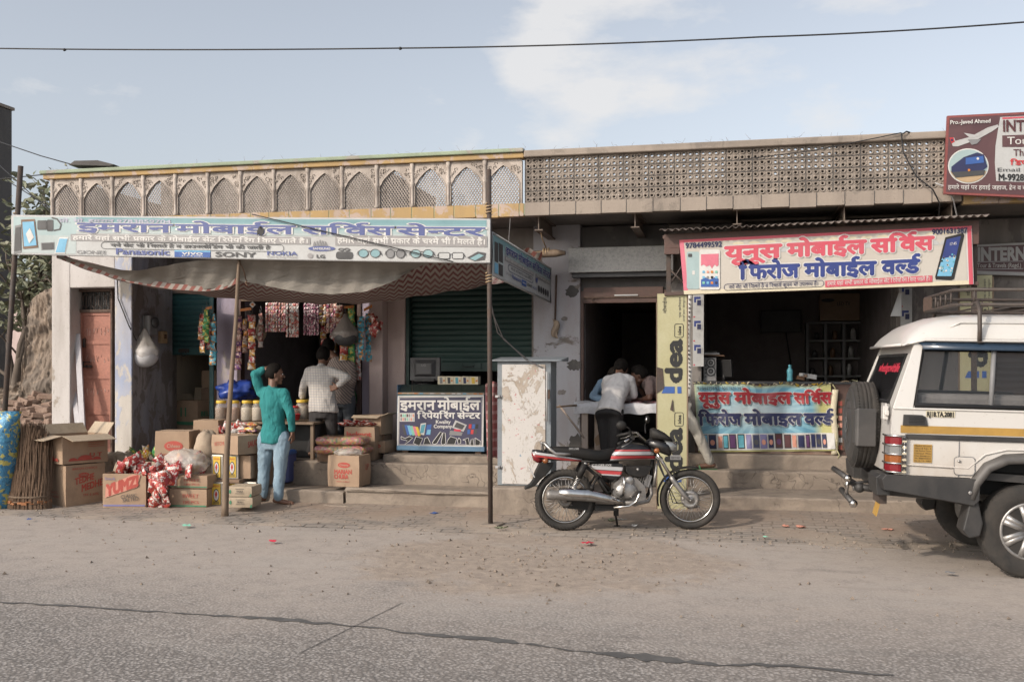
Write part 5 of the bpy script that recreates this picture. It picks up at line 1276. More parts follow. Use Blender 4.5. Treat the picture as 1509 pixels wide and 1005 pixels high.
def at_px(px,py,Y):return W(px,py,Y)
lump('plastic_bundle','shiny dark blue plastic bundle behind the row of jars','bundle',W(349,592,12.1),(.23,.18,.14),'blue_bag',3.3,.55,n=36,freq=1.7)
mb=MB();c=W(349,557,12.1)
lump('plastic_sack','crumpled white plastic sack behind the YUMZ carton','sack',G(168,741,0.01)+Vector((0,.2,0)),(.20,.2,.20),'white_sack',7.7,.3)
lump('gunny_sack','full beige gunny sack beside the oil tins','sack',Vector((W(302,690,11.0).x,11.05,W(302,688,11.0).z)),(.14,.16,.22),'gunny',2.2,.18)
lump('gunny_sack','second beige sack sagging low behind the flat green-lined cartons','sack',Vector((W(308,744,10.95).x,11.0,.02)),(.15,.16,.22),'gunny',5.2,.2)
lump('snack_sack','beige sack of snacks under the wide carton with a red stamp','sack',W(372,640,11.3)+Vector((0,.1,-.08)),(.15,.15,.09),'gunny',9.2,.25)
lump('packet_bag','large clear plastic bag of red snacks over the flat cartons','bag',W(273,700,10.75),(.29,.2,.155),'clear_bag',4.1,.2)
lump('rubbish_heap','heap of torn brown paper and sacking behind the open carton','heap',Vector((W(178,690,11.1).x,11.25,.02)),(.36,.28,.27),'gunny',8.4,.45,n=40)
c=W(273,700,10.75)
for k in range(18):
 p=c+Vector((rs.uniform(-.2,.2),rs.uniform(-.13,.13),rs.uniform(.04,.24)));d=p-c-Vector((0,0,.14))
 loose('foil_orange' if k%2 else 'foil_red',p,(rs.uniform(-1,1),rs.uniform(-1,1),rs.uniform(-1,1)),('orange' if k%2 else 'red')+' packet inside the large clear plastic bag','packets inside the clear bag',.09,.12)
t=NT('candy');vo=t.n('ShaderNodeTexVoronoi');vo.inputs['Scale'].default_value=38;t.l(t.tc.outputs['Object'],vo.inputs[0]);hs_=t.n('ShaderNodeValToRGB');e=hs_.color_ramp.elements;e[0].color=(.36,.09,.08,1);e[1].color=(.48,.34,.27,1)
for p_,c_ in((.25,(.44,.27,.10,1)),(.5,(.16,.22,.11,1)),(.7,(.40,.12,.16,1))):q=e.new(p_);q.color=c_
sp_=t.n('ShaderNodeSeparateColor');t.l(vo.outputs['Color'],sp_.inputs[0]);t.l(sp_.outputs[0],hs_.inputs[0]);t.bump(vo.outputs['Distance'],.6,.01);t.b.inputs['Coat Weight'].default_value=.6;t.done('candy',hs_.outputs[0],.5)
for k,(lab,x0,x1,y0,y1)in enumerate((('upper plump clear pack of mixed sweets on the step',470,541,641,655),('lower plump clear pack of mixed sweets on the step',469,545,654,668))):
 a,b=W(x0,y0,11.5),W(x1,y1,11.5);o=thing('candy_pack',lab,'sweets pack',W((x0+x1)/2,y1,11.5),0,'packs of sweets on the step');mb=MB();q_=rrect(-(b.x-a.x)/2,-.17,(b.x-a.x)/2,.17,.05);hh=a.z-b.z
 mb.loft([[(x*s+.012*math.sin(y*30+k),y*s+.01*math.sin(x*25),hh*f+.006*math.sin(x*40+y*20))for x,y in q_]for s,f in((.72,.0),(.93,.10),(1.0,.35),(1.0,.62),(.94,.88),(.7,1.0))],'candy',True);mb.build('pack',o,local=True)
lump('plastic_bag','crumpled clear plastic bag on top of the MARIAN CHURA carton','bag',W(513,673,11.2),(.16,.14,.05),'clear_bag',6.6,.3)
# jars with yellow screw lids
def jar(label,px,yt,yb,Y,fill,w=17,lid='yellow',group='row of sweet jars'):
 a,b=W(px,yt,Y),W(px,yb,Y);h=a.z-b.z;r=w/2/FPX*(W(px,yb,Y).length)
 o=thing('sweet_jar',label,'jar',b,0,group);mb=MB();mb.lathe([(r*.9,0),(r,.02),(r*.97,h*.35),(r,h*.4),(r,h*.68),(r*.75,h*.82),(r*.75,h*.88)],'jar_plastic',18);mb.build('body',o,local=True)
 mb=MB();mb.lathe([(.0,.006),(r*.93,.006),(r*.95,h*.55),(r*.9,h*.64),(0,h*.68)],fill,14);mb.build('contents',o,local=True);mb=MB();mb.lathe([(r*.82,h*.86),(r*.84,h*.88),(r*.84,h*.98),(r*.78,h),(0,h)],lid,18);mb.build('lid',o,local=True);return o
pm('fill_brown',(.17,.085,.05),(.26,.15,.09),.7,scale=40,fine=120,amt=.4);pm('fill_red',(.28,.12,.07),(.40,.22,.14),.7,scale=40,amt=.4);pm('fill_white',(.55,.49,.40),(.42,.34,.26),.7,scale=40,amt=.3)
YJ=11.75
jar('brown-filled jar with a yellow lid half behind the wooden pole',326,590,620,YJ,'fill_brown');jar('reddish-filled jar second from the wooden pole',345,590,620,YJ,'fill_red');jar('white-filled jar third from the wooden pole',364,590,620,YJ,'fill_white');jar('pale-filled jar against the elbow of the man in teal',380,590,620,YJ,'fill_white')
jar('wide jar by the hand of the man in the checked shirt',445,589,618,12.0,'fill_white',19,group='jars on the store table');jar('jar with a yellow lid behind the checked shirt',457,588,614,12.15,'fill_red',16,group='jars on the store table')
jar('red-lidded tub on the store table behind the man in teal',433,598,618,11.9,'fill_red',15,'red',group='jars on the store table')
o=thing('plastic_tub','red plastic tub on the store table below the jars','tub',W(435,619,11.8));mb=MB();mb.lathe([(.05,0),(.065,.08),(.07,.08),(.062,.07),(.05,.005)],'red',16);mb.build('body',o,local=True)
# low display table the jars stand on
o=thing('display_table','low dark display table carrying the jars before the store','table',(W(400,640,12).x,12.05,.47));mb=MB();a,b=X(318,11.62),X(462,11.62);z=W(345,620,YJ).z
mb.span((a,11.62,z-.03),(b,12.35,z-.002),'wood');mb.build('top',o,bev=.004)
for x,y in((a+.04,11.66),(b-.06,11.66),(a+.04,12.3),(b-.06,12.3)):mb=MB();mb.span((x,y,.48),(x+.04,y+.04,z-.03),'wood');mb.build('leg',o)
mb=MB();mb.span((X(405,11.9),11.92,.5),(X(470,11.9),12.3,z-.04),'black');mb.build('cloth',o)
# blue water cooler
a,b=W(393,664,11.35),W(424,714,11.35);o=thing('water_cooler','blue insulated water cooler behind the legs of the man in teal','cooler',((a.x+b.x)/2,11.5,.235));w=b.x-a.x;h=a.z-.235
mb=MB();mb.loft([[(x*s,y*s,z)for x,y in rrect(-w/2,-w/2,w/2,w/2,.05)]for s,z in((.9,0),(1,.02),(1,h*.86),(.96,h*.88))],'cooler_blue' if 0 else 'sign_blue',False);mb.build('body',o,local=True)
mb=MB();mb.loft([[(x*s,y*s,z)for x,y in rrect(-w/2,-w/2,w/2,w/2,.05)]for s,z in((1.03,h*.885),(1.03,h*.97),(.9,h))],'blue',False);mb.build('lid',o,local=True);mb=MB();mb.lathe([(.0,0),(.035,0),(.035,.012),(0,.014)],'pale_grey',16,Matrix.Translation((-.05,-w/2-.001,h*.16))@Matrix.Rotation(R(90),4,'X'));mb.cyl((-.05,-w/2-.01,h*.16),(-.05,-w/2-.06,h*.14),.012,'dark_grey',n=8);mb.build('tap',o,local=True)
# broom bundle: several hundred split stems bound near the foot
pm('band_orange',(.34,.13,.045),(.2,.1,.05),.7)
pm('straw',(.15,.095,.062),(.22,.15,.10),.95,scale=30,amt=.35)
o=thing('broom_bundle','tall bundle of dark twig brooms leaning at the pavement edge','brooms',G(32,751)+Vector((0,.1,.0)));base=Vector(o.location);rs=random.Random(8);mb=MB()
for k in range(1500):
 a=rs.uniform(0,2*math.pi);r=math.sqrt(rs.uniform(0,1));bx,by=.30*r*math.cos(a),.17*r*math.sin(a)
 tx,ty=-.02+bx*.60+rs.gauss(0,.035),.10+by*.7+rs.gauss(0,.03);hz=rs.uniform(.84,1.02)-.20*abs(bx)/.28
 if k%9==0:tx+=rs.gauss(0,.07)
 mb.tube([(bx,by,.0),(bx*.93,by*.95,.13),((bx+tx)*.5+rs.gauss(0,.008),(by+ty)*.5,hz*.52),(tx,ty,hz)],[.0058,.0055,.0048,.0034],'straw',3,smooth=False)
mb.build('stems',o,local=True);mb=MB()
for z,s in((.145,1.0),(.155,1.0)):mb.tube([(.275*s*math.cos(t),.165*s*math.sin(t),z)for t in[q*.3 for q in range(21)]],.006,'wood',5,closed=True)
mb.build('binding',o,local=True);mb=MB()
for k in range(34):
 a=2*math.pi*k/34
 mb.box((.27*math.cos(a),.16*math.sin(a),.085+.012*math.sin(k*2.3)),(.026,.060,.020+.012*math.sin(k*1.7)),'band_orange' if k%5 else 'straw',(0,0,a))
mb.build('handle_band',o,local=True)
# blue printed sack at the frame edge
o=thing('printed_sack','tall blue woven sack with yellow print beside the brooms','sack',G(4,751)+Vector((-.08,.05,0)));mb=MB();rows=[]
foil('sack_blue',(.045,.17,.30),(.06,.22,.36),(.40,.36,.10),9)
for i in range(16):
 f=i/15;row=[]
 for j in range(22):
  a=2*math.pi*j/22;q=1+.10*noise.noise((math.cos(a)*2,math.sin(a)*2,f*5));w_=.19-.03*f+(.02 if f>.95 else 0)
  row.append(Vector((w_*q*math.cos(a)+.16*f-.05,(.15 if f<.9 else .09)*q*math.sin(a),1.13*f+.02*noise.noise((a,0,3))*(f>.9))))
 rows.append(row)
mb.loft(rows,'sack_blue',True);mb.build('sack',o,local=True)
# planks against the door
for lab,x0,y0,x1,y1,w in(('longer pale plank leaning beside the red door',114.5,492,122,637,9),('shorter pale plank leaning beside the red door',109,573,116,638,8)):
 a,b=W(x0,y0,12.0),W(x1,y1,11.78);o=thing('plank',lab,'plank',b);ww=w/FPX*13.3/2;mb=MB();mb.loft([[p+Vector(q)for q in((-ww,-.012,0),(ww,-.012,0),(ww,.012,0),(-ww,.012,0))]for p in(b,a)],'plank',False);mb.build('board',o)
def hang_bag(label,px,yt,yb,w,Y,m,fill,ystr):
 o=thing('hanging_bag',label,'bag',W(px,yb,Y));a,b=W(px,yt,Y),W(px,yb,Y);h=a.z-b.z;r=w/FPX*13.2/2;mb=MB();rows=[]
 for i in range(15):
  f=i/14;k=math.sin(math.pi*min(1,f*1.05+.03))if f<.45 else 1-((f-.45)/.55)**.9*.93;rr=r*max(.04,k)
  rows.append([Vector((rr*(1+.08*math.sin(7*q*.3+f*4))*math.cos(q*.3),rr*.8*(1+.1*math.cos(5*q*.3))*math.sin(q*.3),h*f))for q in range(21)])
 mb.loft(rows,m,True);mb.build('bag',o,local=True)
 if fill:mb=MB();mb.ball((0,0,h*.30),(r*.92,r*.72,h*.29),fill,16,10);mb.build('contents',o,local=True)
 mb=MB();s=W(px-1,ystr,Y+.05)-b;mb.tube([(0,0,h*.98),s],.004,'wire_grey',5);mb.build('string',o,local=True);return o
hang_bag('clear bag holding a white round bundle hung on the meter wall',213,484,542,46,12.05,'clear_bag','white_sack',440);hang_bag('grey translucent carrier bag hanging in the store opening',509,462,511,38,12.35,'grey_bag','dark_grey',440)
hang_bag('crumpled beige bag hanging just inside the left of the store opening',384,470,506,20,12.9,'gunny',None,455)
o=thing('price_tag','small white diamond card hanging under the awning edge','card',W(372,449,12.2));mb=MB();c=W(372,449,12.2);mb.prism([(c.x,c.z-.045),(c.x+.045,c.z),(c.x,c.z+.045),(c.x-.045,c.z)],12.2,12.206,'white');mb.poly([(c.x-.02,12.197,c.z-.01),(c.x+.02,12.197,c.z-.015),(c.x+.015,12.197,c.z+.02),(c.x-.015,12.197,c.z+.01)],'orange');mb.tube([c+Vector((0,.003,.045)),c+Vector((-.01,.003,.12))],.003,'wire_grey',4);mb.build('card',o)
# yellow hook rails that carry the strips
for lab,x0,y0,x1,y1 in(('yellow hanger rail above the purple and red strips',354,457,370,455),('yellow hanger rail above the right blue strips',536,457,548,451),('yellow hanger rail beside the grey bag',507,453,521,452),('yellow hanger rail above the strips by the teal shutter',303,455,312,453)):
 a,b=W(x0,y0,12.45),W(x1,y1,12.45);o=thing('hanger_rail',lab,'rail',a,0,'yellow hanger rails');mb=MB();mb.loft([[p+Vector(q)for q in((0,0,-.018),(0,.01,-.018),(0,.01,.018),(0,0,.018))]for p in(a,b)],'orange',False)
 for p in(a,b):mb.tube([p+Vector((-.02,0,.0)),p+Vector((-.03,0,-.03)),p+Vector((-.01,0,-.06))],.003,'wire_grey',5)
 mb.build('rail',o)
o=thing('shelf_unit','tall dark shelf unit stocked at the back of the store','shelves',(-5.9,15.3,.5));mb=MB();a,b=xC1+.25,xD0-.35
for k in range(6):mb.span((a,15.2,.6+k*.42),(b,15.55,.63+k*.42),'steel_brown')
for x in(a-.03,(a+b)/2,b):mb.span((x,15.2,.5),(x+.03,15.55,2.8),'steel_brown')
mb.build('frame',o)
rs=random.Random(15)
for k in range(46):
 r_=rs.randrange(5);x=rs.uniform(a+.08,b-.1);q=MB();h=rs.uniform(.14,.26);w=rs.uniform(.04,.07)
 if k%2:q.lathe([(w,0),(w,h*.7),(w*.5,h*.85),(w*.5,h)],rs.choice(['maroon','brown','grey','green','orange','pale_grey']),10)
 else:q.box((0,0,h/2),(w*2,w*1.6,h),rs.choice(['maroon','blue','tan','green','yellow','red']))
 b_=q.build('bottle' if k%2 else 'grocery_packet',None,local=True,bev=0 if k%2 else .006);b_.location=(x,15.28+rs.uniform(0,.08),.631+r_*.42);tag(b_,('dim bottle' if k%2 else 'dim grocery packet')+' on the shelf unit at the back of the store','bottle' if k%2 else 'packet','goods on the store shelves')
YG=12.02
o=thing('shop_counter','glass-topped shop counter with a navy phone repair banner on its front','counter',(X(650,YG),YG+.3,.565))
cx0,cx1=X(586,YG),X(713,YG);cz0,cz1=Z(650,663,YG),Z(650,581,YG);cz2=Z(650,567,YG+.15)
mb=MB();mb.span((cx0,YG+.005,cz0),(cx1,YG+.55,cz1),'shutter_teal');mb.build('body',o,bev=.006)
pm('counter_blue',(.10,.20,.31),(.08,.15,.24),.5)
mb=MB();mb.span((cx0-.01,YG-.012,cz0-.01),(cx1+.01,YG+.56,cz0+.05),'counter_blue');mb.span((cx0-.01,YG+.0,cz0+.052),(cx0-.001,YG+.55,cz2),'counter_blue');mb.build('base_trim',o,bev=.004)
for x in(cx0+.05,cx1-.12):
 for y in(YG+.04,YG+.46):q=MB();q.span((x,y,.566),(x+.07,y+.08,cz0-.011),'brick');tag(q.build('brick',None),'brick propping up the glass-topped counter','brick','bricks under the counter')
t=NT('counter_glass');t.b.inputs['Alpha'].default_value=.38;t.b.inputs['Specular IOR Level'].default_value=.8;t.done('counter_glass',(.10,.13,.11),.06)
mb=MB();gp=[[(cx0,YG,cz1+.02),(cx1,YG,cz1+.02)],[(cx0,YG+.16,cz2),(cx1,YG+.16,cz2)],[(cx0,YG+.55,cz2),(cx1,YG+.55,cz2)]];mb.grid(gp,'counter_glass',False);mb.poly([(cx1,YG,cz1+.02),(cx1,YG+.16,cz2),(cx1,YG+.55,cz2),(cx1,YG+.55,cz1+.02)],'counter_glass');mb.build('glass',o)
mb=MB();mb.span((cx0,YG-.004,cz1+.002),(cx1,YG+.54,cz1+.018),'wood_pale')
rs=random.Random(3)
for k in range(16):x=lerp(cx0,cx1,k/16);mb.span((x+.01,YG-.007,cz1+.004),(x+.055,YG-.005,cz1+.016),rs.choice(['white','orange','sky_blue','white','tan']))
mb.build('shelf_edge',o)
pm('banner_navy',(.035,.034,.075),(.045,.042,.085),.5,scale=3,amt=.05,bump=.02)
mb=MB();F=lambda x,y,l=1:W(x,y,YG-.006-.002*l)
def gpoly(pts,m,l=1):mb.poly([F(x,y,l)for x,y in pts],m)
gpoly([(586,583),(713,582),(712,661),(585,661)],'white',0);gpoly([(588,585),(711,584.5),(710,656),(587,656)],'banner_navy',1)
v,f=stroke2([(588.5,586),(710,585),(709.5,655),(588,655),(588.5,586)],.7);mb.add([F(x,y,2)for x,y in v],f,'white')
def gt(s,x0,y0,x1,h,m='white',**k):text(mb,lambda u,v,l=1:F(u,-v,l),s,x0,-y0,x1,h,m,lay=3,**k)
gt('इमरान',590,603.5,641,13,wt=.035);gt('मोबाईल',645,603.5,707,13,wt=.035);gt('रिपेयरिंग',615,616.5,670,8,wt=.03);gt('सेन्टर',674,616.5,707,8,wt=.03);gt('Kwality',642,624,664,5,wt=.02);gt('Company',639,630.5,666,5,wt=.02)
gpoly([(589,608.5),(611,608.5),(611,621),(589,621)],'white',2);rs=random.Random(5)
for k in range(14):x=590+(k%7)*3;y=610+(k//7)*5.5;gpoly([(x,y),(x+2.2,y),(x+2.2,y+4.5),(x,y+4.5)],rs.choice(['grey','salmon','mint','pale_grey','maroon']),3)
for k,m_ in enumerate(['dark_grey','blue','sky_blue','mint','pink','yellow']):x=592+k*4;gpoly([(x,626+k*.5),(x+4,625+k*.8),(x+8,639+k*.6),(x+4,641+k*.3)],m_,2+k)
gpoly([(620,624),(628,623),(625,641),(617,640)],'white',2);gpoly([(621,626),(627,625),(624,638),(619,638)],'cyan',3)
gpoly([(629,626),(636,625),(634,641),(627,641)],'blue',2);gpoly([(630,633),(635,633),(634,640),(628,640)],'sky_blue',3)
gpoly([(671,619),(688,626),(683,636),(666,630)],'pale_grey',2);gpoly([(673,622),(685,627),(681,633),(669,629)],'dark_grey',3);gpoly([(663,634),(682,637),(680,642),(662,641)],'grey',3);gpoly([(669,632),(679,633),(679,636),(669,635)],'crimson',4)
for k,m_ in enumerate(['red','blue','black','blue','red','dark_grey']):x=691+(k%3)*5-(k//3)*2;y=625+(k//3)*8;gpoly([(x,y),(x+4,y),(x+3.4,y+6.5),(x-.6,y+6.5)],m_,2)
for pts in([(591,643),(597,646),(603,643),(608,645),(603,650),(596,655),(600,649),(591,647)],[(613,643),(623,646),(618,657),(609,653)],[(626,646),(630,644),(633,650),(635,655),(624,655)],[(637,652),(649,636),(652,638),(644,653),(639,655)],[(650,652),(653,637),(656,638),(657,653),(652,656)],[(660,648),(664,643),(673,646),(670,655),(658,655)],[(676,645),(679,648),(679,653),(675,654),(674,649)],[(682,648),(690,645),(692,655),(687,656),(686,649)],[(694,648),(697,646),(698,656),(693,656)],[(700,645),(708,650),(707,656),(700,656)]):
 gpoly(pts,'black',2);v,f=stroke2(pts+pts[:1],.8);mb.add([F(x,y,3)for x,y in v],f,'white')
mb.build('banner',o)
# CRT-backed monitor and phone boxes on the counter
p=W(627,566,YG+.3);o=thing('computer_monitor','black flat monitor seen from behind on the glass-topped counter','monitor',(p.x,YG+.3,cz2));mb=MB();w=.40
mb.loft([[(-w/2,y,z)for y,z in((-.03,.05),(.03,.05),(.03,.345),(-.02,.345))],[(w/2,y,z)for y,z in((-.03,.05),(.03,.05),(.03,.345),(-.02,.345))]],'dark_grey',False);mb.loft([[(-w*.36,-.03,.1),(w*.36,-.03,.1),(w*.36,-.03,.32),(-w*.36,-.03,.32)],[(-w*.25,-.075,.13),(w*.25,-.075,.13),(w*.25,-.075,.27),(-w*.25,-.075,.27)]],'dark_grey',False);text(mb,lambda u,v,l=1:Vector((u,-.078-.002*l,v)),'LG',-.03,.235,.03,.025,'grey',wt=.03);mb.build('screen',o,local=True,bev=.008)
mb=MB();mb.lathe([(.11,0),(.11,.012),(.03,.02),(.025,.06)],'black',18);mb.box((0,-.05,.06),(.26,.03,.035),'black');mb.build('stand',o,local=True)
for k in range(5):
 x0,x1=645+k*11.6,656.2+k*11.6;a,b=W(x0,554,YG+.22),W(min(x1,711)+(2 if k==4 else 0),566,YG+.22);q=MB();q.span((a.x,YG+.22,cz2+.003),(b.x,YG+.34,cz2+.003+a.z-b.z),'cream');q.poly([(lerp(a.x,b.x,u),YG+.217,lerp(cz2,cz2+a.z-b.z,v))for u,v in((.3,.15),(.65,.15),(.6,.9),(.25,.9))],['grey','dark_grey','cyan','navy','yellow'][k]);q.poly([(lerp(a.x,b.x,u),YG+.2165,lerp(cz2,cz2+a.z-b.z,v))for u,v in((.72,.4),(.95,.4),(.95,.6),(.72,.6))],'orange')
 tag(q.build('phone_box',None,bev=.002),['phone box next to the monitor on the counter','second phone box from the monitor on the counter','middle phone box of the row on the counter','fourth phone box from the monitor on the counter','plain yellowish phone box at the pole end of the counter'][k],'phone box','phone boxes on the counter')
t=NT('check_cloth');x,y,z=t.sep();fx=t.math('LESS_THAN',t.math('FRACT',t.math('MULTIPLY',z,9.5)),.35);fy=t.math('LESS_THAN',t.math('FRACT',t.math('MULTIPLY',x,13)),.3)
t.done('check_cloth',t.mix(fy,t.mix(fx,(.26,.10,.10),(.38,.24,.23)),(.17,.08,.10)),.9)
o=thing('checked_cloth','red checked cloth hanging beside the metal cabinet','cloth',W(722,677,11.3));mb=MB();mb.grid([[W(lerp(715+4*abs(f-.2),737,u),lerp(566,678,f)-4*math.sin(u*3.1),11.3+.05*math.sin(u*9+f*2))for u in[k/10 for k in range(11)]]for f in[k/14 for k in range(15)]],'check_cloth');mb.build('cloth',o,solid=.004)
# ---- sheet metal cabinet with torn posters on a concrete block
YK=10.9;kx0,kx1=X(733,YK),X(812,YK);kz0,kz1=Z(770,716,YK),Z(770,533,YK)
o=thing('concrete_block','low concrete block under the metal cabinet behind the motorcycle','plinth',((kx0+kx1)/2,11.1,0));mb=MB();slab(mb,X(725,10.75),X(832,10.75)+.15,10.72,11.6,0,kz0,'cement',61,rough=.02);mb.build('block',o)
pm('cabinet_grey',(.20,.225,.245),(.16,.175,.19),.6,scale=3)
t=NT('torn_paper');v=t.mapping((1.6,1,.9));a=t.noise(2.1,10,.72,v,.9);b=t.noise(7,8,.7,t.mapping((1,1,.55)),.6)
m_=t.ramp(t.math('ADD',t.math('MULTIPLY',a,.7),t.math('MULTIPLY',b,.3)),.52,.535);col=t.mix(m_,(.50,.48,.46),t.mix(t.ramp(b,.4,.6),(.30,.25,.20),(.40,.35,.30)))
pr=t.ramp(t.noise(13,4,.6,t.mapping((1,1,1.6))),.665,.68);col=t.mix(t.math('MULTIPLY',pr,.8),col,(.42,.13,.15));pr2=t.ramp(t.noise(11,4,.6,t.mapping((1.3,2,1))),.70,.71);col=t.mix(t.math('MULTIPLY',pr2,.7),col,(.08,.20,.30));pr3=t.ramp(t.noise(4,3,.6,t.mapping((1.1,5,1))),.71,.715);col=t.mix(pr3,col,(.30,.50,.44))
pk_=t.ramp(t.noise(60,3,.6),.64,.68);col=t.mix(t.math('MULTIPLY',pk_,.5),col,(.10,.09,.08));t.bump(t.math('ADD',m_,t.math('MULTIPLY',b,.8)),.5,.006);t.done('torn_paper',col,.9)
o=thing('metal_cabinet','grey sheet metal cabinet plastered with torn white posters','cabinet',((kx0+kx1)/2,YK+.18,kz0));mb=MB();mb.span((kx0,YK,kz0+.003),(kx1,YK+.36,kz1),'cabinet_grey');mb.build('body',o,bev=.006)
mb=MB();e0,e1=lerp(kx0,kx1,.09),lerp(kx0,kx1,.90);mb.span((e0,YK-.012,kz0+.02),(e1,YK-.001,kz1-.03),'torn_paper');mb.build('door',o,bev=.004)
mb=MB();l0,l1=X(725,YK),X(829,YK)
mb.loft([[(x,y,z)for y,z in((YK-.05,kz1+.003),(YK+.42,kz1+.003),(YK+.42,kz1+.055),(YK-.05,kz1+.02))]for x in(l0,l1)],'cabinet_grey',False);mb.build('lid',o,bev=.005)
for k,f in enumerate((.15,.72)):mb=MB();z=lerp(kz0,kz1,f);mb.span((kx0-.02,YK-.02,z-.012),(kx0+.06,YK-.003,z+.012),'pale_grey');mb.cyl((kx0+.03,YK-.02,z),(kx0+.03,YK-.035,z),.018,'grey',n=10);mb.build('hinge',o)
mb=MB();z=lerp(kz0,kz1,.74);mb.span((e1+.003,YK-.03,z-.05),(e1+.05,YK-.003,z+.05),'rust');mb.cyl((e1+.02,YK-.035,z-.3),(e1+.02,YK-.035,z+.25),.008,'pale_grey',n=8);mb.build('latch',o)
# wires hanging from the pole across to the cabinet and pier
def wire(name,label,pts,r=.006,m='wire',sag=0.,cat='wire',n=18,group=None):
 P=[]
 for a,b in zip(pts,pts[1:]):
  for k in range(n):f=k/n;q=Vector(a).lerp(Vector(b),f);q.z-=sag*4*f*(1-f);P.append(q)
 P.append(Vector(pts[-1]));o=thing(name,label,cat,P[0],0,group);mb=MB();mb.tube(P,r,m,5);mb.build('cable',o);return o
wire('cable','loose cable drooping from the iron pole to the metal cabinet lid',[W(722,440,10.1),W(733,490,10.4),W(775,530,10.8),W(800,542,10.88)],.006,'wire_grey');wire('cable','second loose cable trailing from the iron pole behind the metal cabinet',[W(723,455,10.1),W(742,500,10.5),W(790,540,11.0),W(820,541,11.2)],.005,'wire_grey')
wire('drain_pipe','thin rusty conduit on the plastered pier right of the small signboard',[W(820,405,12.76),W(818,470,12.76),W(821,490,12.76),W(819,498,12.76)],.013,'rust',cat='pipe')
o=thing('cloth_scrap','brown rag tied to the conduit on the plastered pier','rag',W(819,483,12.74));mb=MB();mb.grid([[W(814+u*9+2*math.sin(f*6),470+f*26+u*3,12.72+.03*math.sin(u*6+f*4))for u in(0,.25,.5,.75,1)]for f in[k/8 for k in range(9)]],'gunny');mb.build('cloth',o,solid=.004)
# ---- work table in the passage
YT=11.98;tz=Z(915,594,YT);o=thing('work_table','wooden work table draped with white cloth in the dark passage','table',(X(915,YT),YT+.3,.4))
t0,t1=X(848,YT),X(990,YT)
mb=MB();mb.span((t0,YT+.01,tz-.04),(t1,YT+.62,tz-.005),'wood');mb.build('top',o)
mb=MB();rows=[]
for f,yy,zz in((0,YT+.62,0),(.4,YT+.3,.004),(.8,YT+.02,.003),(.9,YT-.01,-.01),(1.2,YT-.016,-.06),(1.5,YT-.012,-.125)):rows.append([(lerp(t0-.02,t1,k/40),yy+.012*math.sin(k*.9)*max(0,f-.8),tz+zz+.008*math.sin(k*.7+f*3)-.02*max(0,f-1.2)*math.sin(k*.33))for k in range(41)])
mb.grid(rows,'plaster_white' if 0 else 'white_sack');mb.build('cloth',o)
t=NT('check_top');x,y,z=t.sep();t.done('check_top',t.mix(t.math('LESS_THAN',t.math('FRACT',t.math('ADD',t.math('MULTIPLY',x,16),t.math('MULTIPLY',t.noise(6),1.5))),.4),(.34,.12,.14),(.45,.34,.33)),.9)
mb=MB();mb.grid([[(lerp(X(893,YT),X(978,YT),k/20),yy,tz+.012+.006*math.sin(k+yy*9))for k in range(21)]for yy in(YT+.0,YT+.2,YT+.4)],'check_top');mb.build('checked_mat',o)
for a,b,y in((857,866,YT+.02),(876,884,YT+.25)):mb=MB();mb.span((X(a,y),y,.4),(X(b,y),y+.06,tz-.045),'wood_pale');mb.build('leg',o)
for y in(YT+.02,YT+.5):mb=MB();mb.span((t1-.12,y,.4),(t1-.05,y+.06,tz-.045),'wood_pale');mb.build('leg',o)
o=thing('wooden_strut','thin pale stick slanting from the pier to the table leg','stick',W(860,652,11.9));mb=MB();mb.tube([W(824,597,12.0),W(861,645,11.9)],.013,'wood_pale',7);mb.tube([W(818,600,12.0),W(850,597,11.95)],.012,'wood',7);mb.build('stick',o)
o=thing('cardboard_scrap','brown cardboard scrap stuck between the table legs','cardboard',W(883,640,12.1));mb=MB();mb.prism([(X(875,12.1),Z(0,634,12.1)),(X(888,12.1),Z(0,620,12.1)),(X(889,12.1),Z(0,638,12.1)),(X(879,12.1),Z(0,642,12.1))],12.1,12.11,'card');mb.build('sheet',o)
# ---- phone shop counter with the torn yellow and blue banner
YN=12.72;o=thing('shop_counter','long phone shop counter fronted by a crumpled yellow and blue banner','counter',(X(1125,YN),YN+.3,.58));nx0,nx1=X(1024,YN),X(1232,YN);nz1=Z(1125,566,YN)
mb=MB();mb.span((nx0,YN+.02,.58),(nx1+.22,YN+.5,nz1),'steel_brown');mb.build('body',o);mb=MB();mb.span((nx0-.02,YN+.0,nz1+.003),(nx1+.25,YN+.55,nz1+.03),'dark_grey');mb.build('top',o)
mb=MB();mb.span((X(1030,YN),YN-.01,.58),(X(1228,YN),YN+.015,.625),'brick');mb.build('base_board',o)
t=NT('ray_print');x,y,z=t.sep('UV');dx=t.math('SUBTRACT',x,.45);dy=t.math('SUBTRACT',y,.42);an=t.math('ARCTAN2',dy,dx);ray=t.math('GREATER_THAN',t.math('SINE',t.math('MULTIPLY',an,26.0)),.15);rad=t.math('SQRT',t.math('ADD',t.math('MULTIPLY',dx,dx),t.math('MULTIPLY',t.math('MULTIPLY',dy,dy),1.6)))
core=t.ramp(rad,.10,.42);ed=t.math('MAXIMUM',t.ramp(t.math('ABSOLUTE',dy),.36,.44),t.ramp(t.math('ABSOLUTE',dx),.40,.47));col=t.mix(ray,(.09,.27,.39),(.17,.38,.48));col=t.mix(t.math('SUBTRACT',1.0,core),col,(.42,.52,.56));col=t.mix(t.math('MULTIPLY',t.noise(5,3,.5),.12),col,(.5,.5,.45));col=t.mix(t.math('MULTIPLY',ed,.92),col,(.48,.45,.17));t.done('ray_print',col,.45)
BN=[(1023,566),(1224,566),(1231,664),(1029,666)]
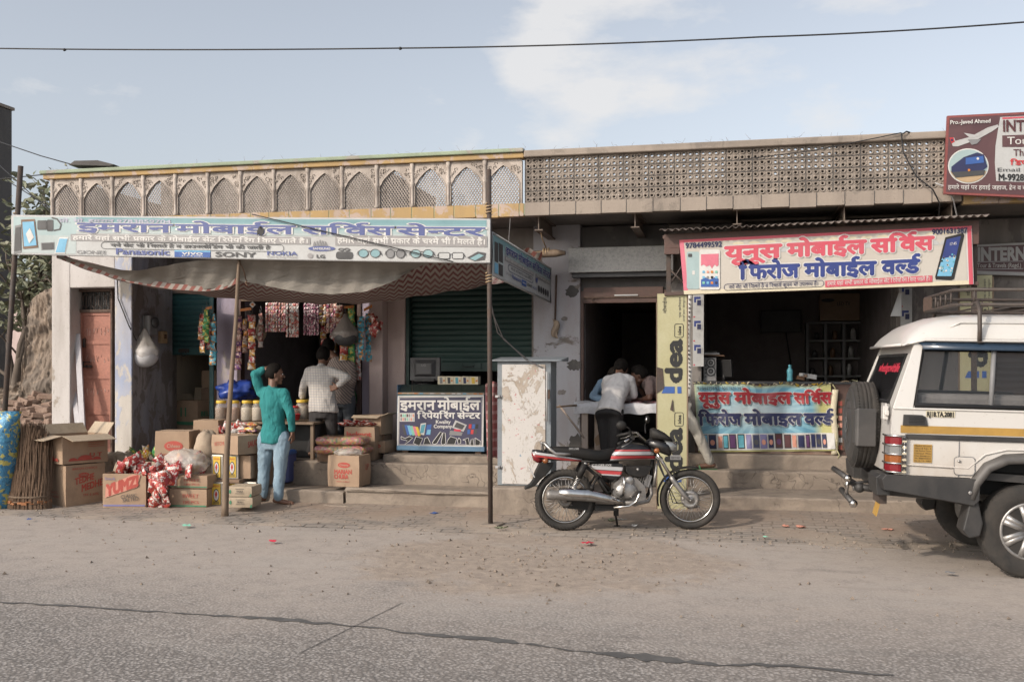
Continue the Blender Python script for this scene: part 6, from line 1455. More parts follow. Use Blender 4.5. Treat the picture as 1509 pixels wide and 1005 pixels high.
def NB_(u,v):
 a=Vector(BN[0]).lerp(Vector(BN[1]),u);b=Vector(BN[3]).lerp(Vector(BN[2]),u);p=a.lerp(b,v);y=3.2*math.sin(u*9.5)**2*max(0,1-v*3.5)if u>.4 else 0
 return W(p.x,p.y+y,YN-.035-.012*math.sin(u*23+v*4)-.010*math.sin(u*9-v*7)-.008*noise.noise((u*14,v*7,0)))
mb=MB();NU,NV=60,26;mb.grid([[NB_(i/NU,j/NV)for i in range(NU+1)]for j in range(NV+1)],'ray_print')
for q in range(len(mb.f)):j,i=divmod(q,NU);mb.uv[q]=[(i/NU,j/NV),((i+1)/NU,j/NV),((i+1)/NU,(j+1)/NV),(i/NU,(j+1)/NV)]
pm('deep_red',(.30,.022,.032),None,.5)
bmap=lambda u,v,l=1:NB_(u,1-v)-Vector((0,.010+.006*l,0))
text(mb,bmap,'9784499592, 9001631387',.02,.915,.36,.045,'dark_grey',lay=2)
for s,a,b in(('यूनुस',.03,.255),('मोबाइल',.29,.70),('सर्विस',.725,.995)):text(mb,bmap,s,a,.715,b,.155,'deep_red',wt=.045,outline='white',ow=.035,lay=2,mr=4)
for s,a,b in(('फिरोज',.02,.325),('मोबाइल',.355,.765),('वर्ल्ड',.79,.995)):text(mb,bmap,s,a,.40,b,.155,'navy',wt=.045,outline='white',ow=.035,lay=2,mr=4)
mb.grid([[bmap(u,v,1)for u in[k/30 for k in range(31)]]for v in(.025,.15,.27)],'white',False);rs=random.Random(12);u=.035
while u<.95:
 w=rs.uniform(.028,.055);hh=rs.uniform(.20,.225);m1,m2=rs.choice([('grey','navy'),('dark_grey','purple'),('pale_grey','salmon'),('black','cyan'),('dark_grey','maroon'),('grey','sky_blue'),('violet','violet'),('dark_grey','navy')])
 mb.grid([[bmap(u+w*a,.045+hh*v,2)for a in(0,.5,1)]for v in(0,.5,1)],m1,False);mb.grid([[bmap(u+w*a,.045+hh*v,3)for a in(.1,.5,.9)]for v in(.08,.5,.93)],m2,False)
 mb.poly([bmap(u+w*(.5+.32*math.cos(R(a))),.045+hh*(.45+.2*math.sin(R(a))),4)for a in range(0,360,40)],rs.choice([m2,m2,'purple',m2,'dark_grey','salmon',m2]));u+=w+rs.uniform(.002,.012)
mb.build('banner',o)
mb=MB();rs=random.Random(6)
for k in range(26):
 u=k/25;p=NB_(u,.0)+Vector((0,-.012,.01));mb.tube([p+Vector((rs.uniform(-.03,.03),rs.uniform(-.02,.01),rs.uniform(-.02,.02)))for _ in range(4)],.006,rs.choice(['yellow','idea_yellow','cream']),4)
for k in range(8):p=NB_(1,k/7)+Vector((.02,-.012,0));mb.tube([p,p+Vector((rs.uniform(-.02,.05),0,-.05)),p+Vector((rs.uniform(0,.03),0,-.09))],.008,'idea_yellow',4)
mb.build('ties',o)
mb=MB();mb.grid([[W(x+1.5*math.sin(y*.08),y,YN-.05)for x in(1225,1230,1234)]for y in range(574,672,6)],'cream');mb.build('side_strip',o,solid=.003)
# red poster panel beside it
mb=MB();a,b=W(1234,588,YN+.0),W(1262,664,YN+.0);mb.span((a.x,YN,b.z),(b.x+.25,YN+.018,a.z),'rust');rs=random.Random(4)
pm('poster_red',(.30,.06,.045),(.24,.07,.05),.6)
for i in range(4):
 for j in range(7):x=lerp(a.x,b.x+.2,(i+.1)/4);z=lerp(b.z,a.z,(j+.1)/7);mb.span((x,YN-.004,z),(x+.045,YN,z+.055),rs.choice(['poster_red','poster_red','pale_grey','salmon']))
mb.build('poster_panel',o)
# things on and behind that counter
o=thing('computer_tower','grey computer tower standing on the left end of the banner counter','computer',W(1046,563,YN+.25));a,b=W(1037,527,YN+.2),W(1056,564,YN+.2);mb=MB();w=b.x-a.x;h=a.z-nz1-.032;o.location.z=nz1+.032;c=Vector(o.location)
mb.box((0,.18,h/2),(w,.36,h),'grey');F=lambda x,z,l=1:Vector((x,-.003*l,z))
for zz,rr in((h*.78,w*.36),(h*.42,w*.4)):
 for k,(r_,m_)in enumerate(((rr,'dark_grey'),(rr*.75,'pale_grey'),(rr*.5,'dark_grey'),(rr*.22,'grey'))):mb.poly([F(x+w*.08,z,k+1)for x,z in ell(0,zz,r_,r_,20)],m_)
for k in range(4):mb.poly([F(-w*.4,h*(.15+k*.16)),F(-w*.25,h*(.15+k*.16)),F(-w*.25,h*(.22+k*.16)),F(-w*.4,h*(.22+k*.16))],'dark_grey')
mb.build('case',o,local=True,bev=.004);mb=MB();mb.box((.04,.15,h+.03),(.26,.24,.012),'brown',(0,.05,.1));mb.box((.0,.12,h+.05),(.2,.16,.02),'pale_grey',(0,0,.3));mb.box((.02,.12,h+.072),(.15,.1,.02),'dark_grey',(0,0,-.2));mb.build('clutter',o,local=True)
o=thing('computer_monitor','dark screen behind the grey computer tower','monitor',(W(1067,562,YN+.35).x,YN+.35,nz1+.033));mb=MB();mb.box((0,.0,.16),(.24,.03,.22),'black',(.1,0,-.6));mb.build('screen',o,local=True,bev=.006);mb=MB();mb.cyl((0,0,0),(0,0,.1),.03,'black',r2=.012,n=12);mb.build('stand',o,local=True)
o=thing('water_bottle','teal plastic water bottle on the banner counter','bottle',(W(1164,563,YN+.2).x,YN+.2,nz1+.032));mb=MB();mb.lathe([(.034,0),(.038,.02),(.033,.07),(.038,.11),(.038,.135),(.018,.165),(.018,.18)],'bottle_teal' if 0 else 'cyan',14);mb.build('body',o,local=True);mb=MB();mb.lathe([(.02,.178),(.02,.205),(0,.206)],'cyan',12);mb.build('cap',o,local=True)
o=thing('desk_fan','tiny dark table clutter pile right of the teal bottle','clutter',(W(1185,562,YN+.25).x,YN+.25,nz1+.032));mb=MB();rs=random.Random(2)
for k in range(6):mb.box((rs.uniform(-.12,.12),rs.uniform(-.05,.05),.03+.01*k),(rs.uniform(.05,.12),.06,rs.uniform(.02,.06)),rs.choice(['dark_grey','brown','grey','pale_grey']),(0,rs.uniform(-.2,.2),rs.uniform(-1,1)))
o.name='counter_clutter';mb.build('pile',o,local=True)
o=thing('yellow_tangle','tangle of yellow tape on the counter end near the jeep','tape',W(1240,566,YN+.1));mb=MB();rs=random.Random(3)
for k in range(14):p=W(1244+rs.uniform(-22,22),569+rs.uniform(-6,6),YN+.1);mb.tube([p+Vector((rs.uniform(-.09,.09),rs.uniform(-.05,.05),rs.uniform(-.02,.03)))for _ in range(4)],.007,rs.choice(['idea_yellow','tan','cream']),4)
mb.build('tape',o)
YR=16.45
a,b=W(1121,457,YR),W(1181,490,YR);o=thing('television','black flat television on the back wall of the phone shop','television',(a+b)/2);mb=MB();mb.span((a.x,YR,b.z),(b.x,YR+.06,a.z),'black');mb.span((a.x+.02,YR-.004,b.z+.02),(b.x-.02,YR,a.z-.02),'dark_grey');mb.build('screen',o,bev=.004);mb=MB();mb.tube([W(1158,490,YR+.02),W(1162,515,YR+.05),W(1166,540,YR+.05)],.01,'black',5);mb.build('power_cable',o)
a,b=W(1190,476,YR-.2),W(1271,562,YR-.2);o=thing('shelf_unit','open grid shelf unit in the dark right corner of the phone shop','shelves',((a.x+b.x)/2,YR-.1,b.z));mb=MB()
for k in range(4):x=lerp(a.x,b.x,k/3);mb.span((x-.02,YR-.2,b.z-.2),(x+.02,YR+.1,a.z),'grey')
for k in range(5):z=lerp(b.z-.2,a.z,k/4);mb.span((a.x+.021,YR-.19,z-.015),(b.x-.021,YR+.1,z+.015),'grey')
mb.build('frame',o)
a,b=W(1208,433,YR-.1),W(1283,472,YR-.1);o=thing('cardboard_box','long brown television carton on top of the grid shelf unit','box',((a.x+b.x)/2,YR,b.z));mb=MB();mb.span((a.x,YR-.1,b.z),(b.x,YR+.12,a.z),'card');mb.poly([(x,YR-.104,z)for x,z in ell(lerp(a.x,b.x,.16),lerp(b.z,a.z,.75),.1,.03,16)],'dark_grey');text(mb,lambda u,v,l=1:Vector((u,YR-.104,v)),'LED TV',lerp(a.x,b.x,.34),lerp(b.z,a.z,.55),lerp(a.x,b.x,.6),.06,'dark_grey');mb.build('body',o,bev=.004)
for k in range(9):
 q=MB();h=.12+.03*(k%3);q.lathe([(.04,0),(.04,h*.7),(.02,h)],['dark_grey','brown','pale_grey'][k%3],10);b_=q.build('bottle',None,local=True);b_.location=(lerp(W(1190,0,YR-.2).x,W(1271,0,YR-.2).x,(k%3+.3+.12*(k//3))/3),YR-.1,Z(1230,562,YR-.2)-.2+.017+(k//3+1)*(Z(1230,476,YR-.2)-Z(1230,562,YR-.2)+.2)/4);tag(b_,'small dim item on the grid shelf unit of the phone shop','shelf item','items on the grid shelves')
o=thing('concrete_tower','dark weathered concrete block rising at the left frame edge','building',(W(-60,620,17).x,17.5,0));a=W(18,152,17);mb=MB();xt_=W(18,540,17.5).x;mb.span((xt_-3.2,17,0),(xt_,17.5,a.z),'concrete_dark');mb.build('wall',o,bev=.02);mb=MB();mb.span((xt_-3.25,16.95,a.z+.003),(xt_+.02,17.55,a.z+.06),'concrete');mb.build('coping',o)
# pink house further back with a railing
o=thing('pink_house','small pinkish flat-roofed house far behind the crumbling wall','house',(W(50,560,24).x,24,0));a,b=W(-30,447,24),W(90,600,24);mb=MB();mb.span((a.x,24,0),(b.x+2,27,a.z),'plaster_pink');mb.build('wall',o);mb=MB();mb.span((a.x-.2,23.7,a.z+.003),(b.x+2.2,27.2,a.z+.22),'plaster_grey');mb.build('roof',o);mb=MB()
z=a.z+.223;w=(b.x+2-a.x)
for k in range(40):x=a.x+w*k/40;mb.cyl((x,23.8,z),(x,23.8,z+.42),.02,'rust_dark',n=5)
mb.span((a.x,23.78,z+.42),(b.x+2,23.82,z+.46),'rust_dark');mb.build('railing',o)
mb=MB();mb.span((W(36,0,24).x,23.97,.3),(W(50,0,24).x,24.0,2.2),'concrete_dark');mb.build('window',o)
# crumbling mud wall
o=thing('mud_wall','crumbling stained mud wall beside the left shop','wall',(W(55,560,13.2).x,13.2,0));mb=MB();tp=[(30,560),(33,528),(38,500),(40,470),(42,448),(50,440),(62,433),(77,425),(90,420)]
rows=[];n=130
for dy in(0,.5):
 rr_=[]
 for j in range(56):
  f=j/55;r=[]
  for i in range(n+1):
   x=-12+(96+12)*i/n;yt=poly_y([(-12,575),(20,566)]+tp,x)+2.5*noise.noise((x*.25,3,0));yb=655;p=W(x,lerp(yb,yt,f),13.2);p.y+=dy-(.12*noise.noise((x*.022,f*4,1))+.07*noise.noise((x*.07,f*13,2))+.04*noise.noise((x*.2,f*38,4))+.02*noise.noise((x*.5,f*90,7)))*(1 if dy==0 else 0);p.y-=.12*(1-f)*(1-dy*2);r.append(p)
  rr_.append(r)
 rows.append(rr_);mb.grid(rr_,'mud')
mb.grid([rows[0][-1],rows[1][-1]],'mud');mb.build('wall',o)
# heap of loose bricks: every brick its own object
q=MB();q.box((0,0,0),(.23,.11,.075),'brick');bo0=q.build('loose_brick',None,local=True,bev=.012);rs=random.Random(31);first=True
for k in range(54):
 row=k//9;px=rs.uniform(8,74);py=632-row*9.5+rs.uniform(-3,3);Yb=12.2+row*.13+rs.uniform(-.06,.06)
 if py<590-(px-30)*.2 and px<40:continue
 ob=bo0 if first else bo0.copy()
 if not first:COL.objects.link(ob)
 first=False;ob.location=W(px,py,Yb);ob.rotation_euler=(rs.uniform(-.3,.3),rs.uniform(-.3,.3),rs.uniform(-.9,.9));ob.scale=(rs.uniform(.8,1.15),rs.uniform(.9,1.2),rs.uniform(.9,1.15));tag(ob,'loose dusty brick in the heap below the crumbling mud wall','brick','bricks heaped below the mud wall')
mb=MB();rows=[[W(x,668-40*f+3*noise.noise((x*.2,f*4,0)),11.9+f*1.0)for x in range(-14,84,4)]for f in[k/8 for k in range(9)]];mb.grid(rows,'soil');tag(mb.build('rubble'),None,None,kind='stuff')
# tree behind the wall: limbs with drooping leaf sprays
def leaf_mat(key,c,c2):
 t=NT(key);oi=t.noise(7,3,.6);col=t.mix(t.ramp(oi,.35,.65),c,c2);t.b.inputs['Subsurface Weight'].default_value=.0;t.done(key,col,.6)
leaf_mat('leaf',(.12,.14,.085),(.19,.195,.125));leaf_mat('leaf_pale',(.23,.225,.16),(.15,.165,.10));pm('bark',(.13,.105,.085),(.09,.07,.058),.95,scale=6,stretch=(1,1,.3),bump=.4)
def tree(label,base,h,spread,nl,seed,leaf=.11,low=.35,fine=1.):
 o=thing('leafy_tree',label,'tree',base);rs=random.Random(seed);mb=MB();tips=[]
 def limb(p,d,L_,r,dep):
  pts=[p];
  for k in range(5):
   d=(d+Vector((rs.gauss(0,.16),rs.gauss(0,.16),rs.gauss(.02,.10)))).normalized();pts.append(pts[-1]+d*L_/5)
  mb.tube(pts,[r*(1-.1*k)for k in range(6)],'bark',7)
  if dep==0:tips.extend(pts[1:]);return
  for k in range(rs.randint(3,4)):
   q=pts[rs.randint(2,5)];e=(d+Vector((rs.uniform(-1,1),rs.uniform(-1,1),rs.uniform(-.2,.6)))*.9).normalized();limb(q,e,L_*rs.uniform(.55,.8),r*.55,dep-1)
 limb(Vector((0,0,0)),Vector((.05,0,1)),h*.5,h*.028,3);mb.build('trunk',o,local=True)
 mb=MB()
 for k in range(nl):
  c=rs.choice(tips)+Vector((rs.gauss(0,spread),rs.gauss(0,spread),rs.gauss(0,spread*.8)))
  if c.z<h*low:continue
  s=leaf*rs.uniform(.6,1.3);M=Matrix.Translation(c)@Euler((rs.uniform(-1.2,1.2),rs.uniform(-1.2,1.2),rs.uniform(0,6.28))).to_matrix().to_4x4()
  mb.add([(0,-s*.5,0),(s*.28,-s*.1,.08*s),(s*.2,s*.3,.06*s),(0,s*.6,-.05*s),(-s*.2,s*.3,.06*s),(-s*.28,-s*.1,.08*s)],[(0,1,2,3),(0,3,4,5)],'leaf' if rs.random()<.6 else 'leaf_pale',False,M)
 mb.build('crown',o,local=True,fixn=False);return o
p=W(30,600,15.2);tree('broad-leaved tree leaning over the crumbling wall behind the left pole',(p.x-.6,15.4,0),4.4,.30,2900,4,.15,.52)
p=W(100,560,19);tree('pale leafy tree rising behind the left corner of the parapet',(p.x-3.2,19.5,0),5.6,.28,1300,9,.14,.5)
p=W(60,560,40)
for k,(px,Y_,hh)in enumerate(((-60,42,6.5),(20,46,6.0),(75,40,5.5))):tree(['dark far tree at the left frame edge','hazy far tree between the tower and the pink house','hazy far tree just left of the shop row'][k],(W(px,560,Y_).x,Y_,0),hh,.5,2200,20+k,.34,.25)
# overhead wires
wire('power_line','single overhead cable crossing the whole sky above the shops',[Vector((-34,10.6,W(-60,71,10.6).z+.55)),W(-60,71,10.6),W(590,71.5,10.6),W(1120,55,10.6),W(1560,29,10.6),Vector((30,10.6,W(1560,29,10.6).z+2.6))],.0085,sag=.02)
for k,(x,y)in enumerate(((590,71),(1480,36))):
 q=MB();p=W(x,y,10.6);q.box((0,0,0),(.05,.03,.04),'black');q.build('wire_joint',[ob for ob in COL.objects if ob.name=='power_line'][0]).location=(0,0,0)
for ob in[ob for ob in COL.objects if ob.name.startswith('wire_joint')]:bpy.data.objects.remove(ob)
wl=[ob for ob in COL.objects if ob.name=='power_line'][0]
for x,y in((590,72),(95,74)):
 q=MB();q.tube([W(x-2,y-1,10.6),W(x,y,10.6),W(x+2,y,10.6)],[.012,.02,.012],'black',6);q.build('splice',wl)
wire('service_wire','upper thin wire from the left tower to the parapet corner',[W(-5,208,14),W(60,230,12.8),W(110,244,11.9)],.008);wire('service_wire','wire slanting steeply from the tower down behind the signboard end',[W(-5,240,14),W(74,312,12.5)],.008)
wire('service_wire','lower steep wire from the tower down to the signboard end',[W(10,266,14),W(74,306,12.5),W(100,330,12)],.008);wire('service_wire','level wire from the tower to the parapet end',[W(0,264,14),W(71,257,12)],.008)
wire('service_wire','black wire running across the long signboard to its right end',[W(371,316,10.03),W(668,386,10.03)],.006)
wire('service_wire','black cable down the door room wall beside the hanging clear bag',[W(173,412,11.8),W(174,440,11.82),W(190,480,11.82),W(201,502,11.95)],.008)
wire('service_wire','cable clipped along the parapet over the right shop to the roof edge',[W(1090,236,11.7),W(1200,222,11.7),W(1290,204,11.7),W(1328,196,11.7)],.006)
wire('service_wire','cable looping down from the parapet over the right shop canopy',[W(1328,196,11.68),W(1331,225,11.68),W(1350,260,11.66),W(1375,280,11.65),W(1385,300,11.7),W(1384,320,11.9)],.008);wire('service_wire','pale cable curling over the right end of the canopy',[W(1378,270,11.66),W(1395,276,11.64),W(1405,295,11.7),W(1411,322,11.9)],.008,'pale_grey')
wire('service_wire','loop of cable standing on the parapet coping over the right shop',[W(1330,198,11.7),W(1336,194,11.7),W(1342,196,11.75),W(1345,201,11.8)],.008)
wire('service_wire','thin cord hanging from the chajja beside the iron pole',[W(752,322,11.78),W(750,350,11.78),W(749,372,11.78)],.005,'wire_grey')
# grass tufts on the coping, litter and stones on the ground
LIT=[(1158,776,'salmon'),(1180,777,'salmon'),(1085,768,'white_sack'),(1141,752,'milky_bag'),(1250,763,'green'),(1226,761,'blue'),(1339,776,'white'),(1308,781,'salmon'),(1400,845,'grey'),(1128,792,'mint'),(866,801,'crimson'),(690,754,'white'),(640,757,'blue'),(402,798,'crimson'),(1280,760,'pale_grey'),(1060,768,'salmon'),(1063,760,'grey'),(44,766,'blue'),(275,775,'mint'),(720,752,'white'),(1150,745,'milky_bag'),(915,766,'milky_bag'),(935,775,'white'),(1216,764,'white')]
rs=random.Random(17);nm=dict(salmon='red',white_sack='white',milky_bag='clear',mint='green',crimson='red',pale_grey='pale')
for k,(x,y,m_)in enumerate(LIT):
 g=G(x,y,.02);mb=MB();s=rs.uniform(.035,.07)*(1.6 if 'bag' in m_ or 'sack' in m_ else 1);rows=[[Vector((s*(i-1.5)*.5,s*(j-1.5)*.38,.012+.016*noise.noise((i*1.3+k,j*1.7,k))))for i in range(4)]for j in range(4)];mb.grid(rows,m_,False);ob=mb.build('litter_scrap',None,local=True,solid=.002,loc=None);ob.location=g;ob.rotation_euler=(0,0,rs.uniform(0,6));tag(ob,'small crumpled '+nm.get(m_,m_)+' scrap of litter lying on the dusty roadside','litter','litter scraps along the roadside')
mb=MB();mb.v=[];t_=[]
for k in range(1500):
 x,y=rs.uniform(-9,4.5),9.4+abs(rs.gauss(0,.9))if k%3 else rs.uniform(6.5,9.6)
 if y>11.6:continue
 s=abs(rs.gauss(.004,.006))+.003
 if s>.022:s=.022
 z=(.012 if y>9.55 else .0)+.05*max(0.,min(1.,(y-10.3)/.7))**1.5+s*.2;a=rs.uniform(0,6);mb.add([(x+s*math.cos(a),y+s*math.sin(a),z),(x+s*math.cos(a+2.1),y+s*math.sin(a+2.1),z),(x+s*math.cos(a+4.2),y+s*math.sin(a+4.2),z),(x,y,z+s)],[(0,1,3),(1,2,3),(2,0,3)],'soil' if k%4 else 'cement')
for k in range(420):
 x,y=-1.6+rs.gauss(0,.75),8.4+rs.gauss(0,.65);s=min(.028,abs(rs.gauss(.004,.008))+.003);a=rs.uniform(0,6);z=s*.15 if y<9.5 else .012
 mb.add([(x+s*math.cos(a),y+s*math.sin(a),z),(x+s*math.cos(a+2.1),y+s*math.sin(a+2.1),z),(x+s*math.cos(a+4.2),y+s*math.sin(a+4.2),z),(x,y,z+s*.8)],[(0,1,3),(1,2,3),(2,0,3)],'soil')
tag(mb.build('gravel'),None,None,kind='stuff')
mb=MB()
for k in range(60):x=rs.uniform(XR+.3,XE)if k%2 else rs.uniform(xA0,XR);p=Vector((x,FAC-.02+rs.uniform(0,.1),4.225 if x>XR else 4.255));mb.tube([p,p+Vector((rs.uniform(-.02,.02),0,.03)),p+Vector((rs.uniform(-.06,.06),rs.uniform(-.02,.02),rs.uniform(.03,.09)))],[.002,.0015,.0008],'straw',3)
tag(mb.build('dry_grass'),None,None,kind='stuff')
for k,(x,y)in enumerate(((737,779),(1040,757),(900,768))):
 g=G(x,y,.03);mb=MB()
 for q in range(22):a=rs.uniform(0,6.28);s=rs.uniform(.03,.07);mb.add([g+Vector((.01*math.cos(a),.01*math.sin(a),0)),g+Vector((s*math.cos(a)+.01,s*math.sin(a),s*.5)),g+Vector((s*1.3*math.cos(a+.2),s*1.3*math.sin(a+.2),s*.35)),g+Vector((s*math.cos(a+.35),s*math.sin(a+.35),s*.2))],[(0,1,2,3)],'leaf')
 tag(mb.build('weed',None),['small weed at the foot of the iron pole','low weed by the right step','low weed in the sand under the motorcycle'][k],'weed')
for k,(lab,x,y,r_)in enumerate((('dark slipper lying on its side before the lower step',484,738,.3),('second dark slipper before the lower step',497,741,-.4))):
 o=thing('slipper',lab,'slipper',G(x,y,.03),r_,'slippers before the step');mb=MB();sole=[(-.13,-.03),(-.09,-.042),(0,-.034),(.09,-.045),(.13,-.02),(.13,.02),(.09,.04),(0,.03),(-.09,.04),(-.13,.03)];mb.prism(sole,0,.022,'black','z');mb.build('sole',o,local=True);mb=MB();mb.tube([(.08,0,.02),(.04,-.03,.05),(-.01,-.04,.02)],.008,'maroon',6);mb.tube([(.08,0,.02),(.04,.03,.05),(-.01,.04,.02)],.008,'maroon',6);mb.build('strap',o,local=True)
o=thing('stone_slab','flat broken stone lying before the lower step','stone',G(505,748,.02));mb=MB();mb.prism([(-.22,-.05),(.1,-.09),(.24,0),(.12,.08),(-.15,.06)],0,.035,'cement','z');mb.build('slab',o,local=True,bev=.008)
# ====== PEOPLE
def skin_mat(key,c):
 t=NT(key);col=t.mix(t.ramp(t.noise(18,3),.3,.7),c,tuple(x*.8 for x in c));t.b.inputs['Subsurface Weight'].default_value=.08;t.b.inputs['Subsurface Radius'].default_value=(.02,.008,.005);t.done(key,col,.55)
skin_mat('skin',(.19,.10,.066));skin_mat('skin_dark',(.14,.072,.048))
def cloth(key,c,c2=None,fold=.5,weave=None):
 t=NT(key);v=t.mapping((1,1,.45));a=t.noise(7,5,.6,v,.8);col=t.mix(t.ramp(a,.35,.7),c,c2 or tuple(x*.82 for x in c))
 if weave:col=weave(t,col)
 t.bump(t.math('ADD',t.noise(9,3,.5,v,1.3),t.math('MULTIPLY',t.noise(120,2),.06)),fold,.035);t.done(key,col,.9)
def plaid(t,col):
 x,y,z=t.sep();q=t.math('ADD',x,t.math('MULTIPLY',y,.6))
 a=t.math('LESS_THAN',t.math('FRACT',t.math('MULTIPLY',q,30)),.22);b=t.math('LESS_THAN',t.math('FRACT',t.math('MULTIPLY',z,30)),.22)
 col=t.mix(t.math('MULTIPLY',a,.55),col,(.22,.20,.19));return t.mix(t.math('MULTIPLY',b,.6),col,(.20,.25,.32))
def stripes(t,col):
 x,y,z=t.sep();return t.mix(t.math('LESS_THAN',t.math('FRACT',t.math('MULTIPLY',t.math('ADD',z,x),24)),.4),col,(.12,.11,.11))
cloth('teal_cloth',(.022,.205,.205),(.017,.16,.165),.9);cloth('plaid_cloth',(.50,.465,.43),None,.5,plaid);cloth('white_cloth',(.56,.54,.535),(.50,.49,.49),.7);cloth('taupe_cloth',(.185,.135,.125),None,.5);cloth('cream_cloth',(.44,.42,.375),(.38,.36,.32),.6)
cloth('beige_cloth',(.36,.285,.25),None,.5,stripes);cloth('blue_cloth',(.13,.20,.28),None,.5);cloth('black_cloth',(.016,.015,.016),None,.4);cloth('charcoal_cloth',(.035,.032,.033),None,.5)
cloth('jeans',(.25,.34,.41),(.17,.25,.32),.6);cloth('dark_jeans',(.09,.10,.115),None,.5);pm('hair',(.007,.006,.005),(.013,.010,.009),.75,scale=30,stretch=(1,1,.3),bump=.5,bd=.01,spec=.12)
tx=bpy.data.textures.new('folds','CLOUDS');tx.noise_scale=.15;tx.noise_depth=2
def cap(mb,a,b,ra,rb,m,n=10):
 a,b=Vector(a),Vector(b);d=(b-a);L_=d.length or 1e-4;d=d/L_
 pts=[a-d*ra*k for k in(.98,.7)]+[a,a.lerp(b,.33),a.lerp(b,.66),b]+[b+d*rb*k for k in(.7,.98)]
 r=[ra*.2,ra*.72,ra,lerp(ra,rb,.33),lerp(ra,rb,.66),rb,rb*.72,rb*.2];mb.tube(pts,r,m,n)
def ellring(c,u,w,hu,hw,n=16):return[c+u*hu*math.cos(2*math.pi*k/n)+w*hw*math.sin(2*math.pi*k/n)for k in range(n)]
def hand(mb,wr,d,nrm,m,curl=.5,thumb=1):
 """palm, four jointed fingers of unequal length, and a thumb from the side of the palm"""
 d=Vector(d).normalized();nrm=Vector(nrm);nrm=(nrm-d*nrm.dot(d)).normalized();s=d.cross(nrm)*thumb
 for k in(-.026,-.009,.009,.026):cap(mb,wr+d*.012+s*k*.8,wr+d*.078+s*k,.014,.0125,m,8)
 for k,L_ in((-.030,.062),(-.010,.076),(.010,.080),(.030,.070)):
  b0=wr+d*.085+s*k*1.05;c1=curl*1.0;c2=curl*1.9;e1=d*math.cos(c1)+nrm*math.sin(c1)+s*k*2.0;b1=b0+e1*L_*.52;e2=d*math.cos(c2)+nrm*math.sin(c2);b2=b1+e2*L_*.48
  cap(mb,b0,b1,.0088,.008,m,7);cap(mb,b1,b2,.008,.0068,m,7)
 t0=wr+d*.03+s*.034;t1=t0+(d*.6+s*.7+nrm*.3).normalized()*.038;cap(mb,t0,t1,.0115,.0095,m,7);cap(mb,t1,t1+(d*.85+s*.3+nrm*.3).normalized()*.030,.0095,.0075,m,7)
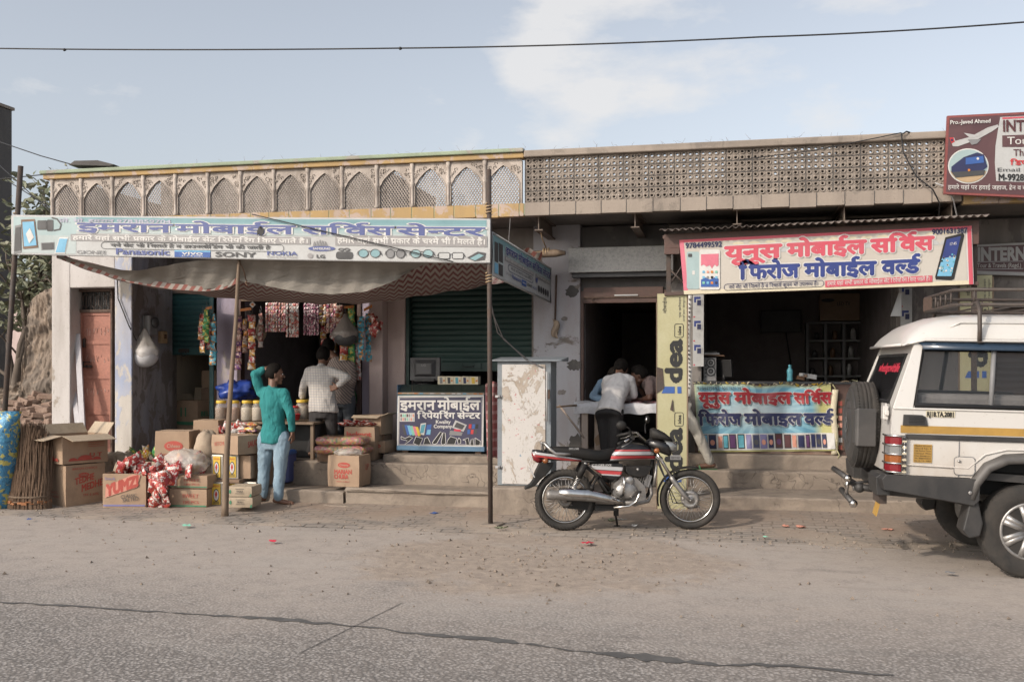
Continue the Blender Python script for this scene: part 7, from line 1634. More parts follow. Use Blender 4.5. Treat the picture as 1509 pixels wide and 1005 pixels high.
def figure(label,J,face,shirt,pants,skin='skin',sleeve='long',up=(0,0,1),waist=.165,hem=.10,hands=None,moustache=False,loc=None,bulk=1.,hairlen=-.62,sandals='brown',pant_r=1.):
 """J: joints in world space; face: direction the face looks"""
 J={k:Vector(v)for k,v in J.items()};o=thing('person',label,'person',loc or(J['anL']+J['anR'])/2-Vector((0,0,.08)));hd=J['head'];f=Vector(face).normalized();u=Vector(up);u=(u-f*u.dot(f)).normalized();s=f.cross(u)
 sh=J['shR']-J['shL'];across=sh.normalized();hipv=(J['hipR']-J['hipL']).normalized();pel=(J['hipL']+J['hipR'])/2;nb=(J['shL']+J['shR'])/2;spine=(nb-pel).normalized();fwd=spine.cross(across)*-1.0
 H=Matrix((s,f,u)).transposed()
 P=lambda x,y,z:hd+H@Vector((x,y,z))
 mb=MB();mb.loft([[P(.077*math.sin(a)*math.cos(b),.012-.006+.096*math.sin(a)*math.sin(b)-.012,.018+.105*-math.cos(a))for b in[2*math.pi*q/20 for q in range(20)]]for a in[.05+(math.pi-.1)*q/14 for q in range(15)]],skin,True)
 cap(mb,P(0,.035,-.045),P(0,.058,-.083),.056,.034,skin);cap(mb,P(-.035,.02,-.055),P(.035,.02,-.055),.035,.035,skin)
 cap(mb,P(0,.088,.012),P(0,.110,-.022),.010,.0155,skin,8);cap(mb,P(-.03,.080,.030),P(.03,.080,.030),.014,.014,skin,8);cap(mb,P(-.018,.088,-.052),P(.018,.088,-.052),.009,.009,skin,7)
 for q in(-1,1):cap(mb,P(q*.078,-.008,.012),P(q*.080,-.004,-.022),.014,.009,skin,8);cap(mb,P(q*.042,.072,-.012),P(q*.038,.075,-.02),.022,.02,skin,8)
 cap(mb,P(0,-.018,-.05),nb+spine*.01,.054,.050,skin);cap(mb,nb-spine*.05,pel,.075,.08,skin)
 for a,b,c in(('shL','elL','wrL'),('shR','elR','wrR')):cap(mb,J[a],J[b],.047*bulk,.038*bulk,skin);cap(mb,J[b],J[c],.037*bulk,.025,skin);cap(mb,nb,J[a],.06,.045,skin)
 for a,b,c,t_ in(('hipL','knL','anL','toL'),('hipR','knR','anR','toR')):cap(mb,J[a],J[b],.075,.052,skin);cap(mb,J[b],J[c],.05,.036,skin);d=(J[t_]-J[c]);cap(mb,J[c]-Vector((0,0,.045))-d*.22,J[t_]+Vector((0,0,.005)),.033,.026,skin);[cap(mb,J[t_]+d.normalized()*.0+Vector((-d.y,d.x,0)).normalized()*w_,J[t_]+d.normalized()*.035+Vector((-d.y,d.x,0)).normalized()*w_-Vector((0,0,.006)),.011,.009,skin,6)for w_ in(-.028,-.012,.004,.022)]
 for k,w in(('L','wrL'),('R','wrR')):
  d,n_,c_=(hands or{}).get(k,(J[w]-J['el'+k],fwd,.5));hand(mb,J[w],d,n_,skin,c_,1 if k=='L' else-1)
 mb.build('body',o,remesh=.0068,smooth_it=3)
 mb=MB();rows=[]
 for i in range(17):
  a=.05+(math.pi-.1)*i/16;row=[]
  for q in range(24):
   b=2*math.pi*q/24;d=Vector((math.sin(a)*math.cos(b),math.sin(a)*math.sin(b),-math.cos(a)));line=hairlen+(.62-hairlen)*max(0,min(1,(d.y+.25)/.95))+.08*math.sin(b*5);k=max(0,min(1,(d.z-line)/.12));g=.93+k*(.185+.05*noise.noise(d*5)+.025*noise.noise(d*14));row.append(P(.080*d.x*g,.099*d.y*g-.008,.018+.108*d.z*g))
  rows.append(row)
 mb.loft(rows,'hair',True);mb.build('hair',o)
 for q in(-1,1):
  e=MB();e.ball(P(q*.031,.082,.008),.0115,'white',8,6);e.ball(P(q*.031,.090,.008),.0062,'black',8,6);e.build('eye',o);e=MB();e.tube([P(q*.016,.098,.028),P(q*.032,.096,.033),P(q*.05,.082,.027)],[.004,.005,.003],'hair',6);e.build('eyebrow',o)
 e=MB();e.tube([P(-.024,.090,-.053),P(0,.099,-.051),P(.024,.090,-.053)],[.003,.005,.003],'maroon',6);e.build('mouth',o)
 if moustache:e=MB();e.tube([P(-.03,.090,-.042),P(0,.102,-.036),P(.03,.090,-.042)],[.004,.008,.004],'hair',6);e.build('moustache',o)
 mb=MB();rings=[]
 low=pel-spine*hem
 for t_,hw,hd_ in((0,waist*1.10,.150),(.16,waist*1.07,.145),(.36,waist*.97,.118),(.58,waist*1.03,.122),(.78,waist*1.10,.120),(.92,waist*1.02,.098),(1.0,waist*.74,.092),(1.06,.07,.065)):
  c=low.lerp(nb+spine*.03,t_);ax=hipv.lerp(across,min(1,t_*1.2)).normalized();w=spine.cross(ax).normalized();rings.append(ellring(c,ax,w,hw*bulk,hd_*bulk))
 mb.loft(rings,shirt,True)
 for a,b,c,k in(('shL','elL','wrL','L'),('shR','elR','wrR','R')):
  cap(mb,nb.lerp(J[a],.5),J[a],.075*bulk,.066*bulk,shirt)
  if sleeve=='long':cap(mb,J[a],J[b],.066*bulk,.055*bulk,shirt);cap(mb,J[b],J[b].lerp(J[c],.86),.054*bulk,.042,shirt)
  elif sleeve=='rolled':cap(mb,J[a],J[b],.067*bulk,.057*bulk,shirt);cap(mb,J[b],J[b].lerp(J[c],.62),.056*bulk,.05,shirt)
  else:cap(mb,J[a],J[a].lerp(J[b],.62),.066*bulk,.064*bulk,shirt)
 cap(mb,nb-spine*.01,nb.lerp(P(0,-.022,-.075),.45),.072,.062,shirt)
 q=mb.build('shirt',o,remesh=.011,smooth_it=6);md=q.modifiers.new('folds','DISPLACE');md.texture=tx;md.strength=.036;md.mid_level=.5;md.texture_coords='LOCAL'
 mb=MB();mb.loft([ellring(pel+spine*z,hipv,spine.cross(hipv).normalized(),w,d_)for z,w,d_ in((.10,.13,.085),(.03,.150,.105),(-.05,.168,.125),(-.12,.15,.11))],pants,True)
 for a,b,c in(('hipL','knL','anL'),('hipR','knR','anR')):cap(mb,J[a],J[b],.095*pant_r,.070*pant_r,pants);cap(mb,J[b],J[b].lerp(J[c],.97),.068*pant_r,.056*pant_r,pants)
 q=mb.build('trousers',o,remesh=.012,smooth_it=5);md=q.modifiers.new('folds','DISPLACE');md.texture=tx;md.strength=.026;md.mid_level=.5;md.texture_coords='LOCAL'
 for a,t_ in(('anL','toL'),('anR','toR')):
  e=MB();c,d=J[a]-Vector((0,0,.085)),J[t_]-Vector((0,0,.032));dd=(d-c);dd.z=0;dd.normalize();w=Vector((-dd.y,dd.x,0));ol=[(-.08,-.035),(0,-.034),(.14,-.05),(.22,-.035),(.235,0),(.22,.03),(.14,.042),(0,.032),(-.08,.035)];base=J[a].copy();base.z=J[t_].z-.045
  e.loft([[base+dd*x+w*y+Vector((0,0,z))for x,y in ol]for z in(0,.016)],sandals,False);tp=base+dd*.12;e.tube([tp+w*-.045+Vector((0,0,.012)),tp+dd*.02+w*-.02+Vector((0,0,.06)),tp+dd*.02+w*.02+Vector((0,0,.06)),tp+w*.042+Vector((0,0,.012))],.009,sandals,6);e.build('sandal',o)
 return o
def J_(**k):return{n:(W(*v)if len(v)==3 and v[0]>20 else Vector(v))for n,v in k.items()}
# man in teal with a hand on his head
j=J_(head=(405,552,10.95),shL=(384,578,10.92),shR=(419,580,10.88),elL=(376,552,10.86),wrL=(391,543,10.90),elR=(428,611,10.86),wrR=(431,637,10.93),hipL=(392,646,10.95),hipR=(416,646,10.93),knL=(389,690,10.98),knR=(413,690,10.90),anL=(387,736,10.98),anR=(410,736,10.84))
j['anL'].z=.13;j['anR'].z=.125;j['toL']=j['anL']+Vector((.05,.14,-.075));j['toR']=j['anR']+Vector((.15,.05,-.075))
figure('man in teal shirt and pale jeans with his left hand on his head',j,(.82,.50,-.05),'teal_cloth','jeans',hem=.045,waist=.155,hands={'L':((.95,.1,.10),(0,.6,-.7),.55),'R':((0,.2,-1),(-1,0,0),.5)},moustache=True,pant_r=1.10,bulk=.95)
# man in checked shirt, back to the road
j=J_(head=(477,526,12.12),shL=(456,548,12.0),shR=(489,548,11.98),elL=(447,570,11.98),wrL=(445,586,12.08),elR=(511,556,11.86),wrR=(497,570,11.86),hipL=(466,604,11.92),hipR=(487,604,11.92),knL=(464,640,11.90),knR=(490,640,11.92),anL=(458,668,11.93),anR=(491,668,11.97))
for k in('anL','anR'):j[k].z=.485+.09
j['toL']=j['anL']+Vector((-.03,.15,-.06));j['toR']=j['anR']+Vector((.04,.15,-.06))
figure('man in checked shirt and dark trousers with one hand on his hip',j,(.05,1,-.15),'plaid_cloth','charcoal_cloth',hem=.04,waist=.178,hands={'L':((0,.4,-.9),(0,1,.2),.6),'R':((-.95,.15,-.2),(0,1,0),.35)},sandals='black',pant_r=1.0)
j=J_(head=(484,513,12.66),shL=(490,536,12.6),shR=(516,538,12.5),elL=(488,562,12.66),wrL=(486,577,12.85),elR=(520,562,12.5),wrR=(514,580,12.7),hipL=(499,588,12.55),hipR=(514,588,12.52),knL=(500,622,12.6),knR=(514,622,12.5),anL=(500,650,12.62),anR=(514,650,12.52))
for k in('anL','anR'):j[k].z=.485+.09
j['toL']=j['anL']+Vector((0,.15,-.06));j['toR']=j['anR']+Vector((.02,.15,-.06))
figure('person in beige striped shirt and dark jeans half hidden behind the checked shirt',j,(-.2,1,-.1),'beige_cloth','dark_jeans',hem=.06,waist=.15)
# men bent over the work table
j=J_(head=(915,544,12.30),shL=(895,560,12.12),shR=(928,560,12.06),elL=(893,578,12.30),wrL=(903,588,12.42),elR=(934,582,12.10),wrR=(919,588,12.28),hipL=(889,605,11.78),hipR=(908,605,11.76),knL=(892,650,11.80),knR=(904,652,11.72),anL=(893,690,11.85),anR=(905,696,11.75))
for k in('anL','anR'):j[k].z=.29
j['toL']=j['anL']+Vector((0,.15,-.06));j['toR']=j['anR']+Vector((.03,.15,-.06))
figure('man in white shirt and black trousers bending over the draped table',j,(.15,.9,-.45),'white_cloth','black_cloth',hem=.07,waist=.152,hands={'L':((.8,.5,0),(0,0,-1),.6),'R':((-.8,.5,.05),(0,0,-1),.6)})
j=J_(head=(942,554,12.38),shL=(955,563,12.52),shR=(957,565,12.24),elL=(953,586,12.55),wrL=(943,574,12.42),elR=(957,586,12.16),wrR=(946,588,12.22),hipL=(998,594,12.50),hipR=(1002,596,12.32),knL=(1000,636,12.58),knR=(1026,634,12.36),anL=(1002,678,12.62),anR=(1047,676,12.46))
for k in('anL','anR'):j[k].z=.40+.085
j['toL']=j['anL']+Vector((-.15,.04,-.055));j['toR']=j['anR']+Vector((-.15,-.02,-.055))
figure('man in brown t-shirt and cream trousers leaning on the table behind the yellow board',j,(-.86,-.05,-.42),'taupe_cloth','cream_cloth',skin='skin_dark',sleeve='short',up=(-.3,0,1),hem=.06,waist=.15,hands={'L':((-.35,-.1,.9),(-.5,0,-.3),.9),'R':((-.95,.1,0),(0,0,-1),.5)},sandals='green',pant_r=1.0)
j=J_(head=(905,556,12.72),shL=(886,566,12.72),shR=(916,566,12.72),elL=(874,584,12.62),wrL=(890,590,12.5),elR=(926,582,12.66),wrR=(916,589,12.5),hipL=(890,606,12.85),hipR=(908,606,12.85),knL=(890,640,12.8),knR=(908,640,12.8),anL=(890,670,12.85),anR=(908,670,12.85))
for k in('anL','anR'):j[k].z=.66
j['toL']=j['anL']+Vector((0,-.15,-.06));j['toR']=j['anR']+Vector((0,-.15,-.06))
jj=dict(j);
for a in('sh','el','wr','hip','kn','an','to'):jj[a+'L'],jj[a+'R']=j[a+'R'],j[a+'L']
figure('person in blue shirt hidden behind the man in white at the table',jj,(.2,-.8,-.55),'blue_cloth','dark_jeans',hem=.06,waist=.15)
# ====== MOTORCYCLE
pm('tyre',(.022,.021,.020),(.06,.052,.045),.9,scale=6,amt=.25,bump=.3);pm('chrome',(.62,.61,.60),(.45,.42,.38),.16,metal=1.,scale=9,amt=.08,bump=.02);pm('alloy',(.40,.39,.38),(.28,.265,.25),.42,metal=.75,scale=10,amt=.2);pm('alloy_dull',(.23,.22,.21),(.15,.135,.12),.55,metal=.5,scale=12,amt=.3)
pm('bike_black',(.008,.008,.009),(.02,.018,.017),.3,scale=6,amt=.1,bump=.02,coat=.2);pm('bike_plastic',(.011,.011,.011),(.026,.023,.021),.6,scale=8,amt=.2,spec=.3);pm('seat_vinyl',(.009,.009,.009),(.017,.015,.014),.6,scale=7,bump=.15,spec=.25);pm('lamp_red',(.20,.012,.018),None,.18,coat=.6,bump=0);pm('lamp_amber',(.27,.085,.02),None,.2,coat=.6,bump=0)
t=NT('lamp_clear');t.b.inputs['Coat Weight'].default_value=.8;t.done('lamp_clear',(.30,.31,.31),.12,.5)
def striped(key,bands,slope=0.):
 t=NT(key);x,y,z=t.sep();v=t.math('ADD',z,t.math('MULTIPLY',x,slope));col=(.007,.007,.008)
 for a,b,c in bands:k=t.math('MULTIPLY',t.math('GREATER_THAN',v,a),t.math('LESS_THAN',v,b));col=t.mix(k,col,c)
 d=t.ramp(t.noise(8,5,.6),.5,.8);col=t.mix(t.math('MULTIPLY',d,.18),col,(.16,.13,.11));t.b.inputs['Coat Weight'].default_value=.25;t.done(key,col,.3)
SV,RD=(.40,.40,.41),(.40,.045,.05)
striped('tank_paint',((.695,.712,SV),(.712,.742,RD),(.752,.785,SV),(.790,.804,RD)),-.0);striped('panel_paint',((.575,.588,SV),(.588,.622,RD),(.628,.664,SV)),.06);striped('cowl_paint',((.825,.845,RD),(.85,.885,SV)),.18);striped('tail_paint',((.698,.718,RD),(.722,.745,SV)),.12)
g0,g1=G(833,783),G(1014,782);hdg=math.atan2(g1.y-g0.y,g1.x-g0.x)
bike=thing('motorcycle','black commuter motorcycle with red and silver stripes parked side-on before the steps','motorcycle',(g0.x,g0.y,.012),0,tilt=(R(-3.5),0,hdg))
def B(zx,zy,y=0.):return Vector(((zx-303)/744,y,(868-zy)/744))
def prof(mb,tab,m,n=18,pw=.75):
 """shell lofted along x from (zx, z_top, z_bottom, half width) stations"""
 rings=[]
 for zx,a,b,hw in tab:
  p,q=B(zx,a),B(zx,b);c,h=(p.z+q.z)/2,(p.z-q.z)/2;r=[]
  for k in range(n):
   t_=2*math.pi*k/n;cy,cz=math.cos(t_),math.sin(t_);r.append(Vector((p.x,hw*math.copysign(abs(cy)**pw,cy),c+h*math.copysign(abs(cz)**pw,cz))))
  rings.append(r)
 mb.loft(rings,m,True)
def bb(mb,*a,**k):return mb.build(*a,**k)
def torus(mb,c,Rm,r1,r2,m,n=40,k=10,M=None,knob=False):
 rows=[]
 for i in range(n):
  a=2*math.pi*i/n;row=[]
  for j in range(k):
   b=2*math.pi*j/k;rr=Rm+r1*math.cos(b);
   if knob and math.cos(b)>.3:rr+=.0055*(1 if(i+(j%2))%2 else-1)
   row.append(Vector(c)+Vector((rr*math.cos(a),r2*math.sin(b),rr*math.sin(a))))
  rows.append(row)
 rows.append(rows[0]);mb.loft(rows,m,not knob,(False,False),M=M)
def bike_wheel(name_,c,hubr,hubm,knob,M=None):
 w=MB();torus(w,c,.226,.013,.024,'chrome',48,8,M)
 ro=bb(w,'wheel',bike,local=True);ty=MB();torus(ty,c,.2685,.0345,.040,'tyre',96 if knob else 56,12,M,knob);bb(ty,'tyre',ro,local=True)
 sp=MB();c=Vector(c)
 for k in range(36):
  a=2*math.pi*k/36;s_=(1,-1)[k%2];b=a+(.45 if(k//2)%2 else-.45);p=c+Vector((.05*math.cos(b),s_*.028,.05*math.sin(b)));q=c+Vector((.216*math.cos(a),s_*.006,.216*math.sin(a)));sp.cyl(p,q,.0026,'alloy',n=4,M=M)
 bb(sp,'spokes',ro,local=True)
 h=MB();MM=(M or Matrix())@Matrix.Translation(c)@Matrix.Rotation(R(90),4,'X');h.lathe([(.022,-.07),(.03,-.05),(hubr,-.045),(hubr,.012),(hubr*.96,.035),(hubr*.70,.050),(hubr*.66,.046),(hubr*.3,.052),(.022,.075),(0,.076)],hubm,28,MM)
 for k in range(6):a=k*math.pi/3;h.cyl(c+Vector((hubr*.82*math.cos(a),-.046,hubr*.82*math.sin(a))),c+Vector((hubr*.82*math.cos(a),-.054,hubr*.82*math.sin(a))),.007,'alloy_dull',n=6,M=M)
 h.cyl(c+Vector((0,-.11,0)),c+Vector((0,.11,0)),.012,'alloy_dull',n=8,M=M);bb(h,'hub',ro,local=True);return ro
bike_wheel('rear',(0,0,.305),.072,'alloy_dull',True)
piv=B(960,260);ax=(B(1235,640)-B(985,290)).normalized();SM=Matrix.Translation(piv)@Matrix.Rotation(R(-9),4,-ax)@Matrix.Translation(-piv)
fc=B(1240,640);bike_wheel('front',fc,.092,'alloy',False,SM)
m=MB()
for s_ in(-1,1):m.cyl(B(975,265,s_*.085),B(1105,480,s_*.085),.0155,'chrome',n=12,M=SM);m.tube([B(1095,465,s_*.085),B(1110,490,s_*.085),B(1190,600,s_*.085),B(1238,645,s_*.085)],[.021,.024,.023,.018],'alloy',12,M=SM)
m.box(B(975,275),(.09,.22,.03),'bike_plastic',(0,R(30),0),M=SM);m.box(B(1010,330),(.08,.21,.025),'alloy_dull',(0,R(30),0),M=SM);bb(m,'fork',bike,local=True)
m=MB();rows=[]
for i in range(25):
 a=R(76+(192-76)*i/24);rr=.318+(.006 if 6<i<20 else 0);rows.append([fc+Vector(((rr+.012*math.cos(b*1.0))*math.cos(a)-0,.058*math.sin(b),(rr+.012*math.cos(b))*math.sin(a)))for b in[R(-90+22.5*k)for k in range(9)]])
m.grid(rows,'bike_plastic',M=SM);m.tube([fc+Vector((.33*math.cos(R(120)),-.062,.33*math.sin(R(120)))),B(1120,500,-.085)],.008,'bike_plastic',6,M=SM);bb(m,'front_mudguard',bike,local=True,solid=.004)
m=MB();prof(m,[(612,350,357,.04),(640,300,357,.095),(690,258,355,.125),(740,226,350,.135),(800,216,347,.14),(860,219,344,.135),(915,240,342,.12),(955,275,345,.09),(982,318,345,.04)],'tank_paint',26,.62);tk=bb(m,'fuel_tank',bike,local=True)
m=MB();m.lathe([(.0,.022),(.03,.022),(.036,.012),(.036,0)],'chrome',18,Matrix.Translation(B(800,228)+Vector((0,0,-.006))));bb(m,'filler_cap',tk,local=True)
m=MB();prof(m,[(150,268,300,.06),(190,246,305,.09),(260,244,315,.115),(390,250,338,.125),(470,262,352,.125),(540,274,360,.12),(610,268,360,.11),(660,258,345,.085),(690,258,320,.05)],'seat_vinyl',20,.55);text(m,lambda u,v,l=1:Vector(((u-303)/744,-.1255,(868+v)/744)),'HERO' if 0 else 'DELUXE',325,-268,400,14,'pale_grey',wt=.02,res=24);bb(m,'seat',bike,local=True)
m=MB();prof(m,[(58,268,300,.05),(90,266,330,.075),(150,274,345,.09),(240,300,352,.095),(340,318,356,.095),(425,335,358,.09)],'tail_paint',18,.6);bb(m,'tail_cowl',bike,local=True)
m=MB();prof(m,[(54,285,310,.03),(66,280,350,.06),(95,285,368,.065),(130,305,365,.055)],'lamp_red',14,.7);bb(m,'tail_lamp',bike,local=True)
m=MB()
for s_ in(-1,1):m.tube([B(140,280,s_*.09),B(128,218,s_*.07),B(150,222,s_*.10),B(190,268,s_*.125),B(225,297,s_*.135),B(290,300,s_*.135),B(350,302,s_*.11)],[.010,.012,.015,.016,.016,.015,.010],'alloy',9)
m.tube([B(128,218,-.07),B(122,216,0),B(128,218,.07)],.012,'alloy',8);bb(m,'grab_rail',bike,local=True)
m=MB();ol=[(110,365),(218,366),(190,420),(160,455),(118,490),(75,538),(30,556),(-2,564),(2,545),(40,520),(62,490),(75,440)];m.prism([((x-303)/744,(868-z)/744)for x,z in ol],-.07,.07,'bike_plastic');bb(m,'rear_mudguard',bike,local=True,bev=.01)
m=MB();m.box(B(66,440)+Vector((-.012,0,0)),(.01,.15,.10),'pale_grey',(0,R(-25),0));bb(m,'number_plate',bike,local=True)
for zx,zy,s_,M_ in((153,350,-.115,None),(153,350,.115,None),(990,268,-.135,SM),(990,268,.135,SM)):
 m=MB();m.ball(B(zx,zy,s_),(.030,.022,.026),'lamp_amber',10,8,M=M_);m.cyl(B(zx,zy,s_*.5),B(zx,zy,s_),.009,'bike_plastic',n=6,M=M_);bb(m,'indicator',bike,local=True)
m=MB();ol=[(490,372),(727,372),(727,410),(715,450),(685,488),(630,492),(585,470),(545,432),(492,400)]
for s_ in(-1,1):m.loft([[Vector(((x-303)/744,s_*y,(868-z)/744))for x,z in ol]for y in(.09,.125)],'panel_paint',False)
text(m,lambda u,v,l=1:Vector(((u-303)/744,-.1275-.001*l,(868+v)/744)),'CD DELUXE',497,-390,640,15,'white',wt=.03,res=24);bb(m,'side_panel',bike,local=True,bev=.012)
m=MB();m.prism([((x-303)/744,(868-z)/744)for x,z in[(750,392),(935,390),(940,410),(905,462),(850,474),(770,455),(750,430)]],-.11,.09,'bike_plastic');m.cyl(B(838,415,-.105),B(838,415,-.118),.014,'alloy',n=14);bb(m,'air_box',bike,local=True,bev=.015)
m=MB();m.ball(B(750,572,-.10),(.112,.045,.085),'alloy',26,12);m.cyl(B(750,572,-.02),B(750,572,-.12),.095,'alloy_dull',n=26);m.prism([((x-303)/744,(868-z)/744)for x,z in[(660,520),(720,470),(830,480),(890,540),(900,640),(820,690),(690,660),(650,590)]],-.10,.10,'alloy_dull')
m.lathe([(.042,0),(.042,.012),(.034,.02),(0,.021)],'alloy',20,Matrix.Translation(B(775,498,-.10))@Matrix.Rotation(R(90),4,'X'))
for k in range(7):a=B(800+k*16,470+k*4);m.box(a+Vector((.02,0,-.02)),(.008,.15,.13),'alloy_dull',(0,R(18),0))
m.box(B(915,500),(.06,.13,.12),'alloy',(0,R(18),0));m.tube([B(900,500,-.03),B(880,470,-.05),B(850,480,-.06)],.02,'bike_plastic',8)
for k in range(6):a=k*1.05;m.cyl(B(750+72*math.cos(a),572+55*math.sin(a),-.1),B(750+72*math.cos(a),572+55*math.sin(a),-.128),.008,'alloy_dull',n=6)
bb(m,'engine',bike,local=True)
m=MB();yq=-.165
m.tube([B(158,597,yq),B(175,597,yq),B(420,606,yq),B(600,632,yq),B(730,658,yq*.95)],[.044,.050,.049,.036,.022],'alloy_dull',16);m.tube([B(725,657,yq*.95),B(850,662,-.12),B(915,650,-.08),B(945,600,-.05),B(940,540,-.03),B(915,505,-.02)],.019,'alloy_dull',10);mf=bb(m,'exhaust',bike,local=True)
m=MB();rows=[]
for zx,zy,r_ in((245,585,.048),(330,589,.056),(470,598,.056),(600,625,.046),(715,652,.028)):c=B(zx,zy,yq);rows.append([c+Vector((0,-r_*math.cos(a),r_*math.sin(a)))for a in[R(-25+15*k)for k in range(9)]])
m.grid(rows,'chrome');bb(m,'heat_shield',mf,local=True,solid=.004)
for s_ in(-1,1):
 m=MB();a,b=B(443,372,s_*.15),B(352,560,s_*.15);m.cyl(a,a.lerp(b,.52),.032,'bike_plastic',n=14);m.cyl(a.lerp(b,.5),b,.013,'chrome',n=8);m.cyl(a.lerp(b,.88),b,.026,'alloy',n=12);sp=[];u=(b-a).normalized();v=u.orthogonal().normalized();w=u.cross(v)
 for k in range(64):t_=k/63;sp.append(a.lerp(b,.52+.34*t_)+(v*math.cos(t_*2*math.pi*6)+w*math.sin(t_*2*math.pi*6))*.026)
 m.tube(sp,.0055,'chrome',5);m.cyl(a-Vector((0,.02,0)),a+Vector((0,.02,0)),.016,'alloy',n=10);bb(m,'shock_absorber',bike,local=True)
m=MB()
for s_ in(-1,1):m.tube([B(310,640,s_*.10),B(480,625,s_*.09),B(640,590,s_*.07)],.018,'bike_plastic',8);m.tube([B(440,380,s_*.1),B(560,480,s_*.09),B(640,580,s_*.08)],.014,'bike_plastic',7);m.tube([B(420,355,s_*.08),B(640,358,s_*.06),B(960,300,s_*.03)],.016,'bike_plastic',8);m.tube([B(660,560,s_*.09),B(610,590,s_*.1),B(540,470,s_*.1)],.012,'bike_plastic',6)
m.tube([B(965,300),B(958,380),B(948,540),B(930,600),B(880,650),B(720,680),B(640,650)],.019,'bike_plastic',9);m.tube([B(985,372,-.06),B(972,470,-.06),B(962,540,-.05)],.013,'alloy',8);m.box(B(400,680),(.30,.05,.09),'bike_plastic',(0,R(6),0));m.box(B(600,700),(.22,.2,.05),'bike_plastic');bb(m,'frame',bike,local=True)
m=MB();m.tube([B(843,578,-.16),B(838,600,-.17),B(815,650,-.165),B(765,682,-.16),B(650,692,-.16)],.011,'chrome',8);m.cyl(B(825,580,-.16),B(855,578,-.17),.012,'bike_plastic',n=8);bb(m,'brake_pedal',bike,local=True)
m=MB();m.tube([B(728,470,-.15),B(732,520,-.155),B(722,600,-.15)],.011,'chrome',8);m.tube([B(722,600,-.15),B(700,612,-.17)],.013,'bike_plastic',8);bb(m,'kick_starter',bike,local=True)
for s_ in(-1,1):m=MB();m.cyl(B(490,545,s_*.12),B(490,545,s_*.2),.02,'bike_plastic',n=10);m.tube([B(545,460,s_*.11),B(500,530,s_*.13),B(482,580,s_*.13)],.012,'bike_plastic',7);bb(m,'footrest',bike,local=True)
m=MB();m.tube([B(672,690,.08),B(690,760,.10),B(706,850,.13)],[.014,.012,.011],'bike_plastic',7);m.box(B(704,846,.135),(.06,.03,.012),'bike_plastic');m.box(B(690,740,.06),(.05,.03,.07),'bike_plastic');bb(m,'side_stand',bike,local=True)
m=MB();hb=[B(750,185,-.36),B(800,165,-.25),B(850,156,-.16),B(912,215,-.07),B(915,225,0),B(912,215,.07),B(850,156,.16),B(800,165,.25),B(750,185,.36)];m.tube(hb,.0115,'chrome',10,M=SM);hbo=bb(m,'handlebar',bike,local=True)
for s_ in(-1,1):
 m=MB();m.tube([B(700,200,s_*.40),B(715,195,s_*.39),B(790,170,s_*.27)],[.012,.018,.017],'bike_plastic',10,M=SM);m.box(B(806,165,s_*.24),(.05,.05,.04),'bike_plastic',M=SM);m.tube([B(812,178,s_*.25),B(770,205,s_*.33),B(730,220,s_*.4)],.006,'alloy',6,M=SM);bb(m,'grip',hbo,local=True)
for c,r_,pts in((B(727,70,-.30),(.05,.02,.045),[B(762,80,-.30),B(785,95,-.28),B(798,120,-.25),B(800,165,-.24)]),(B(935,66,.33),(.022,.05,.042),[B(925,90,.33),B(916,105,.30),B(914,130,.26),B(918,165,.22)])):
 m=MB();m.ball(c,r_,'bike_plastic',16,10,M=SM);m.tube(pts,.007,'bike_plastic',7,M=SM);mi_=bb(m,'mirror',bike,local=True);m=MB();m.ball(c+Vector((-.008 if r_[0]<.03 else 0,-.008 if r_[0]>.03 else 0,0)),(r_[0]*.9,r_[1]*.9,r_[2]*.86),'bike_plastic' if r_[0]>.03 else 'chrome',14,8,M=SM);bb(m,'mirror_glass',mi_,local=True)
m=MB();prof(m,[(912,205,250,.05),(945,190,262,.09),(1000,190,285,.115),(1050,200,305,.12),(1080,215,318,.11),(1098,235,318,.09)],'cowl_paint',20,.65);m.v=[SM@p for p in m.v];cw=bb(m,'headlamp_cowl',bike,local=True)
m=MB();prof(m,[(943,116,185,.05),(965,108,190,.08),(1010,122,196,.10),(1060,150,200,.10),(1108,190,205,.075)],'bike_plastic',16,.7);m.v=[SM@p for p in m.v];bb(m,'windscreen',cw,local=True)
m=MB();prof(m,[(1042,196,275,.085),(1070,192,288,.10),(1110,205,288,.095),(1136,222,278,.07),(1144,240,262,.03)],'lamp_clear',18,.75);m.v=[SM@p for p in m.v];bb(m,'headlamp',cw,local=True)
m=MB();m.box(B(1128,319,-.11),(.105,.006,.046),'grey',(0,0,0),M=SM);m.cyl(B(1080,319,0),B(1128,319,-.105),.008,'bike_plastic',n=6,M=SM);text(m,lambda u,v,l=1:SM@Vector(((u-303)/744,-.1155,(868+v)/744)),'RJ18 CH 5671',1096,-328,1160,16,'black',res=20);bb(m,'number_plate',bike,local=True)
m=MB()
for k in range(3):m.tube([B(950,235,-.03+.03*k),B(1000,330+20*k,-.09),B(1070,520,-.10),B(1110+30*k,660,-.08),B(1190,670,-.06)][:5-k],.005,'black',5,M=SM)
bb(m,'control_cable',bike,local=True)
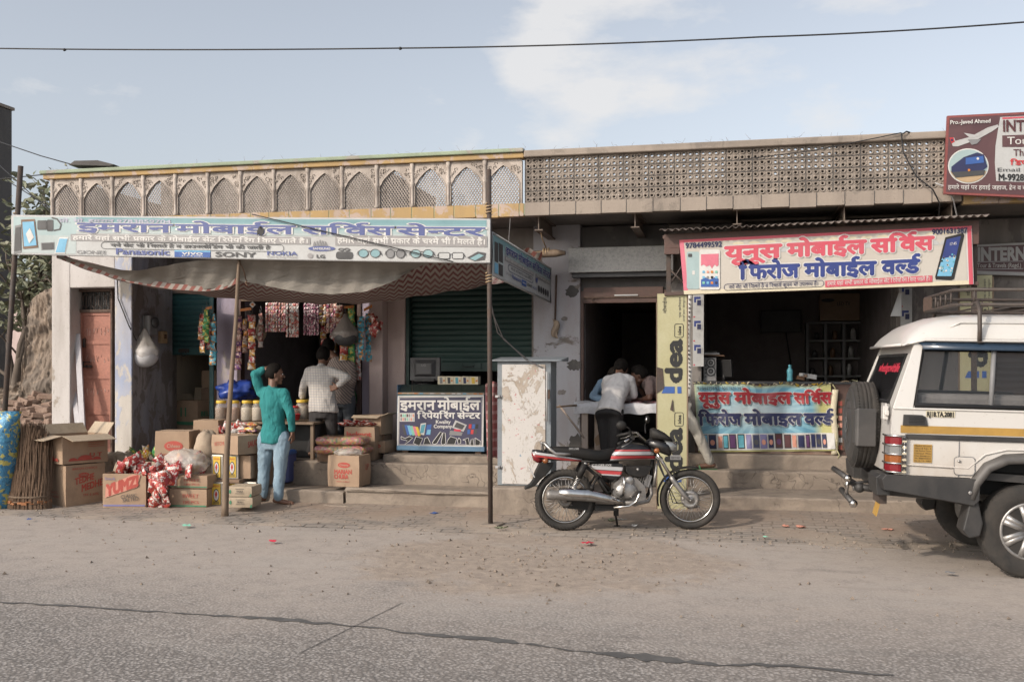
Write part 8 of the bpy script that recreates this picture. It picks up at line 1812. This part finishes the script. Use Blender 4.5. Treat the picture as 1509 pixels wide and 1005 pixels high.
# ====== WHITE JEEP
t=NT('jeep_white');x,y,z=t.sep();a=t.noise(2.5,7,.65,t.mapping((1,1,.6)))
lowd=t.n('ShaderNodeMapRange');lowd.inputs[1].default_value=1.12;lowd.inputs[2].default_value=.72;t.l(z,lowd.inputs[0])
col=t.mix(t.math('MULTIPLY',t.math('MULTIPLY_ADD',lowd.outputs[0],.75,.10),t.ramp(a,.34,.66)),(.565,.55,.525),(.40,.34,.28));col=t.mix(t.math('MULTIPLY',t.ramp(t.noise(40,3,.6),.66,.72),.3),col,(.25,.2,.16))
t.b.inputs['Coat Weight'].default_value=.4;t.b.inputs['Coat Roughness'].default_value=.12;t.done('jeep_white',col,t.math('MULTIPLY_ADD',a,.25,.2))
pm('jeep_plastic',(.028,.0275,.028),(.045,.042,.04),.55,scale=5,amt=.15);pm('jeep_flare',(.075,.071,.068),(.10,.092,.085),.5,scale=5,amt=.12);pm('jeep_blue',(.025,.045,.075),None,.15,coat=.5,bump=0);pm('jeep_yellow',(.42,.25,.06),None,.5,amt=.06);pm('rack_brown',(.05,.040,.035),(.08,.058,.046),.6,scale=12,amt=.3);pm('cover_grey',(.062,.06,.06),(.085,.08,.077),.4,metal=.3,scale=4,amt=.1);pm('seat_grey',(.25,.235,.225),None,.9)
t=NT('car_glass');t.b.inputs['Alpha'].default_value=.16;t.b.inputs['Specular IOR Level'].default_value=1.0;t.done('car_glass',(.03,.035,.038),.04);t=NT('dark_glass');t.b.inputs['Alpha'].default_value=.80;t.done('dark_glass',(.02,.02,.022),.06)
JL=Vector((2.238,9.276,.003));jeep=thing('jeep','white high-roofed jeep with a roof rack and spare wheel cut by the right frame edge','jeep',JL,0,tilt=(0,R(1.2),R(1.8)))
def ys(z):return .865-max(0,z-1.29)*.20-max(0,.85-z)*.06
def side(mb,pts,m,s=-1,t_=.05,off=0.,hole=False):
 mb.loft([[Vector((x,s*(ys(z)+off),z))for x,z in pts],[Vector((x,s*(ys(z)+off-t_),z))for x,z in pts]],m,False)
def jb(mb,name,parent=jeep,**k):return mb.build(name,parent,local=True,**k)
def arch(cx):return[(cx-.44,.60),(cx-.41,.72),(cx-.33,.84),(cx-.20,.905),(cx,.92),(cx+.2,.905),(cx+.33,.84),(cx+.42,.72),(cx+.46,.60)]
mb=MB()
low=[(-1.02,.775),(-.46,.77)]+arch(0)+[(.48,.50),(2.2,.50)]+arch(2.68)+[(3.2,.55),(3.28,.8),(3.25,1.12),(2.0,1.20),(1.75,1.30),(-1.045,1.295),(-1.055,1.1)]
for s in(-1,1):
 side(mb,low,'jeep_white',s)
 for a in([(-1.045,1.297),(-.895,1.297),(-.805,1.835),(-.865,1.835)],[(-.89,1.297),(.72,1.297),(.72,1.32),(-.885,1.32)],[(.62,1.322),(.72,1.322),(.72,1.80),(.62,1.80)],[(1.60,1.297),(1.70,1.297),(1.66,1.80),(1.58,1.80)],[(-.805,1.802),(1.66,1.802),(1.62,1.835),(-.80,1.835)]):side(mb,a,'jeep_white',s)
xr=lambda z:-1.05+max(0,z-1.29)*.36-(.01 if z<1.2 else 0)
outer=[(-.82,.78),(.82,.78),(.82,1.30),(.745,1.835),(-.745,1.835),(-.82,1.30)];hole=[(-.66,1.34),(.66,1.34),(.66,1.345),(.60,1.72),(-.60,1.72),(-.66,1.345)]
ro=[[Vector((xr(z)+d,y,z))for y,z in p]for d in(0,.04)for p in(outer,hole)]
mb.loft([ro[0],ro[1]],'jeep_white',False,(False,False));mb.loft([ro[1],ro[3]],'jeep_white',False,(False,False));mb.loft([ro[2],ro[3]],'jeep_white',False,(False,False))
mb.prism([(-1.0,.78),(3.2,.6),(3.2,.66),(-1.0,.84)],-.80,.80,'jeep_plastic');mb.prism([(1.75,1.0),(3.24,1.0),(3.24,1.13),(2.0,1.21),(1.75,1.28)],-.80,.80,'jeep_white');mb.span((3.24,-.8,.6),(3.3,.8,1.1),'jeep_plastic')
F=lambda u,v,l=1:Vector((u,-(ys(v)+.004+.002*l),v))
mb.poly([F(x,z,-.5)for x,z in[(-.985,1.105),(.6,1.105),(.6,1.165),(-.985,1.165)]],'jeep_yellow');mb.poly([F(x,z,-.5)for x,z in[(.6,1.105),(1.72,1.105),(1.72,1.165),(.6,1.165)]],'jeep_yellow')
mb.poly([F(x,z,0)for x,z in[(-.80,1.235),(-.585,1.235),(-.585,1.285),(-.80,1.285)]],'cream');text(mb,F,'RJ18.TA.2081',-.795,1.241,-.59,.036,'black',wt=.05,lay=2,res=30)
mb.poly([F(x,z,0)for x,z in[(-.885,.878),(-.748,.878),(-.748,1.02),(-.885,1.02)]],'jeep_yellow')
for k,s_ in enumerate(('Mohd Shayin','Ward No 4','Teh Police Thana','Udaipur Wati','Dist Jhunjhunu','Mo 9880342812','RJ 18 TA 2081')):text(mb,F,s_,-.879,1.003-k*.0195,-.754,.010,'black',wt=.02,lay=2,res=24)
for a,b in(((-.55,.775),(-.55,1.1)),((.66,.5),(.66,1.3)),((1.62,.5),(1.62,1.3)),((2.02,.6),(2.02,1.2))):mb.tube([F(*a),F(*b)],.004,'grey',4)
mb.tube([F(x,z)for x,z in[(-1.03,.86),(-.48,.845),(-.36,.955),(-.2,1.0),(.2,1.0),(.40,.90)]],.007,'jeep_white',6);mb.tube([F(x,z)for x,z in[(-1.04,1.297),(1.7,1.297)]],.008,'jeep_white',6);mb.tube([F(x,z)for x,z in[(-.98,1.085),(-.2,1.08),(1.7,1.08)]],.003,'grey',4)
body=jb(mb,'body',bev=.018)
mb=MB();rings=[]
for x,h,e in((-.965,.0,0),(-.955,.10,0),(-.90,.34,0),(-.80,.62,0),(-.66,.84,0),(-.48,.96,0),(-.2,1,0),(1.3,1,0),(1.7,.95,0),(1.95,.6,-.02),(2.08,.0,-.05)):
 b=1.838+(-.045 if x<-.94 else-.02 if x<-.85 else 0)+e;rings.append([Vector((x,y,b+zz*h))for y,zz in((-.775,.0),(-.77,.03),(-.735,.10),(-.665,.175),(-.56,.212),(-.3,.236),(0,.245),(.3,.236),(.56,.212),(.665,.175),(.735,.10),(.77,.03),(.775,0))])
mb.loft(rings,'jeep_white',True);mb.tube([Vector((-.60,-.715,1.945)),Vector((-.52,-.70,1.985)),Vector((1.6,-.70,1.985))],.008,'jeep_white',6)
for s in(-1,1):mb.tube([Vector((-.965,s*.72,1.80)),Vector((-.90,s*.775,1.815)),Vector((-.8,s*.785,1.84)),Vector((1.7,s*.785,1.84))],.011,'jeep_white',6)
mb.tube([Vector((-.968,-.72,1.80)),Vector((-.985,0,1.80)),Vector((-.968,.72,1.80))],.012,'jeep_white',6);jb(mb,'roof')
# windows
for s in(-1,1):
 for pts,div in(([(-.88,1.325),(.61,1.322),(.61,1.797),(-.80,1.797)],-.32),([(.725,1.30),(1.595,1.30),(1.575,1.797),(.725,1.797)],None)):
  w=MB();side(w,pts,'car_glass',s,.006,-.02);wo=jb(w,'side_window');w=MB();q=[Vector((x,s*(ys(z)+.004),z))for x,z in pts];w.tube(q,.020,'black',6,closed=True)
  if div:w.tube([Vector((div,s*(ys(1.33)-.005),1.33)),Vector((div+.04,s*(ys(1.79)-.005),1.79))],.020,'grey',6)
  jb(w,'rubber_seal',wo)
w=MB();hz=[Vector((xr(z)-.002,y,z))for y,z in[(-.66,1.34),(.66,1.34),(.60,1.72),(-.60,1.72)]];w.loft([hz,[p+Vector((.008,0,0))for p in hz]],'dark_glass',False)
text(w,lambda u,v,l=1:Vector((xr(v)-.005,-u,v)),'wheelsgowithlife',-.40,1.585,.52,.07,'crimson',wt=.04,res=28);wo=jb(w,'rear_window');w=MB();w.tube(hz,.016,'black',6,closed=True);jb(w,'rubber_seal',wo)
w=MB();ws=[Vector((1.76,-.78,1.24)),Vector((1.76,.78,1.24)),Vector((1.70,.72,1.80)),Vector((1.70,-.72,1.80))];w.loft([ws,[p+Vector((.008,0,0))for p in ws]],'car_glass',False);jb(w,'windscreen')
for x0,x1 in((-.86,.64),(.70,1.60)):w=MB();w.grid([[Vector((x,-(ys(z)+o_),z))for x in(x0+(.04 if z<1.8 else 0),lerp(x0,x1,.3),lerp(x0,x1,.301),x1)]for z,o_ in((1.825,.012),(1.795,.032),(1.765-0,.046))],'jeep_blue');jb(w,'window_visor',solid=.004)
w=MB();side(w,[(-.95,1.058),(1.7,1.058),(1.7,1.098),(-.95,1.098)],'jeep_plastic',-1,.02,.016);side(w,[(-.95,1.058),(1.7,1.058),(1.7,1.098),(-.95,1.098)],'jeep_plastic',1,.02,.016);jb(w,'rub_strip',bev=.006)
w=MB();side(w,[(-.97,1.165),(-.785,1.165),(-.80,1.235),(-.83,1.25),(-.965,1.25)],'jeep_plastic',-1,.02,.014)
for k in range(5):w.tube([F(-.93,1.183+k*.012,6),F(-.81,1.183+k*.012,6)],.003,'black',5)
jb(w,'side_vent',bev=.006)
w=MB();w.loft([[F(x,z,l)for x,z in rrect(-.58,.795,-.435,.93,.025)]for l in(0,3)],'jeep_white',False);w.tube([F(x,z,2)for x,z in rrect(-.583,.792,-.432,.933,.025)],.003,'grey',4,closed=True);w.cyl(F(-.55,.90,2),F(-.55,.90,9),.011,'alloy',n=10);jb(w,'fuel_flap')
for s in(-1,1):
 w=MB()
 for z0,z1,m_ in((.80,.86,'lamp_red'),(.865,.93,'lamp_amber'),(.935,1.005,'lamp_clear'),(1.01,1.075,'lamp_red')):
  w.loft([[Vector((x,s*y,z))for x,y in[(-1.078,.70),(-1.085,.79),(-1.06,.862),(-1.0,.885),(-.975,.885),(-.975,.83),(-1.05,.70)]]for z in(z0,z1)],m_,False)
 w.span((-1.082,s*.845,.795),(-1.06,s*.87,1.08),'lamp_red')if 0 else None
 lo_=jb(w,'tail_lamp',bev=.006);w=MB()
 for z in(.795,.865,.935,1.008,1.08):w.tube([Vector((-1.085,s*.70,z)),Vector((-1.092,s*.79,z)),Vector((-1.066,s*.869,z)),Vector((-1.0,s*.893,z)),Vector((-.955,s*.89,z))],.008,'chrome',6)
 w.tube([Vector((-.955,s*.888,.79)),Vector((-.955,s*.888,1.085))],.012,'chrome',6)
 for k in range(12):w.box(Vector((-.958,s*.896,.80+k*.024)),(.03,.012,.012),'jeep_plastic' if k%2 else 'cream')
 jb(w,'lamp_guard',lo_)
w=MB()
for s in(-1,1):w.loft([[Vector((x,s*y,z))for x,z in pts]for y,pts in((.90,[(-1.10,.655),(-.44,.56),(-.40,.60),(-.395,.765),(-1.09,.775),(-1.12,.74)]),(.80,[(-1.12,.655),(-.44,.56),(-.40,.60),(-.395,.765),(-1.09,.775),(-1.14,.74)]))],'jeep_plastic',False)
for a,b in((-.80,-.42),(.42,.88)):w.loft([[Vector((x,y,z))for x,z in[(-1.14,.60),(-1.04,.60),(-1.04,.765),(-1.12,.765),(-1.15,.74)]]for y in(a,b)],'jeep_plastic',False)
w.span((-1.08,-.419,.60),(-1.03,.419,.70),'jeep_plastic');w.cyl(Vector((-.47,-.903,.66)),Vector((-.47,-.912,.66)),.014,'alloy',n=10);jb(w,'rear_bumper',bev=.012)
for cx in(0,2.68):
 for s in(-1,1):
  w=MB();A=arch(cx);i_=[(x-cx,z)for x,z in A];rings=[]
  for k,(x,z)in enumerate(A):
   d=Vector((x-cx,0,z-.40)).normalized();p=Vector((x,0,z));rings.append([p+d*.062+Vector((0,s*(ys(z)+.002),0)),p+d*.045+Vector((0,s*(ys(z)+.032),0)),p+d*.018+Vector((0,s*(ys(z)+.055),0)),p-d*.012+Vector((0,s*(ys(z)+.045),0)),p-d*.02+Vector((0,s*(ys(z)-.02),0))])
  w.grid(rings,'jeep_flare');jb(w,'wheel_arch',solid=.006)
for s in(-1,1):w=MB();w.loft([[Vector((x,s*y,z))for x,z in[(-.46,.60),(-.40,.60),(-.36,.42),(-.38,.32),(-.46,.30),(-.51,.36)]]for y in(.66,.87)],'jeep_plastic',False);jb(w,'mud_flap',bev=.012)
w=MB()
for s in(-1,1):w.span((-.52,s*.30,.60),(2.9,s*.42,.70),'jeep_plastic');
w.cyl(Vector((0,-.7,.37)),Vector((0,.7,.37)),.05,'jeep_plastic',n=12);w.ball((0,.1,.37),.14,'jeep_plastic',14,10);w.span((-.5,-.62,.62),(.5,.62,.80),'black');w.span((.5,-.78,.46),(2.3,.78,.52),'black')
for s in(-1,1):w.span((-.45,s*.60,.62),(.45,s*.62,.93),'black')
w.tube([Vector((-1.0,-.55,.62)),Vector((-.6,-.55,.60)),Vector((-.35,-.5,.55))],.05,'jeep_plastic',10);jb(w,'chassis')
w=MB();w.cyl(Vector((-1.2,.05,.56)),Vector((-.8,.05,.57)),.032,'alloy',n=14);jb(w,'exhaust_pipe')
def jwheel(x,y,s):
 w=MB();M=Matrix.Translation((x,y,.366))@Matrix.Rotation(R(90 if s<0 else-90),4,'X')
 w.lathe([(.215,-.10),(.235,-.02),(.232,.07),(.225,.088),(.212,.085),(.20,.04),(.06,.03),(.06,.05),(.0,.052)],'alloy_dull',40,M)
 for k in range(7):
  a=2*math.pi*k/7
  for da in(-.10,.10):p=Vector((.05*math.cos(a+da*2),.05*math.sin(a+da*2),.07));q=Vector((.205*math.cos(a+da),.205*math.sin(a+da),.078));w.tube([M@p,M@p.lerp(q,.5)+(M.to_3x3()@Vector((0,0,.006))),M@q],[.030,.025,.030],'alloy',8)
  w.ball(M@Vector((.10*math.cos(a),.10*math.sin(a),.09)),.010,'chrome',6,4)
 w.tube([M@Vector((.215*math.cos(t_),.215*math.sin(t_),.086))for t_ in[k*2*math.pi/40 for k in range(40)]],.014,'alloy',8,closed=True);w.lathe([(.055,.06),(.055,.085),(.045,.095),(0,.097)],'alloy_dull',20,M)
 ro=jb(w,'wheel');w=MB();P=[(.222,-.09),(.245,-.105),(.30,-.112),(.345,-.10),(.362,-.085),(.366,-.05),(.366,.05),(.362,.085),(.345,.10),(.30,.112),(.245,.105),(.222,.09)];w.lathe(P,'tyre',60,M)
 for k in range(72):
  a=2*math.pi*k/72
  for zz in(-.072,.072):w.box(M@Vector((.3615*math.cos(a),.3615*math.sin(a),zz)),(.008,.024,.008),'tyre',M=None)
 jb(w,'tyre',ro)
for x in(0,2.68):
 for s in(-1,1):jwheel(x,s*.715,s)
w=MB();M=Matrix.Translation((-1.14,.0,1.115))@Matrix.Rotation(R(-90),4,'Y');w.lathe([(.20,-.085),(.26,-.105),(.33,-.102),(.362,-.085),(.372,-.06),(.375,-.035),(.372,-.033),(.372,-.027),(.376,-.025),(.377,-.003),(.373,-.002),(.373,.004),(.377,.005),(.376,.027),(.372,.029),(.372,.035),(.375,.037),(.371,.062),(.362,.085),(.33,.102),(.26,.105),(.20,.085)],'tyre',56,M)
for k in range(80):
 a=2*math.pi*k/80
 for zz in(-.05,-.02,.02,.05):w.ball(M@Vector((.3695*math.cos(a),.3695*math.sin(a),zz*1.5)),(.008,.008,.008),'tyre',5,3)
sw=jb(w,'spare_wheel')
w=MB();w.lathe([(.32,.06),(.32,.104),(.29,.118),(.22,.126),(.21,.118),(.12,.12),(.11,.128),(.0,.13)],'cover_grey',44,M);w.loft([[Vector((x,y,z))for x,y in[(-1.25,-.30),(-1.25,-.39),(-1.23,-.402),(-1.09,-.402),(-1.09,-.382),(-1.21,-.37),(-1.22,-.30)]]for z in(.955,1.27)],'cover_grey',False);w.loft([[Vector((x,y,z))for x,y in[(-1.22,-.38),(-1.255,-.38),(-1.268,.0),(-1.255,.38),(-1.22,.38)]]for z in(.97,1.26)],'cover_grey',False)
EM=lambda u,v,l=1:Vector((-1.275-.002*l,-u,v))
for r1,r2 in((.085,.06),):v_,f_=stroke2([(r1*math.cos(t_),1.115+r2*math.sin(t_))for t_ in[k*.3 for k in range(22)]],.014);w.add([EM(x,z)for x,z in v_],f_,'alloy')
for k in(-1,0,1):v_,f_=stroke2([(-.05+.02*k,1.08),(.0+.03*k,1.13),(.045+.02*k,1.155)],.012);w.add([EM(x,z)for x,z in v_],f_,'alloy')
jb(w,'cover',sw,bev=.008)
w=MB();w.span((-1.08,-.10,1.0),(-1.05,.14,1.22),'jeep_plastic');w.span((-1.10,-.76,1.20),(-1.06,-.66,1.31),'jeep_white');w.span((-1.09,-.80,1.235),(-1.06,-.76,1.275),'jeep_white');w.span((-1.072,-.70,1.185),(-1.062,-.66,1.33),'jeep_white');w.split('door_hinge',jeep,local=True,bev=.006)
w=MB();c1,c2=Vector((-1.27,.05,.73)),Vector((-1.22,.05,.52))
w.tube([Vector((-1.34,.25,.70)),Vector((-1.27,-.08,.655))],.024,'cover_grey',10);w.ball((-1.265,-.10,.65),.035,'chrome',14,10);w.cyl((-1.265,-.10,.65),(-1.27,-.08,.52),.017,'chrome',n=10);w.tube([Vector((-1.29,.10,.53)),Vector((-1.235,-.20,.455))],.026,'cover_grey',10);w.ball((-1.232,-.22,.45),.036,'chrome',14,10);w.tube([Vector((-1.21,.2,.60)),Vector((-1.16,-.05,.575)),Vector((-1.06,-.1,.57))],.030,'jeep_plastic',10);w.ball((-1.16,-.06,.57),.045,'jeep_plastic',12,8);w.tube([Vector((-1.26,-.05,.60)),Vector((-1.05,-.05,.63))],.012,'jeep_plastic',6);jb(w,'bumper_guard')
w=MB();w.loft([[Vector((x,y,z))for y,z in((-.16,.47),(.0,.47),(.0,.36),(-.16,.355))]for x in(-1.07,-1.06)],'jeep_yellow',False);w.v=[Matrix.Rotation(R(14),3,'Y')@(p-Vector((-1.06,0,.47)))+Vector((-1.06,-.34,.50))for p in w.v];w.span((-1.08,-.55,.50),(-1.02,-.25,.58),'rust_dark');jb(w,'number_plate')
# roof rack
w=MB();zr,zu=2.135,2.255
for z in(zr,zu):w.tube([Vector(p)for p in((1.9,-.62,z),(-.42,-.62,z),(-.535,-.50,z),(-.535,.50,z),(-.42,.62,z),(1.9,.62,z))],.0145,'rack_brown',8,closed=True)
for y in(-.62,.62):
 for k in range(7):x=-.40+k*.38;w.cyl((x,y,zr),(x,y,zu),.009,'rack_brown',n=6)
for k in range(6):y=-.45+k*.18;w.cyl((-.535,y,zr),(-.535,y,zu),.009,'rack_brown',n=6)
for k in range(12):x=-.5+k*.21;w.box((x,0,zr-.005),(.028,1.22,.010),'rack_brown')
w.box((-.545,.36,(zr+zu)/2),(.012,.30,.115),'rust')
rk=jb(w,'roof_rack')
for x in(-.40,.75,1.7):
 for s in(-1,1):w=MB();w.tube([Vector((x,s*.60,zr)),Vector((x,s*.72,zr+.01)),Vector((x,s*.785,zr-.06)),Vector((x,s*.80,1.93)),Vector((x,s*.80,1.84))],.017,'rack_brown',8);w.box((x,s*.80,1.87),(.03,.02,.09),'rack_brown');jb(w,'rack_leg',rk)
for k,(x,h)in enumerate(((.42,1.43),(1.35,1.45))):w=MB();w.loft([[Vector((x+a,y,z))for a,z in((0,.95),(.12,.95),(.03,h),(-.06,h))]for y in(-.66,.66)],'seat_grey',False);w.span((x+.12,-.66,.95),(x+.5,.66,1.08),'seat_grey');jb(w,'seat',bev=.04)
for s in(-1,1):w=MB();w.span((-.85,s*.74,1.02),(.3,s*.40,1.12),'seat_grey');w.span((-.85,s*.76,1.13),(.3,s*.68,1.42),'seat_grey');jb(w,'seat',bev=.04)
w=MB();w.tube([Vector((1.55,.45,1.1)),Vector((1.5,.45,1.25))],.02,'black',8);w.tube([Vector((1.46,.45+.18*math.cos(t_),1.28+.17*math.sin(t_)))for t_ in[k*.45 for k in range(14)]],.014,'black',6,closed=True);jb(w,'steering_wheel')
for s in(-1,1):w=MB();w.loft([[Vector((1.72+a,s*y,1.32+z))for a,z in rrect(-.04,-.09,.06,.09,.03)]for y in(.90,1.06)],'jeep_plastic',False);jb(w,'wing_mirror');w=MB();w.loft([[Vector((x,s*y,z))for x,z in((3.26,.82),(3.315,.84),(3.315,1.0),(3.26,1.02))]for y in(.52,.76)],'lamp_clear',False);jb(w,'headlamp')
